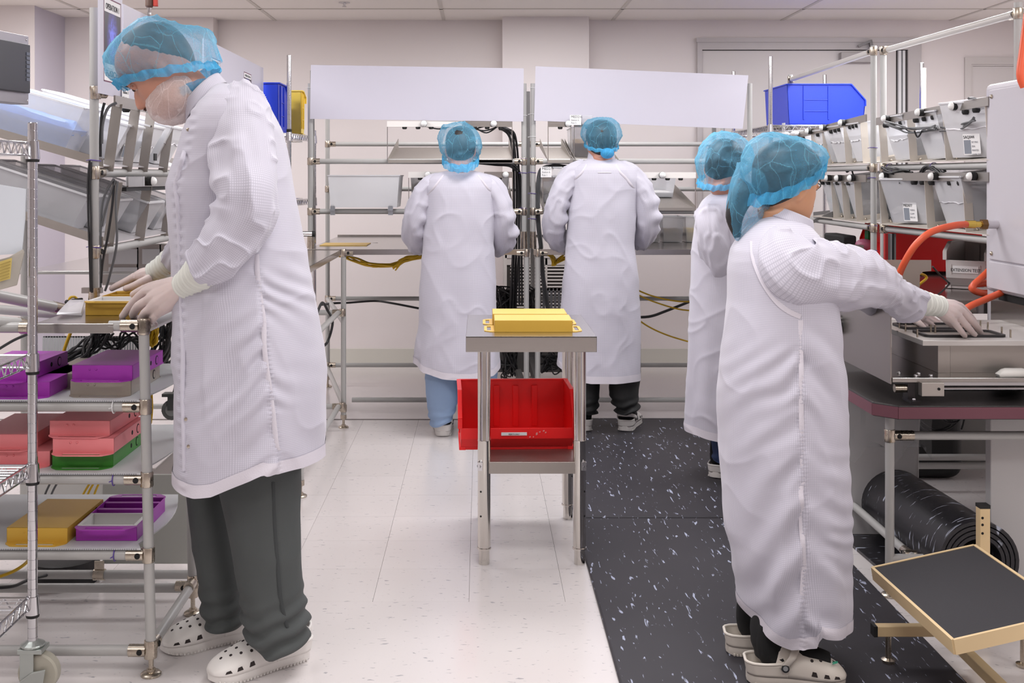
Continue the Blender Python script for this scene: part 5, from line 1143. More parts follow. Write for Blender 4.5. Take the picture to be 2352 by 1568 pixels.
# black laminated table
mt = thing('machine_table', 'black table with a dark red edge band carrying the press tooling', 'table', (1.7, 3.9, 0))
TB = mat('table_black', (34, 30, 30), .38, bump=.15, bscale=400); EDGE = mat('edge_maroon', (112, 66, 78), .35)
poly = [(1.30, 3.50), (2.4, 3.50), (2.4, 4.7), (1.24, 4.7), (1.24, 3.56)]
build(MB().prism([(x, y, .588) for x, y in poly], (0, 0, .044)), 'tabletop', TB, mt, smooth=0, bevel=.004)
eb = MB()
for (a, b_) in ((poly[0], poly[1]), (poly[4], poly[0]), (poly[3], poly[4])):
    eb.bar((a[0], a[1], .609), (b_[0], b_[1], .609), .004, .036)
build(eb, 'edge_band', EDGE, mt, smooth=0)
lg = Vector((1.313, 3.61, 0))
for x, y in ((1.313, 3.61), (1.313, 4.6)): build(MB().tube([(x, y, .06), (x, y, .588)], RP, 14), 'leg', PIPE, mt); foot(mt, (x, y, 0))
pipe((1.313, 3.61, .514), (2.3, 3.61, .514), mt); joint(mt, (1.313, 3.61, .514), L=.075); pipe((1.39, 3.62, .12), (1.39, 4.6, .12), mt); joint(mt, (1.39, 3.64, .12), through=(1, 0, 0), branch=(0, 1, 0), face=(-1, 0, 0)); pipe((1.313, 3.61, .12), (1.42, 3.61, .12), mt)
# tooling on the table
tp = thing('press_tooling', 'steel tooling base with a pale plate and two black gaskets, under the woman hands', 'fixture', (1.7, 3.8, .632))
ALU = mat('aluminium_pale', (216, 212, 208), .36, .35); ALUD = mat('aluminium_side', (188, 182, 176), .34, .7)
build(MB().box((1.30, 3.55, .695), (2.3, 4.18, .709)), 'base_plate', STEEL, tp, smooth=0, bevel=.001)
build(MB().prism([(1.297, 3.55, .69), (1.297, 4.15, .69), (1.297, 4.15, 1.0), (1.297, 3.64, 1.0), (1.297, 3.59, .985), (1.297, 3.55, .93)], (-.004, 0, 0)), 'guard_side', mat('guard_steel', (160, 154, 150), .34, .9), tp, smooth=0)
build(MB().box((1.415, 3.6, .803), (2.3, 4.12, .82)), 'top_plate', ALU, tp, smooth=0, bevel=.0015)
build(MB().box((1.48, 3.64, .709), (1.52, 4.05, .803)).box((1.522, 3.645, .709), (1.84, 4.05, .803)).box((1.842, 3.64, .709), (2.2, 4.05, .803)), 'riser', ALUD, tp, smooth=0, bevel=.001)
build(MB().box((1.40, 3.98, .709), (1.44, 4.03, .803)), 'stop_block', BLACK, tp, smooth=0)
def gasket(x0_, x1_, y0_, y1_, z, wd=.012):
    r_ = .022; mb = MB()
    def ring(i):
        pts = []
        for cx_, cy_, a0_ in ((x1_-r_, y1_-r_, 0), (x0_+r_, y1_-r_, 90), (x0_+r_, y0_+r_, 180), (x1_-r_, y0_+r_, 270)):
            for k in range(5): a = math.radians(a0_+22.5*k); pts.append((cx_+(r_-i)*math.cos(a), cy_+(r_-i)*math.sin(a)))
        return pts
    o_, i_ = ring(0), ring(wd); n = len(o_)
    mb.add([(x, y, z) for x, y in o_]+[(x, y, z) for x, y in i_]+[(x, y, z+.008) for x, y in o_]+[(x, y, z+.008) for x, y in i_],
           [(2*n+i, 2*n+(i+1) % n, 3*n+(i+1) % n, 3*n+i) for i in range(n)]+[(i, (i+1) % n, 2*n+(i+1) % n, 2*n+i) for i in range(n)]+[(n+i, 3*n+i, 3*n+(i+1) % n, n+(i+1) % n) for i in range(n)])
    build(mb, 'gasket', mat('gasket_black', (46, 44, 46), .5), tp, smooth=0)
    build(MB().prism([(x, y, z+.0005) for x, y in ring(wd)], (0, 0, .001)), 'nest_plate', STEELD, tp, smooth=0)
gasket(1.452, 1.718, 3.665, 3.80, .82); gasket(1.452, 1.705, 3.85, 3.985, .82)
for (px, py, Y) in ((2066, 748, 4.0), (2080, 755, 3.95), (2107, 768, 3.84), (2123, 776, 3.78), (2185, 786, 3.66), (2105, 742, 4.05), (2138, 757, 3.9), (2148, 759, 3.88), (2252, 747, 3.98), (2269, 751, 3.94), (2301, 762, 3.86), (2306, 781, 3.70), (2321, 769, 3.8)):
    z_ = .82; Yk = (H-z_)*F/(py-HY+6); x = (px-CX)*Yk/F
    if 3.6 < Yk < 4.12: build(MB().tube([(x, Yk, z_), (x, Yk, z_+.026)], .0032, 8), 'pin', NICK, tp)
for px, py in ((2060, 760), (2100, 790), (2145, 800), (2320, 790), (2345, 787)):
    Yk = (H-.82)*F/(py-HY); x = (px-CX)*Yk/F
    if 3.61 < Yk < 4.1: build(MB().tube([(x, Yk, .8202), (x, Yk, .8206)], .005, 10), 'screw_hole', DARK, tp)
for x, y in ((1.35, 3.63), (1.41, 3.62), (1.385, 3.58), (1.435, 3.585)): build(MB().sphere((x, y, .711), (.007, .007, .005), 10, 6), 'button_screw', CHROME, tp)
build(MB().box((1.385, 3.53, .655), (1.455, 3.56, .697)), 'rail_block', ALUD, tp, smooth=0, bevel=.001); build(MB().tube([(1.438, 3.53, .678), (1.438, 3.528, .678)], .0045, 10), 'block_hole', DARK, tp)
build(MB().tube([(1.46, 3.6, .667), (2.3, 3.6, .667)], .008, 12).box((1.46, 3.6, .676), (2.3, 3.62, .694)), 'slide_rail', CHROME, tp, smooth=30)
build(MB().box((1.352, 3.56, .634), (1.375, 3.6, .694)).box((1.35, 3.53, .632), (1.382, 3.6, .64)), 'bracket', mat('bracket_dark', (56, 52, 54), .4, .5), tp, smooth=0)
build(MB().tube([(1.315, 3.575, .672), (1.355, 3.575, .672)], .013, 14), 'roller', NICK, tp); build(MB().sphere((1.366, 3.545, .642), .006, 10, 6), 'bracket_bolt', CHROME, tp)
# damper knob on the guard, and a soap-like pad on the base plate
o = build(MB().lathe(P(1943, 745, 4.05), [(0, .028), (.03, .028), (.032, .034), (.05, .034)], (-1, 0, 0), 18), 'knob', mat('knob_black', (26, 26, 27), .25), tp); o['label'] = 'black round knob'
c = Vector((1.70, 3.585, .709)); mb = MB().loft([[c+Vector((x, y, z)) for x, y in ((-sx, -sy), (sx*.7, -sy), (sx, 0), (sx, sy), (-sx*.8, sy), (-sx*1.05, 0))] for z, sx, sy in ((.0005, .055, .022), (.008, .058, .024), (.02, .042, .018), (.024, .03, .012))])
o = build(mb, 'sealing_pad', mat('pad_white', (240, 238, 232), .5), None, smooth=60); tag(o, 'white moulded pad on the front of the steel base plate', 'pad')
# ---------------------------------------------------------------- under the machine table
tc_ = thing('waste_bin', 'white waste bin with clear liner under the black table', 'bin', (1.5, 4.3, 0))
build(MB().hexa([(1.37, 4.2, 0), (1.62, 4.2, 0), (1.62, 4.42, 0), (1.37, 4.42, 0), (1.35, 4.18, .56), (1.645, 4.18, .56), (1.645, 4.44, .56), (1.35, 4.44, .56)]), 'body', mat('bin_white', (206, 204, 204), .5), tc_, smooth=0, bevel=.01)
rs = random.Random(12); nu, nv = 14, 16; pts = []
for i in range(nu):
    for j in range(nv):
        x = 1.335+.33*j/(nv-1); z = .57-.24*i/(nu-1)-(.04*math.sin(j*.9) if i == nu-1 else 0)
        pts.append((x, 4.165-.006*i/nu*2-rs.uniform(0, .012), z))
build(MB().grid(pts, nu, nv), 'liner', mat('liner_clear', (226, 228, 230), .12, alpha=.16, spec=.8), tc_, smooth=25)
o = build(MB().box((1.78, 4.98, .0), (2.15, 5.25, .36)), 'black_unit', mat('unit_black', (14, 14, 15), .6), None, bevel=.06, seg=5); tag(o, 'black rounded unit on the floor behind the machine table', 'machine')
o = build(MB().box((2.05, 5.3, .0), (2.6, 5.6, .56)), 'grey_cabinet', mat('cab_grey', (126, 124, 122), .5), None, bevel=.005); tag(o, 'grey cabinet low behind the black rounded unit', 'cabinet')
for i, p in enumerate([[(2105, 962, 4.5), (2120, 985, 4.5), (2150, 990, 4.5), (2180, 984, 4.5), (2205, 962, 4.5)], [(2190, 962, 4.55), (2180, 978, 4.55), (2150, 988, 4.55), (2125, 976, 4.55), (2110, 962, 4.55)], [(2215, 962, 4.5), (2212, 975, 4.5), (2208, 986, 4.5)], [(2165, 962, 4.45), (2180, 970, 4.45), (2200, 968, 4.45)]]):
    cable([P(*q) for q in p], .004, 'black_cable', ['widest', 'second', 'straight', 'smallest'][i]+' black cable hanging under the machine table', CABLE)
# rolled-up spare mat
ax0, ax1 = Vector((1.575, 3.56, 0)), Vector((1.53, 4.45, 0)); Rr = .128; pts = []
t_ = .011; turns = 4.2; n = 150
for k in range(n):
    a = -math.pi/2-2*math.pi*turns*k/(n-1); r_ = Rr-t_*1.35*turns*k/(n-1)
    pts.append((r_*math.cos(a), Rr+r_*math.sin(a)))
tail = [(-.2+.2*k/10, .006+.0*k) for k in range(10)]
prof = [(x, z) for x, z in tail]+[(x, z) for x, z in [(p[0], max(p[1], .006)) for p in pts]]
# spiral turns from the bottom away from the tail: mirror so the tail leaves to the left
prof = tail+[(-x, z) for x, z in pts] if False else tail+[(x if k else 0, z) for k, (x, z) in enumerate([(-q[0], q[1]) for q in pts])]
def nrm2(i):
    a = prof[max(i-1, 0)]; b_ = prof[min(i+1, len(prof)-1)]; d = Vector((b_[0]-a[0], b_[1]-a[1])); d.normalize(); return Vector((-d.y, d.x))
side = [];
for i, (x, z) in enumerate(prof): n_ = nrm2(i); side.append((x+n_.x*t_*.5, max(z+n_.y*t_*.5, .001)))
for i in reversed(range(len(prof))): n_ = nrm2(i); x, z = prof[i]; side.append((x-n_.x*t_*.5, max(z-n_.y*t_*.5, .001)))
mb = MB(); m_ = len(side); mb.loft([[A+Vector((x, 0, z)) for x, z in side] for A in (ax0, ax0.lerp(ax1, .5), ax1)], caps=False)
nh = len(prof)
for e, base in ((0, 0), (1, 2*m_)):
    for i in range(nh-1): mb.f.append((base+i, base+i+1, base+m_-2-i, base+m_-1-i))
ROLLM = fleck_mat('marbled_roll', (40, 39, 43), (178, 184, 200), 26, (.55, 2.8, .55), .635, .36, rot=0, var=5)
o = build(mb, 'rolled_mat', ROLLM, None, smooth=50); tag(o, 'rolled-up black mat with pale flecks on the floor under the machine table', 'mat')
# tan foot platform
fp = thing('foot_platform', 'tan framed foot platform with black top, lower right corner', 'platform', (1.25, 2.95, 0))
A, B, D = Vector((1.097, 3.15, .25)), Vector((1.40, 3.19, .30)), Vector((1.116, 2.657, .25)); Cc = B+D-A
nn = (B-A).cross(D-A).normalized()
if nn.z < 0: nn = -nn
build(MB().prism([A, B, Cc, D], nn*-.012), 'top_board', mat('platform_black', (62, 61, 64), .7, bump=.3, bscale=500, spec=.15), fp, smooth=0)
mb = MB()
for p, q in ((A, B), (B, Cc), (Cc, D), (D, A)): mb.bar(p-nn*.016, q-nn*.016, .008, .036, up=nn)
build(mb, 'rim', CREAM, fp, smooth=0)
build(MB().bar((1.085, 3.09, .10), (1.5, 3.09, .10), .028, .028), 'base_bar', CREAM, fp, smooth=0, bevel=.002); build(MB().bar((1.076, 3.09, .10), (1.086, 3.09, .10), .029, .029), 'end_cap', BLACK, fp, smooth=0)
build(MB().bar((1.16, 2.7, .07), (1.75, 2.7, .07), .028, .028), 'base_bar', CREAM, fp, smooth=0, bevel=.002)
build(MB().bar((1.32, 2.5, .05), (1.32, 3.1, .05), .028, .028), 'cross_bar', CREAM, fp, smooth=0, bevel=.002)
pp = Vector((1.478, 3.31, 0)); pst = build(MB().bar(pp+Vector((0, 0, .05)), pp+Vector((0, 0, .372)), .03, .03, up=(0, 1, 0)), 'post', CREAM, fp, smooth=0, bevel=.002)
build(MB().bar(pp+Vector((0, 0, .372)), pp+Vector((0, 0, .382)), .031, .031, up=(0, 1, 0)), 'end_cap', BLACK, fp, smooth=0)
for z in (.30, .325, .345): build(MB().tube([pp+Vector((-.008, -.015, z)), pp+Vector((-.008, -.0156, z))], .004, 8), 'adjust_hole', DARK, fp)
build(MB().bar((1.478, 3.31, .2), (1.40, 3.15, .26), .026, .026), 'brace', CREAM, fp, smooth=0)
for x, y in ((1.12, 3.09), (1.49, 3.09), (1.2, 2.7), (1.478, 3.31)):
    zf = .012 if x < 1.285 else 0
    build(MB().lathe((x, y, zf), [(0, .018), (.008, .019), (.012, .008), (.09-zf, .008)], n=14), 'glide', NICK, fp)
# ---------------------------------------------------------------- people: cloth and skin materials
def coat_mat():
    m = mat('coat_fabric', (214, 211, 218), .62, spec=.35); nt = m.node_tree; N = nt.nodes; L = nt.links; b = N['Principled BSDF']
    b.inputs['Sheen Weight'].default_value = .25
    uv = N.new('ShaderNodeUVMap'); sp = N.new('ShaderNodeSeparateXYZ'); L.new(uv.outputs[0], sp.inputs[0])
    outs = []
    for i in (0, 1):
        mu = N.new('ShaderNodeMath'); mu.operation = 'MULTIPLY'; mu.inputs[1].default_value = math.pi/.0046; L.new(sp.outputs[i], mu.inputs[0])
        sn = N.new('ShaderNodeMath'); sn.operation = 'SINE'; L.new(mu.outputs[0], sn.inputs[0])
        ab = N.new('ShaderNodeMath'); ab.operation = 'ABSOLUTE'; L.new(sn.outputs[0], ab.inputs[0])
        pw = N.new('ShaderNodeMath'); pw.operation = 'POWER'; pw.inputs[1].default_value = 9; L.new(ab.outputs[0], pw.inputs[0]); outs.append(pw)
    mx = N.new('ShaderNodeMath'); mx.operation = 'MAXIMUM'; L.new(outs[0].outputs[0], mx.inputs[0]); L.new(outs[1].outputs[0], mx.inputs[1])
    sc = N.new('ShaderNodeMath'); sc.operation = 'MULTIPLY'; sc.inputs[1].default_value = .34; L.new(mx.outputs[0], sc.inputs[0])
    mi = N.new('ShaderNodeMixRGB'); mi.inputs[1].default_value = rgb((204, 201, 213)); mi.inputs[2].default_value = rgb((110, 108, 128)); L.new(sc.outputs[0], mi.inputs[0])
    L.new(mi.outputs[0], b.inputs['Base Color'])
    return m
COAT = coat_mat()
HEM = mat('coat_hem', (212, 207, 216), .62, bump=.25, bscale=260)
GLOVE = mat('nitrile_glove', (226, 208, 204), .42, sss=.1, bump=.06, bscale=120, var=5, vscale=20)
GLOVEC = mat('glove_cuff', (224, 226, 218), .45, bump=.2, bscale=70)
SKINM = mat('skin_man', (196, 140, 118), .45, sss=.12, var=9, vscale=30, bump=.08, bscale=220)
SKINW = mat('skin_woman', (204, 150, 114), .42, sss=.12, var=5, vscale=24, bump=.05, bscale=240)
HAIRG = mat('hair_grey', (70, 66, 64), .6, var=22, vscale=30, stretch=(1, 1, 6))
HAIRK = mat('hair_black', (30, 28, 29), .5, var=8, vscale=40, stretch=(1, 1, 5))
TRG = mat('trouser_grey', (72, 76, 76), .75, bump=.25, bscale=700, var=6, vscale=6)
TRB = mat('trouser_light_blue', (142, 166, 200), .7, bump=.2, bscale=600, var=7, vscale=6)
TRK = mat('trouser_black', (36, 37, 38), .7, bump=.2, bscale=500)
TRJ = mat('jeans_blue', (48, 66, 108), .75, bump=.3, bscale=700, var=10, vscale=12)
SOCK = mat('sock_black', (20, 20, 21), .9, bump=.3, bscale=600)
CLOGW = mat('clog_white', (232, 228, 224), .42); CLOGC = mat('clog_cream', (220, 212, 202), .42)
def net_mat(name, col, a0, a1, line, rot=(.5, .7, .2), scale=20):
    m = bpy.data.materials.new(name); m.use_nodes = True; nt = m.node_tree; N = nt.nodes; L = nt.links
    b = N['Principled BSDF']; b.inputs['Base Color'].default_value = rgb(col); b.inputs['Roughness'].default_value = .55; b.inputs['Specular IOR Level'].default_value = .3
    out = N['Material Output']; tr = N.new('ShaderNodeBsdfTransparent'); tl_ = N.new('ShaderNodeBsdfTranslucent'); tl_.inputs[0].default_value = rgb(col)
    m1 = N.new('ShaderNodeMixShader'); m1.inputs[0].default_value = .35; L.new(b.outputs[0], m1.inputs[1]); L.new(tl_.outputs[0], m1.inputs[2])
    tc = N.new('ShaderNodeTexCoord'); nz = N.new('ShaderNodeTexNoise'); nz.inputs['Scale'].default_value = 10; nz.inputs['Detail'].default_value = 1; L.new(tc.outputs['Object'], nz.inputs['Vector'])
    mpv = N.new('ShaderNodeMixRGB'); mpv.inputs[0].default_value = .05; L.new(tc.outputs['Object'], mpv.inputs[1]); L.new(nz.outputs['Color'], mpv.inputs[2])
    mpp = N.new('ShaderNodeMapping'); mpp.inputs['Rotation'].default_value = rot; mpp.inputs['Scale'].default_value = (1, 1, .38); L.new(mpv.outputs[0], mpp.inputs[0])
    vo = N.new('ShaderNodeTexVoronoi'); vo.feature = 'DISTANCE_TO_EDGE'; vo.inputs['Scale'].default_value = scale; L.new(mpp.outputs[0], vo.inputs['Vector'])
    mr = N.new('ShaderNodeMapRange'); mr.inputs[1].default_value = .0; mr.inputs[2].default_value = .028; mr.inputs[3].default_value = line; mr.inputs[4].default_value = 0; L.new(vo.outputs[0], mr.inputs[0])
    lw = N.new('ShaderNodeLayerWeight'); lw.inputs[0].default_value = .4
    fa = N.new('ShaderNodeMapRange'); fa.inputs[3].default_value = a0; fa.inputs[4].default_value = a1; L.new(lw.outputs['Facing'], fa.inputs[0])
    n2 = N.new('ShaderNodeTexNoise'); n2.inputs['Scale'].default_value = 260; L.new(tc.outputs['Object'], n2.inputs['Vector'])
    n3 = N.new('ShaderNodeTexNoise'); n3.inputs['Scale'].default_value = 9; n3.inputs['Detail'].default_value = 2; L.new(tc.outputs['Object'], n3.inputs['Vector'])
    s2 = N.new('ShaderNodeMapRange'); s2.inputs[3].default_value = -.14; s2.inputs[4].default_value = .14; L.new(n2.outputs[0], s2.inputs[0])
    s3 = N.new('ShaderNodeMapRange'); s3.inputs[3].default_value = -.2; s3.inputs[4].default_value = .2; L.new(n3.outputs[0], s3.inputs[0])
    cur = fa
    for q in (mr, s2, s3):
        ad = N.new('ShaderNodeMath'); ad.operation = 'ADD'; ad.use_clamp = True; L.new(cur.outputs[0], ad.inputs[0]); L.new(q.outputs[0], ad.inputs[1]); cur = ad
    ms = N.new('ShaderNodeMixShader'); L.new(cur.outputs[0], ms.inputs[0]); L.new(tr.outputs[0], ms.inputs[1]); L.new(m1.outputs[0], ms.inputs[2]); L.new(ms.outputs[0], out.inputs[0])
    cm = N.new('ShaderNodeMixRGB'); cm.inputs[1].default_value = rgb(col); cm.inputs[2].default_value = rgb(tuple(min(255, c+70) for c in col)); L.new(mr.outputs[0], cm.inputs[0]); L.new(cm.outputs[0], b.inputs['Base Color'])
    return m
NETB = net_mat('hair_net_blue', (112, 190, 226), .24, .80, .20)
NETF = net_mat('hair_net_band', (84, 186, 236), .72, .95, .2)
NETW = net_mat('beard_net_white', (240, 230, 228), .50, .95, .28, (.3, 1.2, .2), 30)
# ---------------------------------------------------------------- numeric noise for folds
_rng = np.random.RandomState(5); _lat = _rng.rand(32, 32, 32)*2-1
def vn(x, y, z):
    x, y, z = np.broadcast_arrays(np.asarray(x, float), np.asarray(y, float), np.asarray(z, float))
    i, j, k = np.floor(x).astype(int), np.floor(y).astype(int), np.floor(z).astype(int); f, g, h = x-i, y-j, z-k
    f, g, h = [t*t*t*(t*(6*t-15)+10) for t in (f, g, h)]; r = 0
    for a in (0, 1):
        for b in (0, 1):
            for c in (0, 1):
                r = r+_lat[(i+a) % 32, (j+b) % 32, (k+c) % 32]*(f if a else 1-f)*(g if b else 1-g)*(h if c else 1-h)
    return r
def ridge(x, y, z, p=3): return (1-np.abs(vn(x, y, z)))**p
def sm(a, b, x): t = np.clip((x-a)/(b-a), 0, 1); return t*t*(3-2*t)
def smooth1(v, n):
    for _ in range(n): w_ = v.copy(); w_[1:-1] = (v[:-2]+2*v[1:-1]+v[2:])/4; v = w_
    return v
# ---------------------------------------------------------------- garments
def garment(rows, Y0, name, parent, m, hem=None, disp=None, N=128, M=190, p=2.35, blend=.55, uv0=0):
    """hollow garment body swept through measured widths: rows = (py, left px, right px, half depth, depth shift)"""
    rows = [r if len(r) == 5 else tuple(r)+(0,) for r in rows]
    R = np.array(rows, float); t = np.linspace(R[0, 0], R[-1, 0], M)
    xl, xr, b, yo = [smooth1(np.interp(t, R[:, 0], R[:, i]), 3) for i in (1, 2, 3, 4)]
    k = Y0/F; th = np.linspace(0, 2*math.pi, N+1)
    S = lambda q: np.sign(q)*np.abs(q)**(2/p)
    cx = ((xl+xr)/2-CX)*k; a = (xr-xl)/2*k; z = H-(t-HY)*k
    X = cx[:, None]+a[:, None]*S(np.sin(th))[None]; Yv = Y0+yo[:, None]+b[:, None]*S(np.cos(th))[None]; Z = np.repeat(z[:, None], N+1, 1)
    if hem:
        hx = np.array([q[0] for q in hem], float); hz = H-(np.array([q[1] for q in hem], float)-HY)*k
        px = (X[-1]/k)+CX; target = np.interp(px, hx, hz); dz = target-Z[-1]
        wgt = sm(blend, 1, np.linspace(0, 1, M))
        Z = Z+wgt[:, None]*dz[None]
    nx = S(np.sin(th))[None]*b[:, None]; ny = S(np.cos(th))[None]*a[:, None]; ln = np.sqrt(nx*nx+ny*ny)+1e-9; nx, ny = nx/ln, ny/ln
    T = np.linspace(0, 1, M)[:, None]+0*X
    if disp is not None:
        d = disp(X, Yv, Z, th[None]+0*X, T, X*F/Yv+CX, HY+(H-Z)*F/Yv)
        X = X+nx*d; Yv = Yv+ny*d
    u = np.concatenate([[0], np.cumsum(np.full(N, 1.0/N))])[None]*np.median(math.pi*(a+b)*1.06)+0*X
    mb = MB(); mb.v = np.stack([X, Yv, Z], -1).reshape(-1, 3).tolist(); mb.uv = np.stack([u, Z+.2*0], -1).reshape(-1, 2)
    n = N+1
    mb.f = [(i*n+j, i*n+j+1, (i+1)*n+j+1, (i+1)*n+j) for i in range(M-1) for j in range(N)]
    o = build(mb, name, m, parent, smooth=180, fixn=False)
    # hem: turned-up band along the bottom edge
    return o, (X, Yv, Z, nx, ny)
def hem_band(geo, parent, name='hem', rows=12, m=None, off=.0016):
    X, Yv, Z, nx, ny = geo
    mb = MB(); s = slice(-rows, None)
    V = np.stack([X[s]+nx[s]*off, Yv[s]+ny[s]*off, Z[s]], -1); n = V.shape[1]
    mb.v = V.reshape(-1, 3).tolist(); mb.f = [(i*n+j, i*n+j+1, (i+1)*n+j+1, (i+1)*n+j) for i in range(rows-1) for j in range(n-1)]
    return build(mb, name, m or HEM, parent, smooth=180, fixn=False)
def seam_strip(pts, width, parent, name='seam', m=None, lift=.0015, pucker=0):
    """a raised stitched strip following points on the cloth"""
    P_ = cat_rom(pts, 10); mb = MB(); n = len(P_); grid = []
    for i, p in enumerate(P_):
        t = (P_[min(i+1, n-1)]-P_[max(i-1, 0)]).normalized(); s = t.cross(Vector((0, -1, 0))).normalized()
        q = pucker*math.sin(i*2.1)
        for j in range(5):
            e = (j-2)/2; grid.append(p+s*(e*width/2)+Vector((0, -lift*(1-e*e*.8)-abs(q)*(1-e*e), 0)))
    mb.grid(grid, n, 5)
    return build(mb, name, m or HEM, parent, smooth=180, fixn=False)
def sleeve(path, name, parent, m, disp=None, N=72, sub=14, seed=1, twist=0, amp=.006):
    """path = (px, py, Y, radius across the view, radius in depth)"""
    C = [P(q[0], q[1], q[2]) for q in path]; C2 = cat_rom(C, sub); nC = len(C2)
    ti = np.linspace(0, len(path)-1, nC)
    ra = smooth1(np.interp(ti, range(len(path)), [q[3] for q in path]), 4); rb = smooth1(np.interp(ti, range(len(path)), [q[4] for q in path]), 4)
    C3 = []
    for i in range(nC): C3.append(C2[i])
    th = np.linspace(0, 2*math.pi, N+1); V = []; UV = []; L_ = 0; e1 = None
    lens = [0]
    for i in range(1, nC): lens.append(lens[-1]+(C3[i]-C3[i-1]).length)
    for i in range(nC):
        t = (C3[min(i+1, nC-1)]-C3[max(i-1, 0)]).normalized()
        if e1 is None: e1 = t.cross(Vector((0, 1, 0))).normalized()
        e1 = (e1-t*e1.dot(t)).normalized(); e2 = t.cross(e1)
        s = lens[i]
        nzv = vn(np.cos(th)*2.2+seed*3, np.sin(th)*2.2, s*9.0)*amp + (ridge(np.cos(th)*1.6+seed, np.sin(th)*1.6+seed*.7, s*20, 4)-.35)*amp*1.0
        if disp is not None: nzv = nzv+disp(s, lens[-1], th)
        for j in range(N+1):
            r_ = nzv[j]
            V.append(C3[i]+e1*((ra[i]+r_)*math.cos(th[j]))+e2*((rb[i]+r_)*math.sin(th[j])))
            UV.append((th[j]/(2*math.pi)*2*math.pi*.065, s))
    mb = MB(); mb.v = [tuple(v) for v in V]; mb.uv = np.array(UV); n = N+1
    mb.f = [(i*n+j, i*n+j+1, (i+1)*n+j+1, (i+1)*n+j) for i in range(nC-1) for j in range(N)]
    return build(mb, name, m, parent, smooth=180, fixn=False), (V, n, nC)
def std_folds(seed, amp=1.0, drape=.006, seam=None, seam_w=.25, chev=.006, lam=.055, slope=.9):
    def f(X, Y, Z, th, T, px, py):
        d = amp*(.006*vn(X*5+seed, Y*5, Z*2.0)+.003*vn(X*14+seed, Y*14, Z*7))
        d += amp*.0035*(ridge(X*7+Z*4+seed, Y*6, Z*6-X*3, 5)-.3)
        d += drape*sm(.35, 1, T)*np.sin(7*th+2.2*vn(T*3+seed, th*.6, 0*T+seed))
        if seam:
            sx = np.interp(py, [q[1] for q in seam], [q[0] for q in seam])
            near = np.cos(th) < .25
            ds = (px-sx)*.00119; s = np.abs(ds)
            y0, y1 = seam[0][1], seam[-1][1]
            on = sm(y0-10, y0+110, py)
            sd = np.sign(ds)
            ph = 2*math.pi*(Z+s*slope+.035*vn(Z*7+seed, s*6, sd*3))/lam
            ph2 = 2*math.pi*(Z+s*slope*1.2+.07*vn(Z*4+3+seed, s*5, sd*4))/(lam*2.6)
            am1 = np.clip(.5+1.3*vn(Z*8+seed*2, s*7+2, sd*5), 0, 1.4); am2 = np.clip(.55+1.2*vn(Z*3.5+seed*4, s*3+5, sd*6), 0, 1.4)
            d += near*on*chev*np.exp(-s/(seam_w*.55))*(.6*am1*np.sin(ph)+1.1*am2*np.sin(ph2))*1.45*sm(0, .012, s)
            d += near*on*.0022*np.exp(-(s/.009)**2)*np.sin(2*math.pi*Z/.0115+np.sign(ds)*.6)
        return d
    return f
# ---------------------------------------------------------------- bodies
FZ = [(-.122, .050, -.030, .022), (-.116, .070, -.032, .036), (-.104, .084, -.036, .046), (-.090, .083, -.045, .054), (-.078, .082, -.055, .059), (-.070, .086, -.062, .061), (-.061, .088, -.070, .063), (-.052, .085, -.078, .066), (-.042, .083, -.085, .068),
      (-.025, .082, -.094, .071), (-.008, .081, -.100, .073), (.008, .082, -.103, .074), (.024, .089, -.105, .075), (.042, .090, -.105, .076), (.060, .086, -.101, .074), (.078, .077, -.092, .068), (.095, .061, -.076, .056), (.108, .040, -.052, .038), (.116, .018, -.026, .018)]
def head_frame(c, fwd, up):
    f = Vector(fwd).normalized(); u = Vector(up); u = (u-f*u.dot(f)).normalized(); l = u.cross(f)
    M_ = Matrix((f, l, u)).transposed().to_4x4(); M_.translation = Vector(c); return M_
def head_rings(nose=.024, N=56, sub=3, hook=0):
    A = np.array(FZ); zi = np.linspace(A[0, 0], A[-1, 0], 62); f, b, w_ = [smooth1(np.interp(zi, A[:, 0], A[:, i]), 2) for i in (1, 2, 3)]
    rings = []
    for z, fr, bk, wd in zip(zi, f, b, w_):
        r = []
        for j in range(N):
            a = 2*math.pi*j/N; c, s = math.cos(a), math.sin(a)
            x = (fr if c > 0 else -bk)*math.copysign(abs(c)**.86, c); y = wd*math.copysign(abs(s)**.95, s)
            if c > .3:
                nz = nose*max(0, 1-((z+.036)/.040)**2 if z > -.036 else 1-((z+.036)/.016)**2)**(.9 if z > -.036 else .6)
                wn = .0085+.006*math.exp(-((z+.038)/.012)**2)
                x += nz*math.exp(-(y/wn)**2)
                x -= .009*math.exp(-((z-.003)/.013)**2-((abs(y)-.032)/.015)**2)
                x += .004*math.exp(-((z-.02)/.008)**2-((abs(y)-.03)/.02)**2)
                x += .005*math.exp(-((z+.064)/.005)**2-(y/.022)**2)+.005*math.exp(-((z+.076)/.006)**2-(y/.019)**2)-.003*math.exp(-((z+.070)/.003)**2-(y/.024)**2)
                x += .003*math.exp(-((z+.025)/.018)**2-((abs(y)-.045)/.016)**2)
            r.append((x, y, z))
        rings.append(r)
    return rings
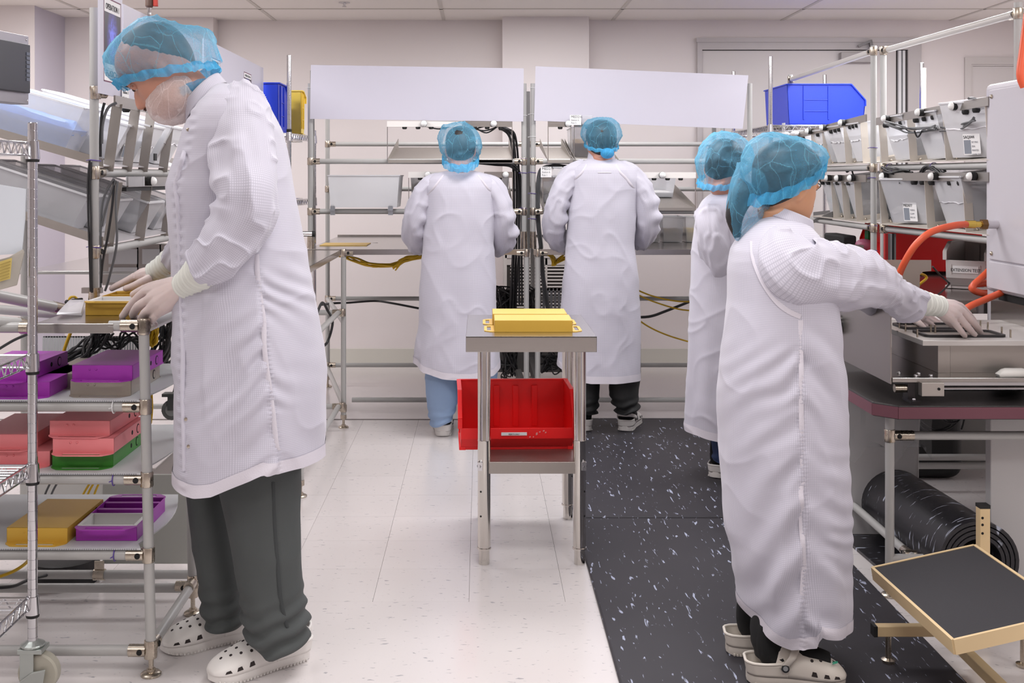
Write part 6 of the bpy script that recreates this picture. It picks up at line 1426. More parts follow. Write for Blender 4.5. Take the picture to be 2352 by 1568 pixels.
def person_body(root, m, M_, neck_to, tubes, torso, voxel=.0055, nose=.024):
    mb = MB(); mb.loft([[tuple(M_ @ Vector(p)) for p in r] for r in head_rings(nose)])
    for s in (-1, 1):                                    # ears
        e = MB().sphere((0, 0, 0), (.016, .007, .031), 12, 8); E = M_ @ Matrix.Translation((-.012, s*.074, -.018)) @ Matrix.Rotation(s*.35, 4, 'Z') @ Matrix.Rotation(.2, 4, 'Y')
        e.xf(E); mb.add(e.v, e.f)
    n0 = M_ @ Vector((-.022, 0, -.07)); nt = Vector(neck_to)
    mb.tube([n0, n0.lerp(nt, .5), nt], [.055, .053, .062], 20)
    mb.loft(torso)
    for pts, rr in tubes: mb.tube(cat_rom(pts, 5), np.interp(np.linspace(0, len(pts)-1, (len(pts)-1)*5+1), range(len(pts)), rr).tolist(), 14)
    return remeshed(mb, voxel, 'body', m, root, 3, .4)
def torso_rings(c0, c1, wd, dp, n=9):
    out = []
    for i in range(n):
        t = i/(n-1); c = Vector(c0).lerp(Vector(c1), t); s = (.45, .9, 1, .97, .92, .88, .9, .96, .7)[i]
        out.append([c+Vector((wd*s*math.cos(a), dp*(.7+.3*min(1, s))*math.sin(a), 0)) for a in [2*math.pi*j/20 for j in range(20)]])
    return out
def hair_cap(root, M_, m, front=.05, zcut=-.05, k=1.05, name='hair', seed=0, only_back=False):
    mb = MB(); rings = head_rings(0); out = []
    for r in rings:
        q = []
        for x, y, z in r:
            a = math.atan2(y, x); lim = zcut+(front-zcut)*(.5+.5*math.cos(a))
            if only_back: lim = zcut+(front+.09-zcut)*(.5+.5*math.cos(a))
            kk = .93+(k+.012*vn(x*60+seed, y*60, z*30)-.93)*sm(lim-.012, lim+.014, z)
            q.append(tuple(M_ @ Vector((x*float(kk), y*float(kk), z*float(kk) if z > 0 else z))))
        out.append(q)
    mb.loft(out); return build(mb, name, m, root, smooth=180)
def hair_net(root, M_, seed=1, snug=(.100, .108, .083), bul=(.118, .150, .108), apex=.138, ashift=-.025, zf=.045, zb=-.075, amp=.006, m=None, frill=.014, lump=0, N=120, R=64, bag=0):
    """bouffant cap: gathered elastic band, billowing crown with creases"""
    rs_ = np.random.RandomState(seed); mb = MB(); V = np.zeros((R, N, 3)); ph = np.arange(N)*2*math.pi/N; c, s = np.cos(ph), np.sin(ph)
    zb_ = (zf+zb)/2+(zf-zb)/2*c
    fr = lambda t: np.where(c > 0, t[0], t[1])
    for i in range(R):
        t = i/(R-1); te = t*math.pi/2; mx = float(sm(0, .22, t)); cc = max(0.0, math.cos(max(0.0, (t-.10)/.90)*math.pi/2))**.55
        rx = (fr(snug)*(1-mx)+fr(bul)*mx)*cc; rx = rx+np.where(c < 0, bag*math.exp(-((t-.16)/.17)**2)*np.abs(c), 0); ry = (snug[2]*(1-mx)+bul[2]*mx)*cc
        se = math.sin(te)**.85
        V[i, :, 0] = rx*c+ashift*se*(1-cc*.5); V[i, :, 1] = ry*s; V[i, :, 2] = zb_*(1-se)+apex*se
    x, y, z = V[..., 0], V[..., 1], V[..., 2]
    T = np.linspace(0, 1, R)[:, None]; g = np.sqrt(x*x+y*y+(z+.02)**2)+1e-6
    d = amp*(ridge(x*22+seed, y*22, z*15, 4)-.35)+amp*.8*vn(x*13+seed*2, y*13, z*13)+amp*.5*(ridge(x*45+seed, y*45+z*20, z*30, 5)-.3)
    d = d*sm(.0, .12, T)*1.0+.0025*np.sin(26*ph+seed)[None]*(1-sm(.02, .3, T))
    if lump: d = d+lump*vn(x*9+seed*5, y*9, z*9+seed)*sm(.03, .2, T)
    d = np.maximum(d, -.004)
    V = V*(1+(d/g)[..., None])
    pts = [tuple(M_ @ Vector(p)) for p in V.reshape(-1, 3)]; mb.v = pts
    mb.f = [(i*N+j, i*N+(j+1) % N, (i+1)*N+(j+1) % N, (i+1)*N+j) for i in range(R-1) for j in range(N)]
    o = build(mb, 'hair_net', m or NETB, root, smooth=180)
    # ruffled band
    fb = MB(); W_ = []; rows = 7
    for i in range(rows):
        e = i/(rows-1)-.45
        wv = .0035*np.sin(22*ph+seed*2+i*.25)+.0025*np.sin(37*ph+i*.4+seed)
        rr = 1.02+.03*math.cos(e*2.5)
        W_.append(np.stack([fr(snug)*rr*c+wv*c*(.5+abs(e)), snug[2]*rr*s+wv*s*(.5+abs(e)), zb_-e*frill*2+.003*np.sin(13*ph+seed)], -1))
    W_ = np.array(W_); fb.v = [tuple(M_ @ Vector(p)) for p in W_.reshape(-1, 3)]
    fb.f = [(i*N+j, i*N+(j+1) % N, (i+1)*N+(j+1) % N, (i+1)*N+j) for i in range(rows-1) for j in range(N)]
    build(fb, 'elastic_band', NETF, o, smooth=180)
    return o
def face_parts(root, M_, brow, eye_closed=True, skin=None, lip=None):
    for s in (-1, 1):
        mb = MB().sphere((0, 0, 0), .0118, 14, 10).xf(M_ @ Matrix.Translation((.0685, s*.032, .002))); build(mb, 'eye', mat('eye_white', (214, 204, 198), .25), root, smooth=180)
        mb = MB().sphere((0, 0, 0), (.004, .0055, .0055), 10, 8).xf(M_ @ Matrix.Translation((.0785, s*.032, -.002))); build(mb, 'iris', mat('iris_brown', (46, 32, 26), .2), root, smooth=180)
        lid = []
        mb = MB().sphere((0, 0, 0), .0134, 16, 12).xf(M_ @ Matrix.Translation((.0680, s*.032, .0038))); build(mb, 'upper_lid', skin, root, smooth=180)
        pts = [M_ @ Vector((.0715, s*.020, .008)), M_ @ Vector((.0805, s*.030, .0075)), M_ @ Vector((.073, s*.046, .003))]
        build(MB().tube(cat_rom(pts, 5), [.003]*11, 8), 'eyelid', skin, root, smooth=180)
        pts = [M_ @ Vector((.084, s*.016, .019)), M_ @ Vector((.0865, s*.030, .0245)), M_ @ Vector((.074, s*.050, .018))]
        build(MB().tube(cat_rom(pts, 5), np.interp(np.linspace(0, 2, 11), [0, 1, 2], [.0035, .004, .0015]).tolist(), 8), 'eyebrow', brow, root, smooth=180)
    for z, q, r_ in ((-.0635, .0915, .0034), (-.0755, .089, .004)):
        pts = [M_ @ Vector((q-.015, -.024, -.069)), M_ @ Vector((q-.002, -.010, z)), M_ @ Vector((q, 0, z-.001)), M_ @ Vector((q-.002, .010, z)), M_ @ Vector((q-.015, .024, -.069))]
        build(MB().tube(cat_rom(pts, 4), np.interp(np.linspace(0, 4, 17), [0, 1, 2, 3, 4], [.001, r_, r_, r_, .001]).tolist(), 8), 'lip', lip, root, smooth=180)
    for s in (-1, 1):
        mb = MB().sphere((0, 0, 0), (.0045, .0032, .002), 8, 6).xf(M_ @ Matrix.Translation((.0965, s*.0075, -.0512)) @ Matrix.Rotation(.3, 4, 'Y')); build(mb, 'nostril', mat('nostril_dark', (70, 36, 30), .7), root, smooth=180)
# ---------------------------------------------------------------- clogs
def clog(root, heel, toe, m, z0=0.0, L=None, strap='front', sole=None, holes=True, wd=1.0, mark=False, hole_m=None):
    heel, toe = Vector(heel), Vector(toe); d = (toe-heel); d.z = 0; L = L or d.length; f = d.normalized(); s_ = Vector((0, 0, 1)).cross(f)
    M_ = Matrix((f, s_, Vector((0, 0, 1)))).transposed().to_4x4(); M_.translation = Vector((heel.x, heel.y, z0))
    TW = [(0, .012), (.02, .026), (.08, .037), (.2, .041), (.38, .040), (.55, .046), (.7, .0525), (.82, .053), (.9, .047), (.96, .034), (.99, .018), (1.0, .006)]
    ts = np.array([q[0] for q in TW]); ws_ = np.array([q[1] for q in TW])*wd
    def W(t): return float(np.interp(t, ts, ws_))
    o = MB(); rings = []
    for t in np.linspace(0, 1, 34):
        w_ = W(t); lift = .010*max(0, (t-.75)/.25)**2+.004*max(0, (.1-t)/.1)
        pr = [(-w_*.94, lift), (w_*.94, lift), (w_*1.03, lift+.010), (w_*1.03, .024), (w_*.99, .030), (-w_*.99, .030), (-w_*1.03, .024), (-w_*1.03, lift+.010)]
        rings.append([(t*L, y, z) for y, z in pr])
    so = build(o.loft(rings).xf(M_), 'clog_sole', sole or m, root, smooth=60)
    tread = MB()
    for t in np.linspace(.08, .95, 26):
        for s in (-1, 1):
            w_ = W(t)*1.0; tread.box((t*L-.002, s*w_-.003, .002+.010*max(0, (t-.75)/.25)**2), (t*L+.002, s*w_+.003, .007+.010*max(0, (t-.75)/.25)**2))
    q = build(tread.xf(M_), 'tread', sole or m, so, smooth=0); q['kind'] = 'stuff'
    HT = [(.34, .108), (.40, .104), (.5, .094), (.62, .082), (.74, .071), (.85, .060), (.93, .048), (.98, .036), (1.0, .028)]
    hts = np.array([q[0] for q in HT]); hhs = np.array([q[1] for q in HT])
    def top(t, psi):
        w_ = W(t)*1.0; h = float(np.interp(t, hts, hhs)); c, s = math.cos(psi), math.sin(psi)
        return Vector((t*L, w_*math.copysign(abs(c)**.8, c), .026+(h-.026)*max(0, s)**.78))
    rings = []
    for t in np.linspace(.34, 1, 30):
        rr = []
        for j in range(29):
            psi = math.pi*j/28; tt = t
            if t < .55: tt = t-.10*(1-math.sin(psi))*(1-(t-.34)/.21)*.9      # mouth of the clog sweeps back at the sides
            rr.append(top(max(tt, .2), psi) if tt >= .34 else Vector((tt*L, W(tt)*math.copysign(abs(math.cos(psi))**.8, math.cos(psi)), .026+(float(np.interp(.34, hts, hhs))-.026)*math.sin(psi)**.78)))
        rings.append(rr)
    up = build(MB().loft(rings, caps=False, closed=False).xf(M_), 'clog_upper', m, root, smooth=180, solid=.005)
    # heel wall
    pts = []; nu, nv = 40, 6
    for i in range(nu):
        a = i/(nu-1); s = 1 if a < .5 else -1; t = .40*abs(1-2*a)
        hgt = .052+.012*(t/.40)**2+.006*(1-t/.4)
        for j in range(nv):
            e = j/(nv-1); y = s*W(max(t, .004))*(1.0+.04*e); x = t*L-.006*e*(1-t/.4)
            pts.append((x, y if t > .01 else 0, .026+(hgt-.026)*e))
    build(MB().grid(pts, nu, nv).xf(M_), 'clog_heel', m, root, smooth=180, solid=.005)
    rim = [(p[0], p[1], p[2]) for p in [pts[i*nv+nv-1] for i in range(nu)]]
    build(MB().tube([M_ @ Vector(p) for p in rim], .0042, 8), 'clog_rim', m, root, smooth=180)
    # strap
    if strap == 'front':
        sp = [Vector((.40*L, s*.045*wd*1.0, .06)) for s in (1,)]
        path = [Vector((.36*L, .046*wd, .055)), Vector((.44*L, .050*wd, .085)), Vector((.49*L, .030*wd, .106)), Vector((.50*L, 0, .112)), Vector((.49*L, -.030*wd, .106)), Vector((.44*L, -.050*wd, .085)), Vector((.36*L, -.046*wd, .055))]
    else:
        path = [Vector((.40*L, .045*wd, .05)), Vector((.2*L, .047*wd, .07)), Vector((.04*L, .034*wd, .086)), Vector((-.015*L, 0, .088)), Vector((.04*L, -.034*wd, .086)), Vector((.2*L, -.047*wd, .07)), Vector((.40*L, -.045*wd, .05))]
    PP = cat_rom(path, 7); g = []
    for p in PP:
        for e in (-1, -.3, .3, 1): g.append(M_ @ (p+(Vector((e*.010, 0, abs(e)*-.001)) if strap == 'front' else Vector((0, 0, e*.009)))))
    build(MB().grid(g, len(PP), 4), 'strap', m, root, smooth=180, solid=.006)
    for s in (1, -1):
        c = Vector((.37*L, s*.0475*wd, .054)); rv = build(MB().lathe(M_ @ c, [(-.003, .0105), (.004, .0105), (.005, .008)], M_.to_3x3() @ Vector((0, s, .12)), 14), 'rivet', mat('rivet_dark', (42, 44, 46), .4), root)
        build(MB().lathe(M_ @ c, [(.004, .0068), (.0058, .006)], M_.to_3x3() @ Vector((0, s, .12)), 12), 'rivet_cap', mat('rivet_grey', (150, 152, 154), .4), rv)
    hm = hole_m or mat('clog_hole', (46, 38, 38), .8)
    if holes:
        for t, pa in ((.56, .5), (.56, .36), (.56, .64), (.64, .43), (.64, .57), (.64, .28), (.64, .72), (.73, .5), (.73, .35), (.73, .65), (.81, .43), (.81, .57), (.88, .5)):
            p = top(t, math.pi*pa); p2 = top(t+.01, math.pi*pa); p3 = top(t, math.pi*pa+.05); n_ = (p2-p).cross(p3-p).normalized()
            if n_.z < 0: n_ = -n_
            build(MB().tube([M_ @ (p-n_*.0005), M_ @ (p+n_*.0036)], .0042, 10), 'vent_hole', hm, up)
        for t in (.66, .78, .88):
            for s in (0, 1):
                a0_, a1_ = (.045, .11) if s == 0 else (.955, .89)
                q4 = []
                for tt, aa in ((t-.030, a0_), (t+.030, a0_), (t+.018, a1_), (t-.018, a1_)): q4.append(top(min(tt, .97), math.pi*aa))
                n_ = (q4[1]-q4[0]).cross(q4[3]-q4[0]).normalized()
                ctr = sum(q4, Vector())/4
                if n_.dot(ctr-Vector((ctr.x, 0, .02))) < 0: n_ = -n_
                build(MB().hexa([M_ @ (p-n_*.002) for p in q4]+[M_ @ (p+n_*.0038) for p in q4]), 'side_vent', hm, up, smooth=0)
    return M_, top
def trouser(root, rows, Y0, m, seed, name='trouser_leg', hem=None, fold=.006):
    def dsp(X, Y, Z, th, T, px, py):
        d = .003*vn(X*8+seed, Y*8, Z*3)+.004*(ridge(X*6+Z*3+seed, Y*6, Z*5, 4)-.3)
        d += fold*sm(.72, .98, T)*np.sin(2*math.pi*Z/.045+2.5*vn(th*1.1, Z*4, 0*Z+seed)+th)
        return d
    return garment(rows, Y0, name, root, m, hem=hem, disp=dsp, N=64, M=110, p=2.1)
def glove(root, wrist, palm, fingers, thumb, name='glove', voxel=.0024, m=None, cuff=None):
    """wrist/palm: tubes as (point, radius); fingers: chains of joints with radii, fused into one skin"""
    mb = MB()
    def ell(c, r, ax=None): mb.sphere(c, r, 14, 10)
    mb.tube(cat_rom([p for p, r in wrist], 5), np.interp(np.linspace(0, len(wrist)-1, (len(wrist)-1)*5+1), range(len(wrist)), [r for p, r in wrist]).tolist(), 16)
    kn = [Vector(f[0][0]) for f in fingers]; w0 = Vector(wrist[-1][0])
    # palm: slab between the wrist and the knuckle row
    for f in fingers:
        k_ = Vector(f[0][0]); mb.tube([w0.lerp(k_, -.1), w0.lerp(k_, .35), w0.lerp(k_, .7), k_], [palm[0]*.95, palm[0]*1.12, palm[0], palm[1]], 12)
    for f in list(fingers)+[thumb]:
        pts = [Vector(p) for p, r in f]; rr = [r for p, r in f]
        mb.tube(cat_rom(pts, 4), np.interp(np.linspace(0, len(pts)-1, (len(pts)-1)*4+1), range(len(pts)), rr).tolist(), 12); mb.sphere(pts[-1], rr[-1]*1.0, 10, 8)
        for p, r in f[1:-1]: mb.sphere(p, r*1.05, 10, 8)
    o = remeshed(mb, voxel, name, m or GLOVE, root, 3, .5)
    if cuff:
        C = cat_rom([p for p, r in cuff], 10); n = len(C); rr = np.interp(np.linspace(0, len(cuff)-1, n), range(len(cuff)), [r for p, r in cuff])
        rr = [float(r+.0016*math.sin(i*1.7)+.001*math.sin(i*.9)) for i, r in enumerate(rr)]
        build(MB().tube(C, rr, 22, caps=False), 'glove_cuff', GLOVEC, o, smooth=180, solid=.0012)
    return o
def collar(root, base, top_, N=56, m=None):
    """stand collar between two tilted rings, each (centre, half-axis vector, half-axis vector)"""
    rows = 7; mb = MB(); V = []; UV = []
    for i in range(rows):
        t = i/(rows-1)
        for j in range(N+1):
            a = 2*math.pi*j/N; q = []
            for c, u, v in (base, top_): q.append(Vector(c)+Vector(u)*math.cos(a)+Vector(v)*math.sin(a))
            p = q[0].lerp(q[1], t); V.append(p); UV.append((a*.07, t*.04))
    mb.grid(V, rows, N+1); mb.uv = np.array(UV)
    return build(mb, 'collar', m or COAT, root, smooth=180, solid=.0025)
# ---------------------------------------------------------------- person 1: tall worker in profile at the near left bench
def px3(px, py, Y): return P(px, py, Y)
YM = 3.10
man = thing('person', 'tall worker with white beard cover, lab coat and grey trousers holding a gold tray', 'person', (-.62, YM, 0))
MM = head_frame(P(364, 160, YM), (-.71, -.05, -.70), (-.70, 0, .71)) @ Matrix.Scale(1.06, 4)
person_body(man, SKINM, MM, P(512, 285, YM),
            [([P(570, 285, 2.97), P(565, 430, 2.9), P(520, 560, 2.93), P(470, 628, 3.0)], [.05, .042, .036, .03]), ([P(545, 290, 3.24), P(520, 430, 3.32), P(450, 560, 3.42), P(385, 612, 3.48)], [.05, .042, .036, .03]),
             ([P(590, 820, 3.04), P(610, 1130, 3.05), P(636, 1400, 3.08), P(642, 1445, 3.1)], [.065, .05, .035, .03]), ([P(520, 820, 3.18), P(490, 1130, 3.21), P(510, 1380, 3.24), P(525, 1425, 3.27)], [.06, .042, .03, .026])],
            torso_rings(P(535, 262, YM), P(570, 850, YM), .125, .17), nose=.030)
face_parts(man, MM, mat('brow_grey', (74, 58, 50), .8), skin=SKINM, lip=mat('lip_man', (170, 104, 92), .5))
hair_cap(man, MM, HAIRG, front=.10, zcut=-.06, k=1.035, only_back=True)
hair_net(man, MM, seed=2, snug=(.102, .112, .086), bul=(.110, .118, .102), apex=.128, ashift=-.02, zf=.046, zb=-.098, amp=.006, bag=.05)
mb = MB()
for i in range(9):                                        # loose gathered tail of the cap over the nape
    t = i/8; c = P(446, 196, YM).lerp(P(440, 226, YM), t); mb.v += [tuple(c+Vector(((.046-.018*t)*math.cos(a)+.004*math.sin(9*a+i), (.07-.02*t)*math.sin(a)+.004*math.sin(7*a), .02*math.cos(a)*(1-t)))) for a in [2*math.pi*j/40 for j in range(40)]]
mb.f = [(i*40+j, i*40+(j+1) % 40, (i+1)*40+(j+1) % 40, (i+1)*40+j) for i in range(8) for j in range(40)]
build(mb, 'net_tail', NETF, man, smooth=180)
V = []; N_, R_ = 72, 46
for i in range(R_):
    for j in range(N_):
        th, a = .12+(math.pi-.24)*i/(R_-1), 2*math.pi*j/N_
        d = Vector((math.sin(th)*math.cos(a), math.sin(th)*math.sin(a), math.cos(th)))
        r_ = 1+.035*(float(ridge(d.x*3.5+2, d.y*3.5, d.z*5, 4))-.3)+.03*float(vn(d.x*2.2, d.y*2.2+5, d.z*2.2))
        V.append(tuple(MM @ (Vector((.020, 0, -.083))+Vector((d.x*.080, d.y*.080, d.z*.066))*r_)))
mb = MB(); mb.v = V; mb.f = [(i*N_+j, i*N_+(j+1) % N_, (i+1)*N_+(j+1) % N_, (i+1)*N_+j) for i in range(R_-1) for j in range(N_)]
bc = build(mb, 'beard_cover', NETW, man, smooth=180)
mseam = [(590, 560), (600, 683), (607, 769), (618, 873), (626, 976), (640, 1060)]
def man_disp(X, Y, Z, th, T, px, py):
    d = std_folds(3.3, 1.0, .004, mseam, .23, .0058, .062, .95)(X, Y, Z, th, T, px, py)
    near = np.cos(th) < .2
    # front panel edge beside the placket, and long soft drags down the back
    d += near*.005*(sm(462, 466, px)-.5)*sm(600, 680, py)*(1-sm(900, 1010, py))*np.exp(-np.abs(px-464)/60)
    d += near*.004*np.exp(-((px-(660+.09*(py-300)))/16)**2)*sm(230, 300, py)*(1-sm(480, 560, py))
    d += .0028*np.sin(2*math.pi*Z/.027)*np.exp(-((px-np.interp(py, [290, 420, 1085], [430, 398, 410])-9)/9)**2)
    return d
rows = [(193, 505, 528, .035), (197, 498, 556, .085), (205, 492, 575, .125), (222, 484, 603, .168), (250, 461, 622, .195), (272, 447, 634, .205), (300, 433, 646, .21), (350, 418, 657, .205), (395, 400, 666, .2), (424, 391, 671, .2), (512, 396, 687, .195), (594, 400, 701, .2), (718, 404, 725, .215), (821, 404, 741, .225), (900, 405, 748, .235), (1000, 404, 751, .24), (1088, 402, 752, .245)]
mc_, geo = garment(rows, YM, 'lab_coat', man, COAT, hem=[(402, 1083), (494, 1091), (530, 1086), (600, 1056), (640, 1037), (648, 1041), (752, 1038)], disp=man_disp, N=200, M=260)
hem_band(geo, mc_, rows=9)
def near_y(geo, px, py, Y0):
    X, Yv, Z = geo[0], geo[1], geo[2]; k = F/Yv
    PX = X*k+CX; PY = HY+(H-Z)*k; d = (PX-px)**2+(PY-py)**2+np.where(Yv > Y0, 1e9, 0); i = np.unravel_index(np.argmin(d), d.shape)
    return Vector((X[i], Yv[i], Z[i]))
seam_strip([near_y(geo, x, y, YM)+Vector((0, .0004, 0)) for x, y in ((588, 585), (594, 640), (600, 690), (604, 740), (608, 790), (614, 840), (620, 900), (626, 960), (634, 1020), (640, 1036))], .013, mc_, lift=.0012, pucker=.0006)
pts = [near_y(geo, x, y, YM)+Vector((0, -.0015, 0)) for x, y in ((436, 300), (424, 350), (410, 395), (403, 424), (407, 470), (410, 520), (413, 594), (418, 718), (420, 800), (421, 900), (423, 1000), (424, 1080))]
seam_strip(pts, .012, mc_, 'placket', COAT, .003, .0016)
for x, y in ((421, 902), (427, 963), (422, 1024), (434, 1024), (431, 297)):
    c = near_y(geo, x, y, YM); build(MB().lathe(c, [(.001, .0048), (.003, .0044), (.0035, .0025)], (0, -1, 0), 12), 'snap', NICK, mc_)
uax = P(502, 173, YM)-P(431, 250, YM)
collar(mc_, (P(476, 238, YM), uax*.62, Vector((0, .088, 0))), (P(464, 209, YM), uax*.53, Vector((0, .074, 0))))
def elbow(at, a, lam, ang0=0.0, ln=.09):
    return lambda s, L_, th: a*np.exp(-((s-at)/ln)**2)*np.sin(2*math.pi*s/lam)*np.maximum(0, np.cos(th-ang0))**1.2
sl, (sv, sn, snc) = sleeve([(556, 214, 3.02, .050, .055), (552, 255, 2.985, .075, .07), (554, 310, 2.945, .080, .076), (560, 380, 2.91, .083, .078), (563, 440, 2.885, .083, .078), (556, 492, 2.88, .080, .076), (532, 540, 2.875, .077, .073), (503, 580, 2.87, .070, .066), (480, 604, 2.87, .060, .058), (462, 618, 2.88, .053, .053)],
       'sleeve', mc_, COAT, disp=elbow(.33, .008, .085, math.pi, .10), seed=4, amp=.009, N=110, sub=18)
seam_strip([P(*q) for q in ((540, 198, 2.975), (512, 240, 2.93), (500, 290, 2.90), (497, 340, 2.885))], .010, mc_, 'raglan_seam', HEM, .001)
sleeve([(565, 250, 3.19, .06, .06), (548, 330, 3.26, .075, .075), (500, 440, 3.33, .07, .07), (445, 540, 3.41, .062, .06), (402, 600, 3.47, .05, .05)], 'sleeve', mc_, COAT, seed=9, amp=.006)
# gloved hands on the tray
g1w = [(P(470, 618, 2.88), .031), (P(448, 636, 2.91), .029), (P(428, 652, 2.95), .031)]
glove(man, g1w, (.024, .0135),
      [[(P(336, 668, 3.10), .0135), (P(318, 682, 3.12), .0122), (P(298, 704, 3.135), .0112), (P(281, 726, 3.14), .0098)],
       [(P(338, 690, 3.07), .0135), (P(318, 703, 3.09), .0128), (P(306, 722, 3.115), .0118), (P(314, 733, 3.14), .010)],
       [(P(346, 708, 3.05), .0135), (P(332, 720, 3.065), .0124), (P(324, 735, 3.09), .0112), (P(334, 739, 3.12), .0098)],
       [(P(364, 718, 3.04), .0125), (P(352, 731, 3.055), .0112), (P(346, 741, 3.08), .0100), (P(356, 745, 3.10), .009)]],
      [(P(400, 660, 3.0), .018), (P(362, 655, 3.11), .0145), (P(330, 664, 3.19), .0122), (P(306, 676, 3.215), .0105)],
      cuff=[(P(424, 656, 2.955), .035), (P(440, 643, 2.93), .038), (P(455, 630, 2.905), .043), (P(468, 618, 2.885), .047), (P(476, 610, 2.88), .048)])
glove(man, [(P(408, 600, 3.47), .030), (P(378, 615, 3.49), .028), (P(356, 628, 3.50), .029)], (.022, .013),
      [[(P(310, 634, 3.49), .0125), (P(288, 646, 3.5), .0112), (P(270, 655, 3.505), .0105), (P(257, 662, 3.51), .0095)],
       [(P(312, 636, 3.52), .0125), (P(296, 648, 3.54), .0112), (P(290, 662, 3.545), .0105), (P(294, 672, 3.54), .0095)],
       [(P(318, 640, 3.545), .0125), (P(304, 652, 3.56), .011), (P(300, 666, 3.56), .010), (P(304, 674, 3.55), .009)],
       [(P(326, 644, 3.57), .011), (P(314, 655, 3.58), .010), (P(310, 666, 3.58), .009), (P(314, 674, 3.57), .0085)]],
      [(P(345, 640, 3.47), .016), (P(322, 650, 3.45), .0135), (P(304, 658, 3.45), .012), (P(290, 662, 3.455), .0105)],
      cuff=[(P(352, 627, 3.5), .031), (P(366, 618, 3.49), .033), (P(384, 606, 3.48), .037), (P(400, 594, 3.47), .042)])
# trousers and clogs
trouser(man, [(900, 440, 560, .09), (1082, 427, 520, .10), (1195, 440, 540, .098), (1312, 457, 556, .092), (1378, 462, 562, .088), (1400, 466, 566, .088), (1426, 474, 566, .088)], 3.22, TRG, 1.5)
tn, tgeo = trouser(man, [(900, 500, 690, .095), (1040, 492, 693, .105), (1095, 497, 691, .105), (1178, 516, 689, .104), (1312, 542, 693, .1), (1378, 553, 699, .098), (1428, 560, 707, .098), (1455, 570, 710, .098), (1478, 578, 706, .095)], 3.06, TRG, 4.2, hem=[(578, 1466), (640, 1484), (706, 1464)], fold=.009)
SEAMD = mat('seam_dark', (58, 62, 63), .8)
seam_strip([near_y(tgeo, x, y, 3.06)+Vector((0, -.001, 0)) for x, y in ((627, 1105), (632, 1200), (640, 1300), (648, 1380), (660, 1440))], .011, tn, 'side_seam', SEAMD, .0015, .0006)
clog(man, (-.485, 3.165, 0), (-.722, 2.985, 0), CLOGW, strap='back', L=.295)
clog(man, (-.655, 3.318, 0), (-.888, 3.185, 0), CLOGW, strap='back', L=.285)

# ---------------------------------------------------------------- person 5: short woman at the press
YWm = 3.08
wo = thing('person', 'short woman in long white lab coat and cream clogs reaching to the press plate', 'person', (.82, YWm, 0))
WM = head_frame(P(1808, 422, YWm), (.88, .43, -.13), (.12, 0, .99)) @ Matrix.Scale(.97, 4)
person_body(wo, SKINW, WM, P(1790, 545, YWm), [([P(1838, 590, 3.0), P(1950, 625, 3.15), P(2040, 672, 3.4), P(2105, 695, 3.5)], [.042, .036, .032, .026]), ([P(1790, 590, 3.24), P(1930, 660, 3.6), P(2040, 700, 3.8), P(2090, 715, 3.9)], [.042, .036, .032, .026]),
            ([P(1790, 950, 3.02), P(1785, 1250, 3.02), P(1770, 1420, 3.02), P(1768, 1460, 3.02)], [.06, .042, .028, .026]), ([P(1790, 950, 3.15), P(1770, 1250, 3.16), P(1740, 1410, 3.16), P(1738, 1435, 3.16)], [.06, .042, .028, .026])],
            torso_rings(P(1790, 545, YWm), P(1800, 960, YWm), .105, .135), nose=.019)
face_parts(wo, WM, mat('brow_black', (40, 32, 30), .8), skin=SKINW, lip=mat('lip_woman', (186, 104, 92), .45))
hair_cap(wo, WM, HAIRK, front=.045, zcut=-.075, k=1.055)
build(MB().tube(cat_rom([P(1722, 425, YWm), P(1700, 460, YWm), P(1687, 500, YWm), P(1694, 545, YWm)], 6), np.interp(np.linspace(0, 3, 19), [0, 1, 2, 3], [.035, .03, .024, .008]).tolist(), 14), 'ponytail', HAIRK, wo, smooth=180)
hn = hair_net(wo, WM, seed=5, snug=(.101, .110, .086), bul=(.106, .150, .104), apex=.134, ashift=-.035, zf=.080, zb=-.060, amp=.006, frill=.017)
C = cat_rom([P(1752, 405, YWm), P(1728, 445, YWm), P(1710, 487, YWm), P(1700, 525, YWm), P(1694, 553, YWm)], 8); rr = np.interp(np.linspace(0, 4, 33), [0, 1, 2, 3, 4], [.072, .066, .050, .028, .004]); V = []
for i, c in enumerate(C):
    t = (C[min(i+1, 32)]-C[max(i-1, 0)]).normalized(); u = t.cross(Vector((0, 1, 0))).normalized()
    for j in range(64):
        a = 2*math.pi*j/64; r_ = float(rr[i])*(1+.10*float(vn(math.cos(a)*2.5, math.sin(a)*2.5, i*.2))+.08*(float(ridge(math.cos(a)*2+3, math.sin(a)*2, i*.16, 4))-.3)); V.append(tuple(c+u*math.cos(a)*r_+Vector((0, 1, 0))*math.sin(a)*r_))
mb = MB(); mb.v = V; mb.f = [(i*64+j, i*64+(j+1) % 64, (i+1)*64+(j+1) % 64, (i+1)*64+j) for i in range(32) for j in range(64)]
build(mb, 'net_bag', NETB, hn, smooth=180)
wseam = [(1838, 735), (1838, 900), (1842, 1050), (1848, 1200), (1845, 1395)]
wrows = [(484, 1762, 1806, .03), (500, 1745, 1832, .075), (518, 1724, 1856, .115), (540, 1706, 1874, .145), (572, 1688, 1893, .162), (619, 1680, 1904, .17), (687, 1678, 1917, .175), (763, 1669, 1926, .18), (833, 1659, 1933, .185), (900, 1655, 1934, .19), (1000, 1658, 1934, .195), (1113, 1663, 1938, .195), (1235, 1671, 1939, .195), (1324, 1690, 1942, .195), (1424, 1704, 1940, .195)]
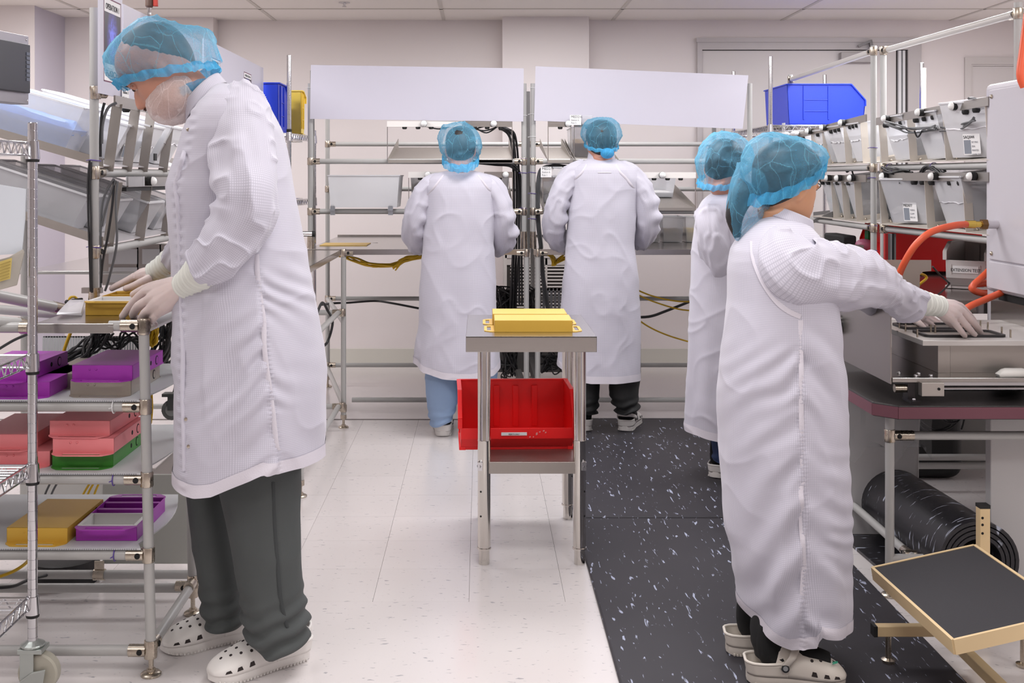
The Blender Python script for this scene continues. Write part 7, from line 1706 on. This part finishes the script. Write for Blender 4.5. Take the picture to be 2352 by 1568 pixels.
def wo_disp(X, Y, Z, th, T, px, py):
    d = std_folds(7.7, .8, .004, wseam, .20, .0052, .058, .9)(X, Y, Z, th, T, px, py)
    near = np.cos(th) < .2
    d += near*.006*np.exp(-((px-(1812-.12*(py-1150)))/14)**2)*sm(1080, 1200, py)*(1-sm(1380, 1420, py))
    d -= near*.006*np.exp(-((px-(1775-.16*(py-1150)))/26)**2)*sm(1080, 1230, py)
    return d
wc_, wgeo = garment(wrows, YWm, 'lab_coat', wo, COAT, hem=[(1704, 1392), (1730, 1412), (1775, 1428), (1828, 1422), (1837, 1396), (1846, 1400), (1885, 1408), (1922, 1408), (1940, 1390)], disp=wo_disp, N=200, M=260)
hem_band(wgeo, wc_, rows=8)
seam_strip([near_y(wgeo, 1838+.012*(y-735), y, YWm)+Vector((0, .0004, 0)) for y in range(735, 1400, 30)], .013, wc_, lift=.0012, pucker=.0006)
cu = P(1862, 520, YWm)-P(1758, 478, YWm)
collar(wc_, (P(1808, 512, YWm), cu*.56, Vector((0, .085, -.0))), (P(1815, 488, YWm), cu*.47, Vector((0, .072, 0))))
ws1, wsd = sleeve([(1792, 545, 3.0, .045, .05), (1802, 580, 2.965, .075, .066), (1820, 610, 2.95, .096, .078), (1855, 626, 2.96, .097, .082), (1900, 634, 3.0, .088, .08), (1955, 640, 3.06, .082, .075), (2000, 648, 3.16, .070, .068), (2030, 664, 3.27, .060, .06), (2056, 680, 3.36, .054, .055), (2076, 690, 3.42, .056, .056), (2090, 700, 3.46, .060, .058)], 'sleeve', wc_, COAT,
       disp=elbow(.34, .012, .075, 0, .10), seed=6, amp=.007, N=110, sub=18)
sleeve([(1800, 585, 3.22, .07, .06), (1880, 620, 3.42, .07, .065), (1960, 660, 3.62, .06, .06), (2040, 700, 3.8, .05, .05)], 'sleeve', wc_, COAT, seed=8)
seam_strip([near_y(wgeo, x, y, YWm)+Vector((0, -.0008, 0)) for x, y in ((1729, 552), (1731, 590), (1742, 630), (1760, 665), (1785, 695), (1812, 716), (1836, 728))], .013, wc_, 'raglan_seam', HEM, .0006)
glove(wo, [(P(2098, 694, 3.47), .026), (P(2125, 698, 3.51), .0255), (P(2150, 702, 3.545), .0275)], (.021, .0125),
      [[(P(2186, 733, 3.585), .0125), (P(2198, 748, 3.61), .0108), (P(2208, 761, 3.635), .0098), (P(2216, 771, 3.65), .0086)],
       [(P(2200, 724, 3.605), .0130), (P(2216, 743, 3.635), .0118), (P(2229, 758, 3.66), .0108), (P(2240, 771, 3.675), .0095)],
       [(P(2208, 713, 3.63), .0130), (P(2228, 732, 3.665), .0118), (P(2243, 749, 3.69), .0108), (P(2253, 765, 3.705), .0095)],
       [(P(2206, 703, 3.66), .0125), (P(2224, 721, 3.70), .0112), (P(2236, 736, 3.73), .0102), (P(2243, 750, 3.75), .009)]],
      [(P(2150, 712, 3.59), .0165), (P(2168, 728, 3.65), .0135), (P(2182, 742, 3.69), .0118), (P(2196, 752, 3.72), .0098)],
      cuff=[(P(2158, 703, 3.55), .031), (P(2142, 700, 3.53), .033), (P(2124, 697, 3.505), .036), (P(2104, 693, 3.475), .041), (P(2090, 690, 3.45), .044)])
glove(wo, [(P(2040, 700, 3.8), .026), (P(2075, 715, 3.87), .0245), (P(2095, 722, 3.9), .025)], (.019, .0115),
      [[(P(2118, 733, 3.93), .0118), (P(2128, 739, 3.95), .0105), (P(2138, 745, 3.97), .0096), (P(2147, 750, 3.98), .0085)],
       [(P(2108, 735, 3.92), .0118), (P(2116, 741, 3.93), .0105), (P(2122, 746, 3.94), .0096), (P(2128, 751, 3.945), .0085)],
       [(P(2124, 730, 3.95), .0115), (P(2136, 736, 3.98), .0105), (P(2147, 741, 4.0), .0096), (P(2155, 746, 4.02), .0085)],
       [(P(2128, 726, 3.98), .011), (P(2140, 731, 4.0), .010), (P(2150, 737, 4.02), .0092), (P(2158, 742, 4.04), .008)]],
      [(P(2098, 730, 3.88), .015), (P(2108, 740, 3.87), .0125), (P(2116, 747, 3.87), .011), (P(2122, 752, 3.87), .0095)])
trouser(wo, [(1300, 1740, 1800, .05), (1400, 1728, 1800, .05), (1442, 1724, 1796, .05), (1490, 1727, 1808, .052), (1502, 1732, 1806, .05)], 3.01, mat('legging_black', (28, 28, 29), .85, bump=.3, bscale=500), 2.2, fold=.003)
trouser(wo, [(1300, 1710, 1760, .05), (1400, 1716, 1760, .045), (1440, 1718, 1752, .04), (1450, 1720, 1750, .038)], 3.16, MATS['legging_black'], 5.2, fold=.002)
def sock(root, ank, toe, r=.044, z0=.02):
    ank, toe = Vector(ank), Vector(toe)
    build(MB().tube(cat_rom([ank+Vector((0, 0, .13)), ank+Vector((0, 0, .07)), ank.lerp(toe, .12)+Vector((0, 0, .045)), ank.lerp(toe, .5)+Vector((0, 0, .045)), ank.lerp(toe, .8)+Vector((0, 0, .04))], 6), np.interp(np.linspace(0, 4, 25), [0, 1, 2, 3, 4], [r*.9, r, r*1.1, r*.9, r*.55]).tolist(), 16), 'sock', SOCK, root, smooth=180)
W1h, W1t = Vector((.705, 2.985, .012)), Vector((.955, 2.955, .012))
clog(wo, W1h, W1t, CLOGC, z0=.012, strap='front', L=.255); sock(wo, (W1h.x+.065, 2.98, .03), W1t+Vector((0, 0, .02)), .039)
W2h, W2t = Vector((.690, 3.165, .012)), Vector((.945, 3.135, .012))
clog(wo, W2h, W2t, CLOGC, z0=.012, strap='front', L=.25); sock(wo, (W2h.x+.065, 3.16, .03), W2t+Vector((0, 0, .02)), .036)
# green scribble on the toe of the near clog
mb = MB(); c = Vector((.925, 2.927, .012+.062))
for i in range(4): mb.tube(cat_rom([c+Vector((.004*i-.01, -.004+.002*i, .004)), c+Vector((.004*i-.006, .000+.002*i, .006)), c+Vector((.004*i-.008, .006+.002*i, .005))], 4), .0011, 6)
build(mb, 'ink_mark', mat('ink_green', (44, 178, 142), .5), wo, smooth=180)['kind'] = 'stuff'

# ---------------------------------------------------------------- the three workers seen from behind at the rear benches
def back_worker(label, Y0, head, fwd, up, hk, rows, hem, sleeves, net, coll, seed, tors, legs, arms, skin=SKINM, hair=HAIRK, face=True):
    r = thing('person', label, 'person', (P(head[0], 0, Y0).x, Y0, 0))
    M_ = head_frame(P(head[0], head[1], Y0), fwd, up) @ Matrix.Scale(hk, 4)
    person_body(r, skin, M_, P(tors[0], tors[1]+18, Y0), arms+legs, torso_rings(P(tors[0], tors[1]+14, Y0), P(tors[2], tors[3], Y0), .13, .10), voxel=.008)
    face_parts(r, M_, MATS['brow_black'], skin=skin, lip=MATS['lip_man'])
    hair_cap(r, M_, hair, front=.04, zcut=-.085, k=1.05, seed=seed)
    hair_net(r, M_, seed=seed, **net)
    def dsp(X, Y, Z, th, T, px, py):
        d = std_folds(seed*2.3, .9, .005)(X, Y, Z, th, T, px, py)
        d += .004*(ridge(X*9+Z*5+seed, Y*4, Z*5-X*4, 6)-.25)*sm(.05, .2, T)
        return d
    c_, g_ = garment(rows, Y0, 'lab_coat', r, COAT, hem=hem, disp=dsp, N=128, M=190)
    hem_band(g_, c_, rows=7)
    for i, s in enumerate(sleeves): sleeve(s, 'sleeve', c_, COAT, seed=seed+i*2, amp=.008, N=64, sub=12, disp=elbow(.30, .012, .075, 0, .1))
    if coll: collar(c_, *coll)
    return r, c_, g_, M_
YA = 5.85
r1p, c1, g1, m1 = back_worker('worker from behind in lab coat and light blue trousers, ragged blue hair net', YA, (1058, 344), (0, 1, -.35), (0, .3, 1), 1.0,
    [(390, 1034, 1080, .04), (394, 1012, 1104, .07), (400, 996, 1120, .09), (412, 980, 1136, .11), (430, 974, 1142, .122), (452, 978, 1138, .128), (500, 976, 1139, .13), (560, 973, 1132, .132), (650, 965, 1139, .145), (750, 962, 1142, .16), (800, 956, 1144, .168), (856, 950, 1149, .175)],
    [(950, 829), (975, 846), (1017, 857), (1084, 861), (1130, 853), (1150, 842)],
    [[(1022, 418, YA, .045, .05), (990, 432, YA-.005, .062, .065), (965, 472, YA-.01, .068, .07), (954, 515, YA, .066, .07), (953, 546, YA+.05, .062, .064), (962, 560, YA+.14, .055, .058), (985, 562, YA+.26, .048, .05)],
     [(1096, 418, YA, .045, .05), (1127, 432, YA-.005, .062, .065), (1149, 472, YA-.01, .066, .07), (1157, 515, YA, .064, .07), (1156, 548, YA+.05, .062, .064), (1148, 562, YA+.14, .055, .058), (1130, 563, YA+.26, .048, .05)]],
    dict(snug=(.104, .100, .090), bul=(.120, .125, .118), apex=.130, ashift=0, zf=.03, zb=-.138, amp=.012, lump=.026, frill=.022), None, 3, (1058, 405, 1055, 720),
    [([P(1022, 720, YA), P(1020, 850, YA), P(1018, 940, YA+.02)], [.06, .045, .028]), ([P(1098, 720, YA), P(1100, 850, YA), P(1102, 940, YA+.04)], [.06, .045, .028])],
    [([P(1000, 430, YA), P(960, 500, YA), P(957, 548, YA+.06), P(1000, 560, YA+.3)], [.045, .04, .035, .03]), ([P(1115, 430, YA), P(1150, 500, YA), P(1153, 548, YA+.06), P(1120, 560, YA+.3)], [.045, .04, .035, .03])])
for x in (1, -1):
    pts = [near_y(g1, 1058+x*(38+q), 402+q*1.25, YA)+Vector((0, -.002, 0)) for q in (0, 12, 26, 40, 52)]
    seam_strip(pts, .012, c1, 'raglan_seam', HEM, .002)
trouser(r1p, [(780, 980, 1052, .1), (860, 976, 1056, .11), (900, 977, 1055, .115), (930, 981, 1050, .12), (955, 985, 1045, .12), (972, 990, 1036, .11)], YA+.02, TRB, 2.7, hem=[(988, 976), (1015, 969), (1038, 962)], fold=.006)
trouser(r1p, [(780, 1064, 1140, .1), (860, 1064, 1141, .11), (930, 1068, 1140, .115), (960, 1075, 1138, .115)], YA+.04, TRB, 6.1, fold=.006)
clog(r1p, (P(1018, 990, YA).x, YA-.03, 0), (P(1015, 990, YA).x, YA+.25, 0), CLOGW, strap='back', L=.28); clog(r1p, (P(1105, 990, YA).x, YA+.0, 0), (P(1110, 990, YA).x, YA+.28, 0), CLOGW, strap='back', L=.28)
cable([P(1052, 880, YA-.02), P(1061, 888, YA-.05), P(1061, 898, YA-.05), P(1054, 908, YA-.02)], .0022, 'grey_cable', 'tiny dark cord loop between the light blue trouser legs', CABLE)
YD = 5.90
r2p, c2, g2, m2 = back_worker('worker seen from behind in white lab coat, black trousers and smooth blue hair net', YD, (1381, 328), (-.08, 1, -.15), (0, .12, 1), 1.0,
    [(362, 1354, 1407, .05), (368, 1342, 1421, .075), (376, 1326, 1442, .095), (388, 1312, 1462, .115), (408, 1306, 1468, .125), (430, 1310, 1464, .13), (480, 1307, 1461, .132), (560, 1304, 1457, .135), (640, 1294, 1465, .15), (720, 1290, 1470, .16), (800, 1287, 1471, .165), (866, 1283, 1470, .175)],
    [(1283, 838), (1310, 862), (1351, 868), (1467, 867)],
    [[(1346, 388, YD, .045, .05), (1316, 402, YD-.005, .06, .065), (1286, 450, YD-.01, .066, .07), (1276, 500, YD, .066, .07), (1275, 536, YD+.05, .060, .064), (1288, 556, YD+.14, .055, .056), (1312, 562, YD+.26, .048, .05)],
     [(1416, 388, YD, .045, .05), (1446, 402, YD-.005, .062, .065), (1478, 450, YD-.01, .067, .07), (1486, 500, YD, .066, .07), (1484, 534, YD+.05, .060, .064), (1470, 552, YD+.14, .055, .056), (1446, 558, YD+.26, .048, .05)]],
    dict(snug=(.100, .103, .084), bul=(.112, .116, .110), apex=.132, ashift=0, zf=.03, zb=-.06, amp=.005, frill=.01),
    ((P(1381, 371, YD), Vector((.074, 0, 0)), Vector((0, .07, .0))), (P(1381, 349, YD), Vector((.066, 0, 0)), Vector((0, .06, 0)))), 9, (1381, 385, 1380, 720),
    [([P(1352, 720, YD), P(1352, 880, YD), P(1350, 925, YD+.04)], [.06, .042, .024]), ([P(1425, 720, YD), P(1432, 880, YD), P(1436, 925, YD+.02)], [.06, .042, .024])],
    [([P(1326, 400, YD), P(1282, 480, YD), P(1280, 540, YD+.06), P(1330, 560, YD+.3)], [.045, .04, .035, .03]), ([P(1438, 400, YD), P(1480, 480, YD), P(1480, 540, YD+.06), P(1430, 560, YD+.3)], [.045, .04, .035, .03])])
for x in (1, -1):
    pts = [near_y(g2, 1381+x*(32+q), 378+q*1.25, YD)+Vector((0, -.002, 0)) for q in (0, 12, 26, 40, 54)]
    seam_strip(pts, .012, c2, 'raglan_seam', HEM, .002)
seam_strip([near_y(g2, x, 396, YD)+Vector((0, -.001, 0)) for x in (1372, 1382, 1392, 1404)], .006, c2, 'hang_loop', HEM, .002)
build(MB().sphere(P(1395, 352, YD-.1), (.036, .03, .028), 16, 10), 'net_knot', NETF, r2p, smooth=180)
trouser(r2p, [(780, 1398, 1470, .1), (868, 1402, 1470, .11), (890, 1398, 1467, .115), (910, 1400, 1466, .118), (930, 1408, 1468, .115), (944, 1414, 1458, .1)], YD+.02, TRK, 3.7, fold=.012)
trouser(r2p, [(780, 1320, 1378, .1), (868, 1322, 1376, .11), (920, 1324, 1374, .11), (945, 1330, 1370, .1)], YD+.04, TRK, 8.1, fold=.010)
for a in ((P(1434, 985, YD).x, .30), (P(1346, 985, YD).x, -.2)):
    hl = Vector((a[0]-.0, YD-.015, .012)); tl2 = hl+Vector((.28*math.sin(a[1]), .28*math.cos(a[1]), 0))
    clog(r2p, hl, tl2, CLOGW, z0=.012, strap='back' if a[1] > 0 else 'front', L=.28); sock(r2p, hl+(tl2-hl)*.2+Vector((0, 0, .02)), tl2, .046)
YE = 5.0
r3p, c3, g3, m3 = back_worker('worker in white lab coat and jeans mostly hidden behind the short woman', YE, (1662, 384), (.45, .9, -.45), (.3, .35, .9), 1.02,
    [(436, 1648, 1702, .045), (446, 1632, 1728, .08), (460, 1615, 1750, .11), (480, 1604, 1762, .13), (520, 1596, 1770, .138), (560, 1591, 1772, .14), (700, 1584, 1774, .15), (784, 1580, 1775, .155), (897, 1577, 1776, .16), (990, 1572, 1778, .17)],
    [(1572, 985), (1659, 1000), (1778, 1002)],
    [[(1630, 480, YE-.06, .06, .06), (1636, 530, YE-.1, .066, .064), (1648, 590, YE-.1, .066, .064), (1668, 640, YE-.04, .06, .06), (1700, 660, YE+.1, .05, .05)], [(1740, 480, YE+.05, .06, .06), (1760, 560, YE+.1, .064, .064), (1770, 620, YE+.25, .055, .055)]],
    dict(snug=(.104, .108, .088), bul=(.128, .145, .124), apex=.150, ashift=.0, zf=.02, zb=-.145, amp=.007, frill=.014), None, 12, (1680, 455, 1680, 800),
    [([P(1650, 800, YE), P(1650, 960, YE), P(1655, 1030, YE)], [.06, .042, .024]), ([P(1720, 800, YE), P(1722, 960, YE), P(1730, 1030, YE)], [.06, .042, .024])],
    [([P(1632, 480, YE-.05), P(1650, 590, YE-.1), P(1700, 655, YE+.1)], [.045, .04, .03]), ([P(1740, 480, YE+.05), P(1760, 560, YE+.1), P(1770, 620, YE+.25)], [.045, .04, .03])])
trouser(r3p, [(950, 1630, 1700, .09), (1010, 1633, 1690, .085), (1056, 1637, 1684, .08)], YE, TRJ, 2.9, fold=.004); trouser(r3p, [(950, 1705, 1765, .09), (1056, 1708, 1755, .08)], YE, TRJ, 5.9, fold=.004)
hl = Vector((P(1640, 1085, YE).x, YE-.03, .012)); tl2 = hl+Vector((.13, .25, 0)); clog(r3p, hl, tl2, CLOGW, z0=.012, strap='front', L=.28, holes=False); sock(r3p, hl+(tl2-hl)*.22+Vector((0, 0, .03)), tl2, .042)
hl = Vector((P(1715, 1085, YE).x, YE+.05, .012)); tl2 = hl+Vector((.13, .25, 0)); clog(r3p, hl, tl2, CLOGW, z0=.012, strap='front', L=.28, holes=False); sock(r3p, hl+(tl2-hl)*.22+Vector((0, 0, .03)), tl2, .042)
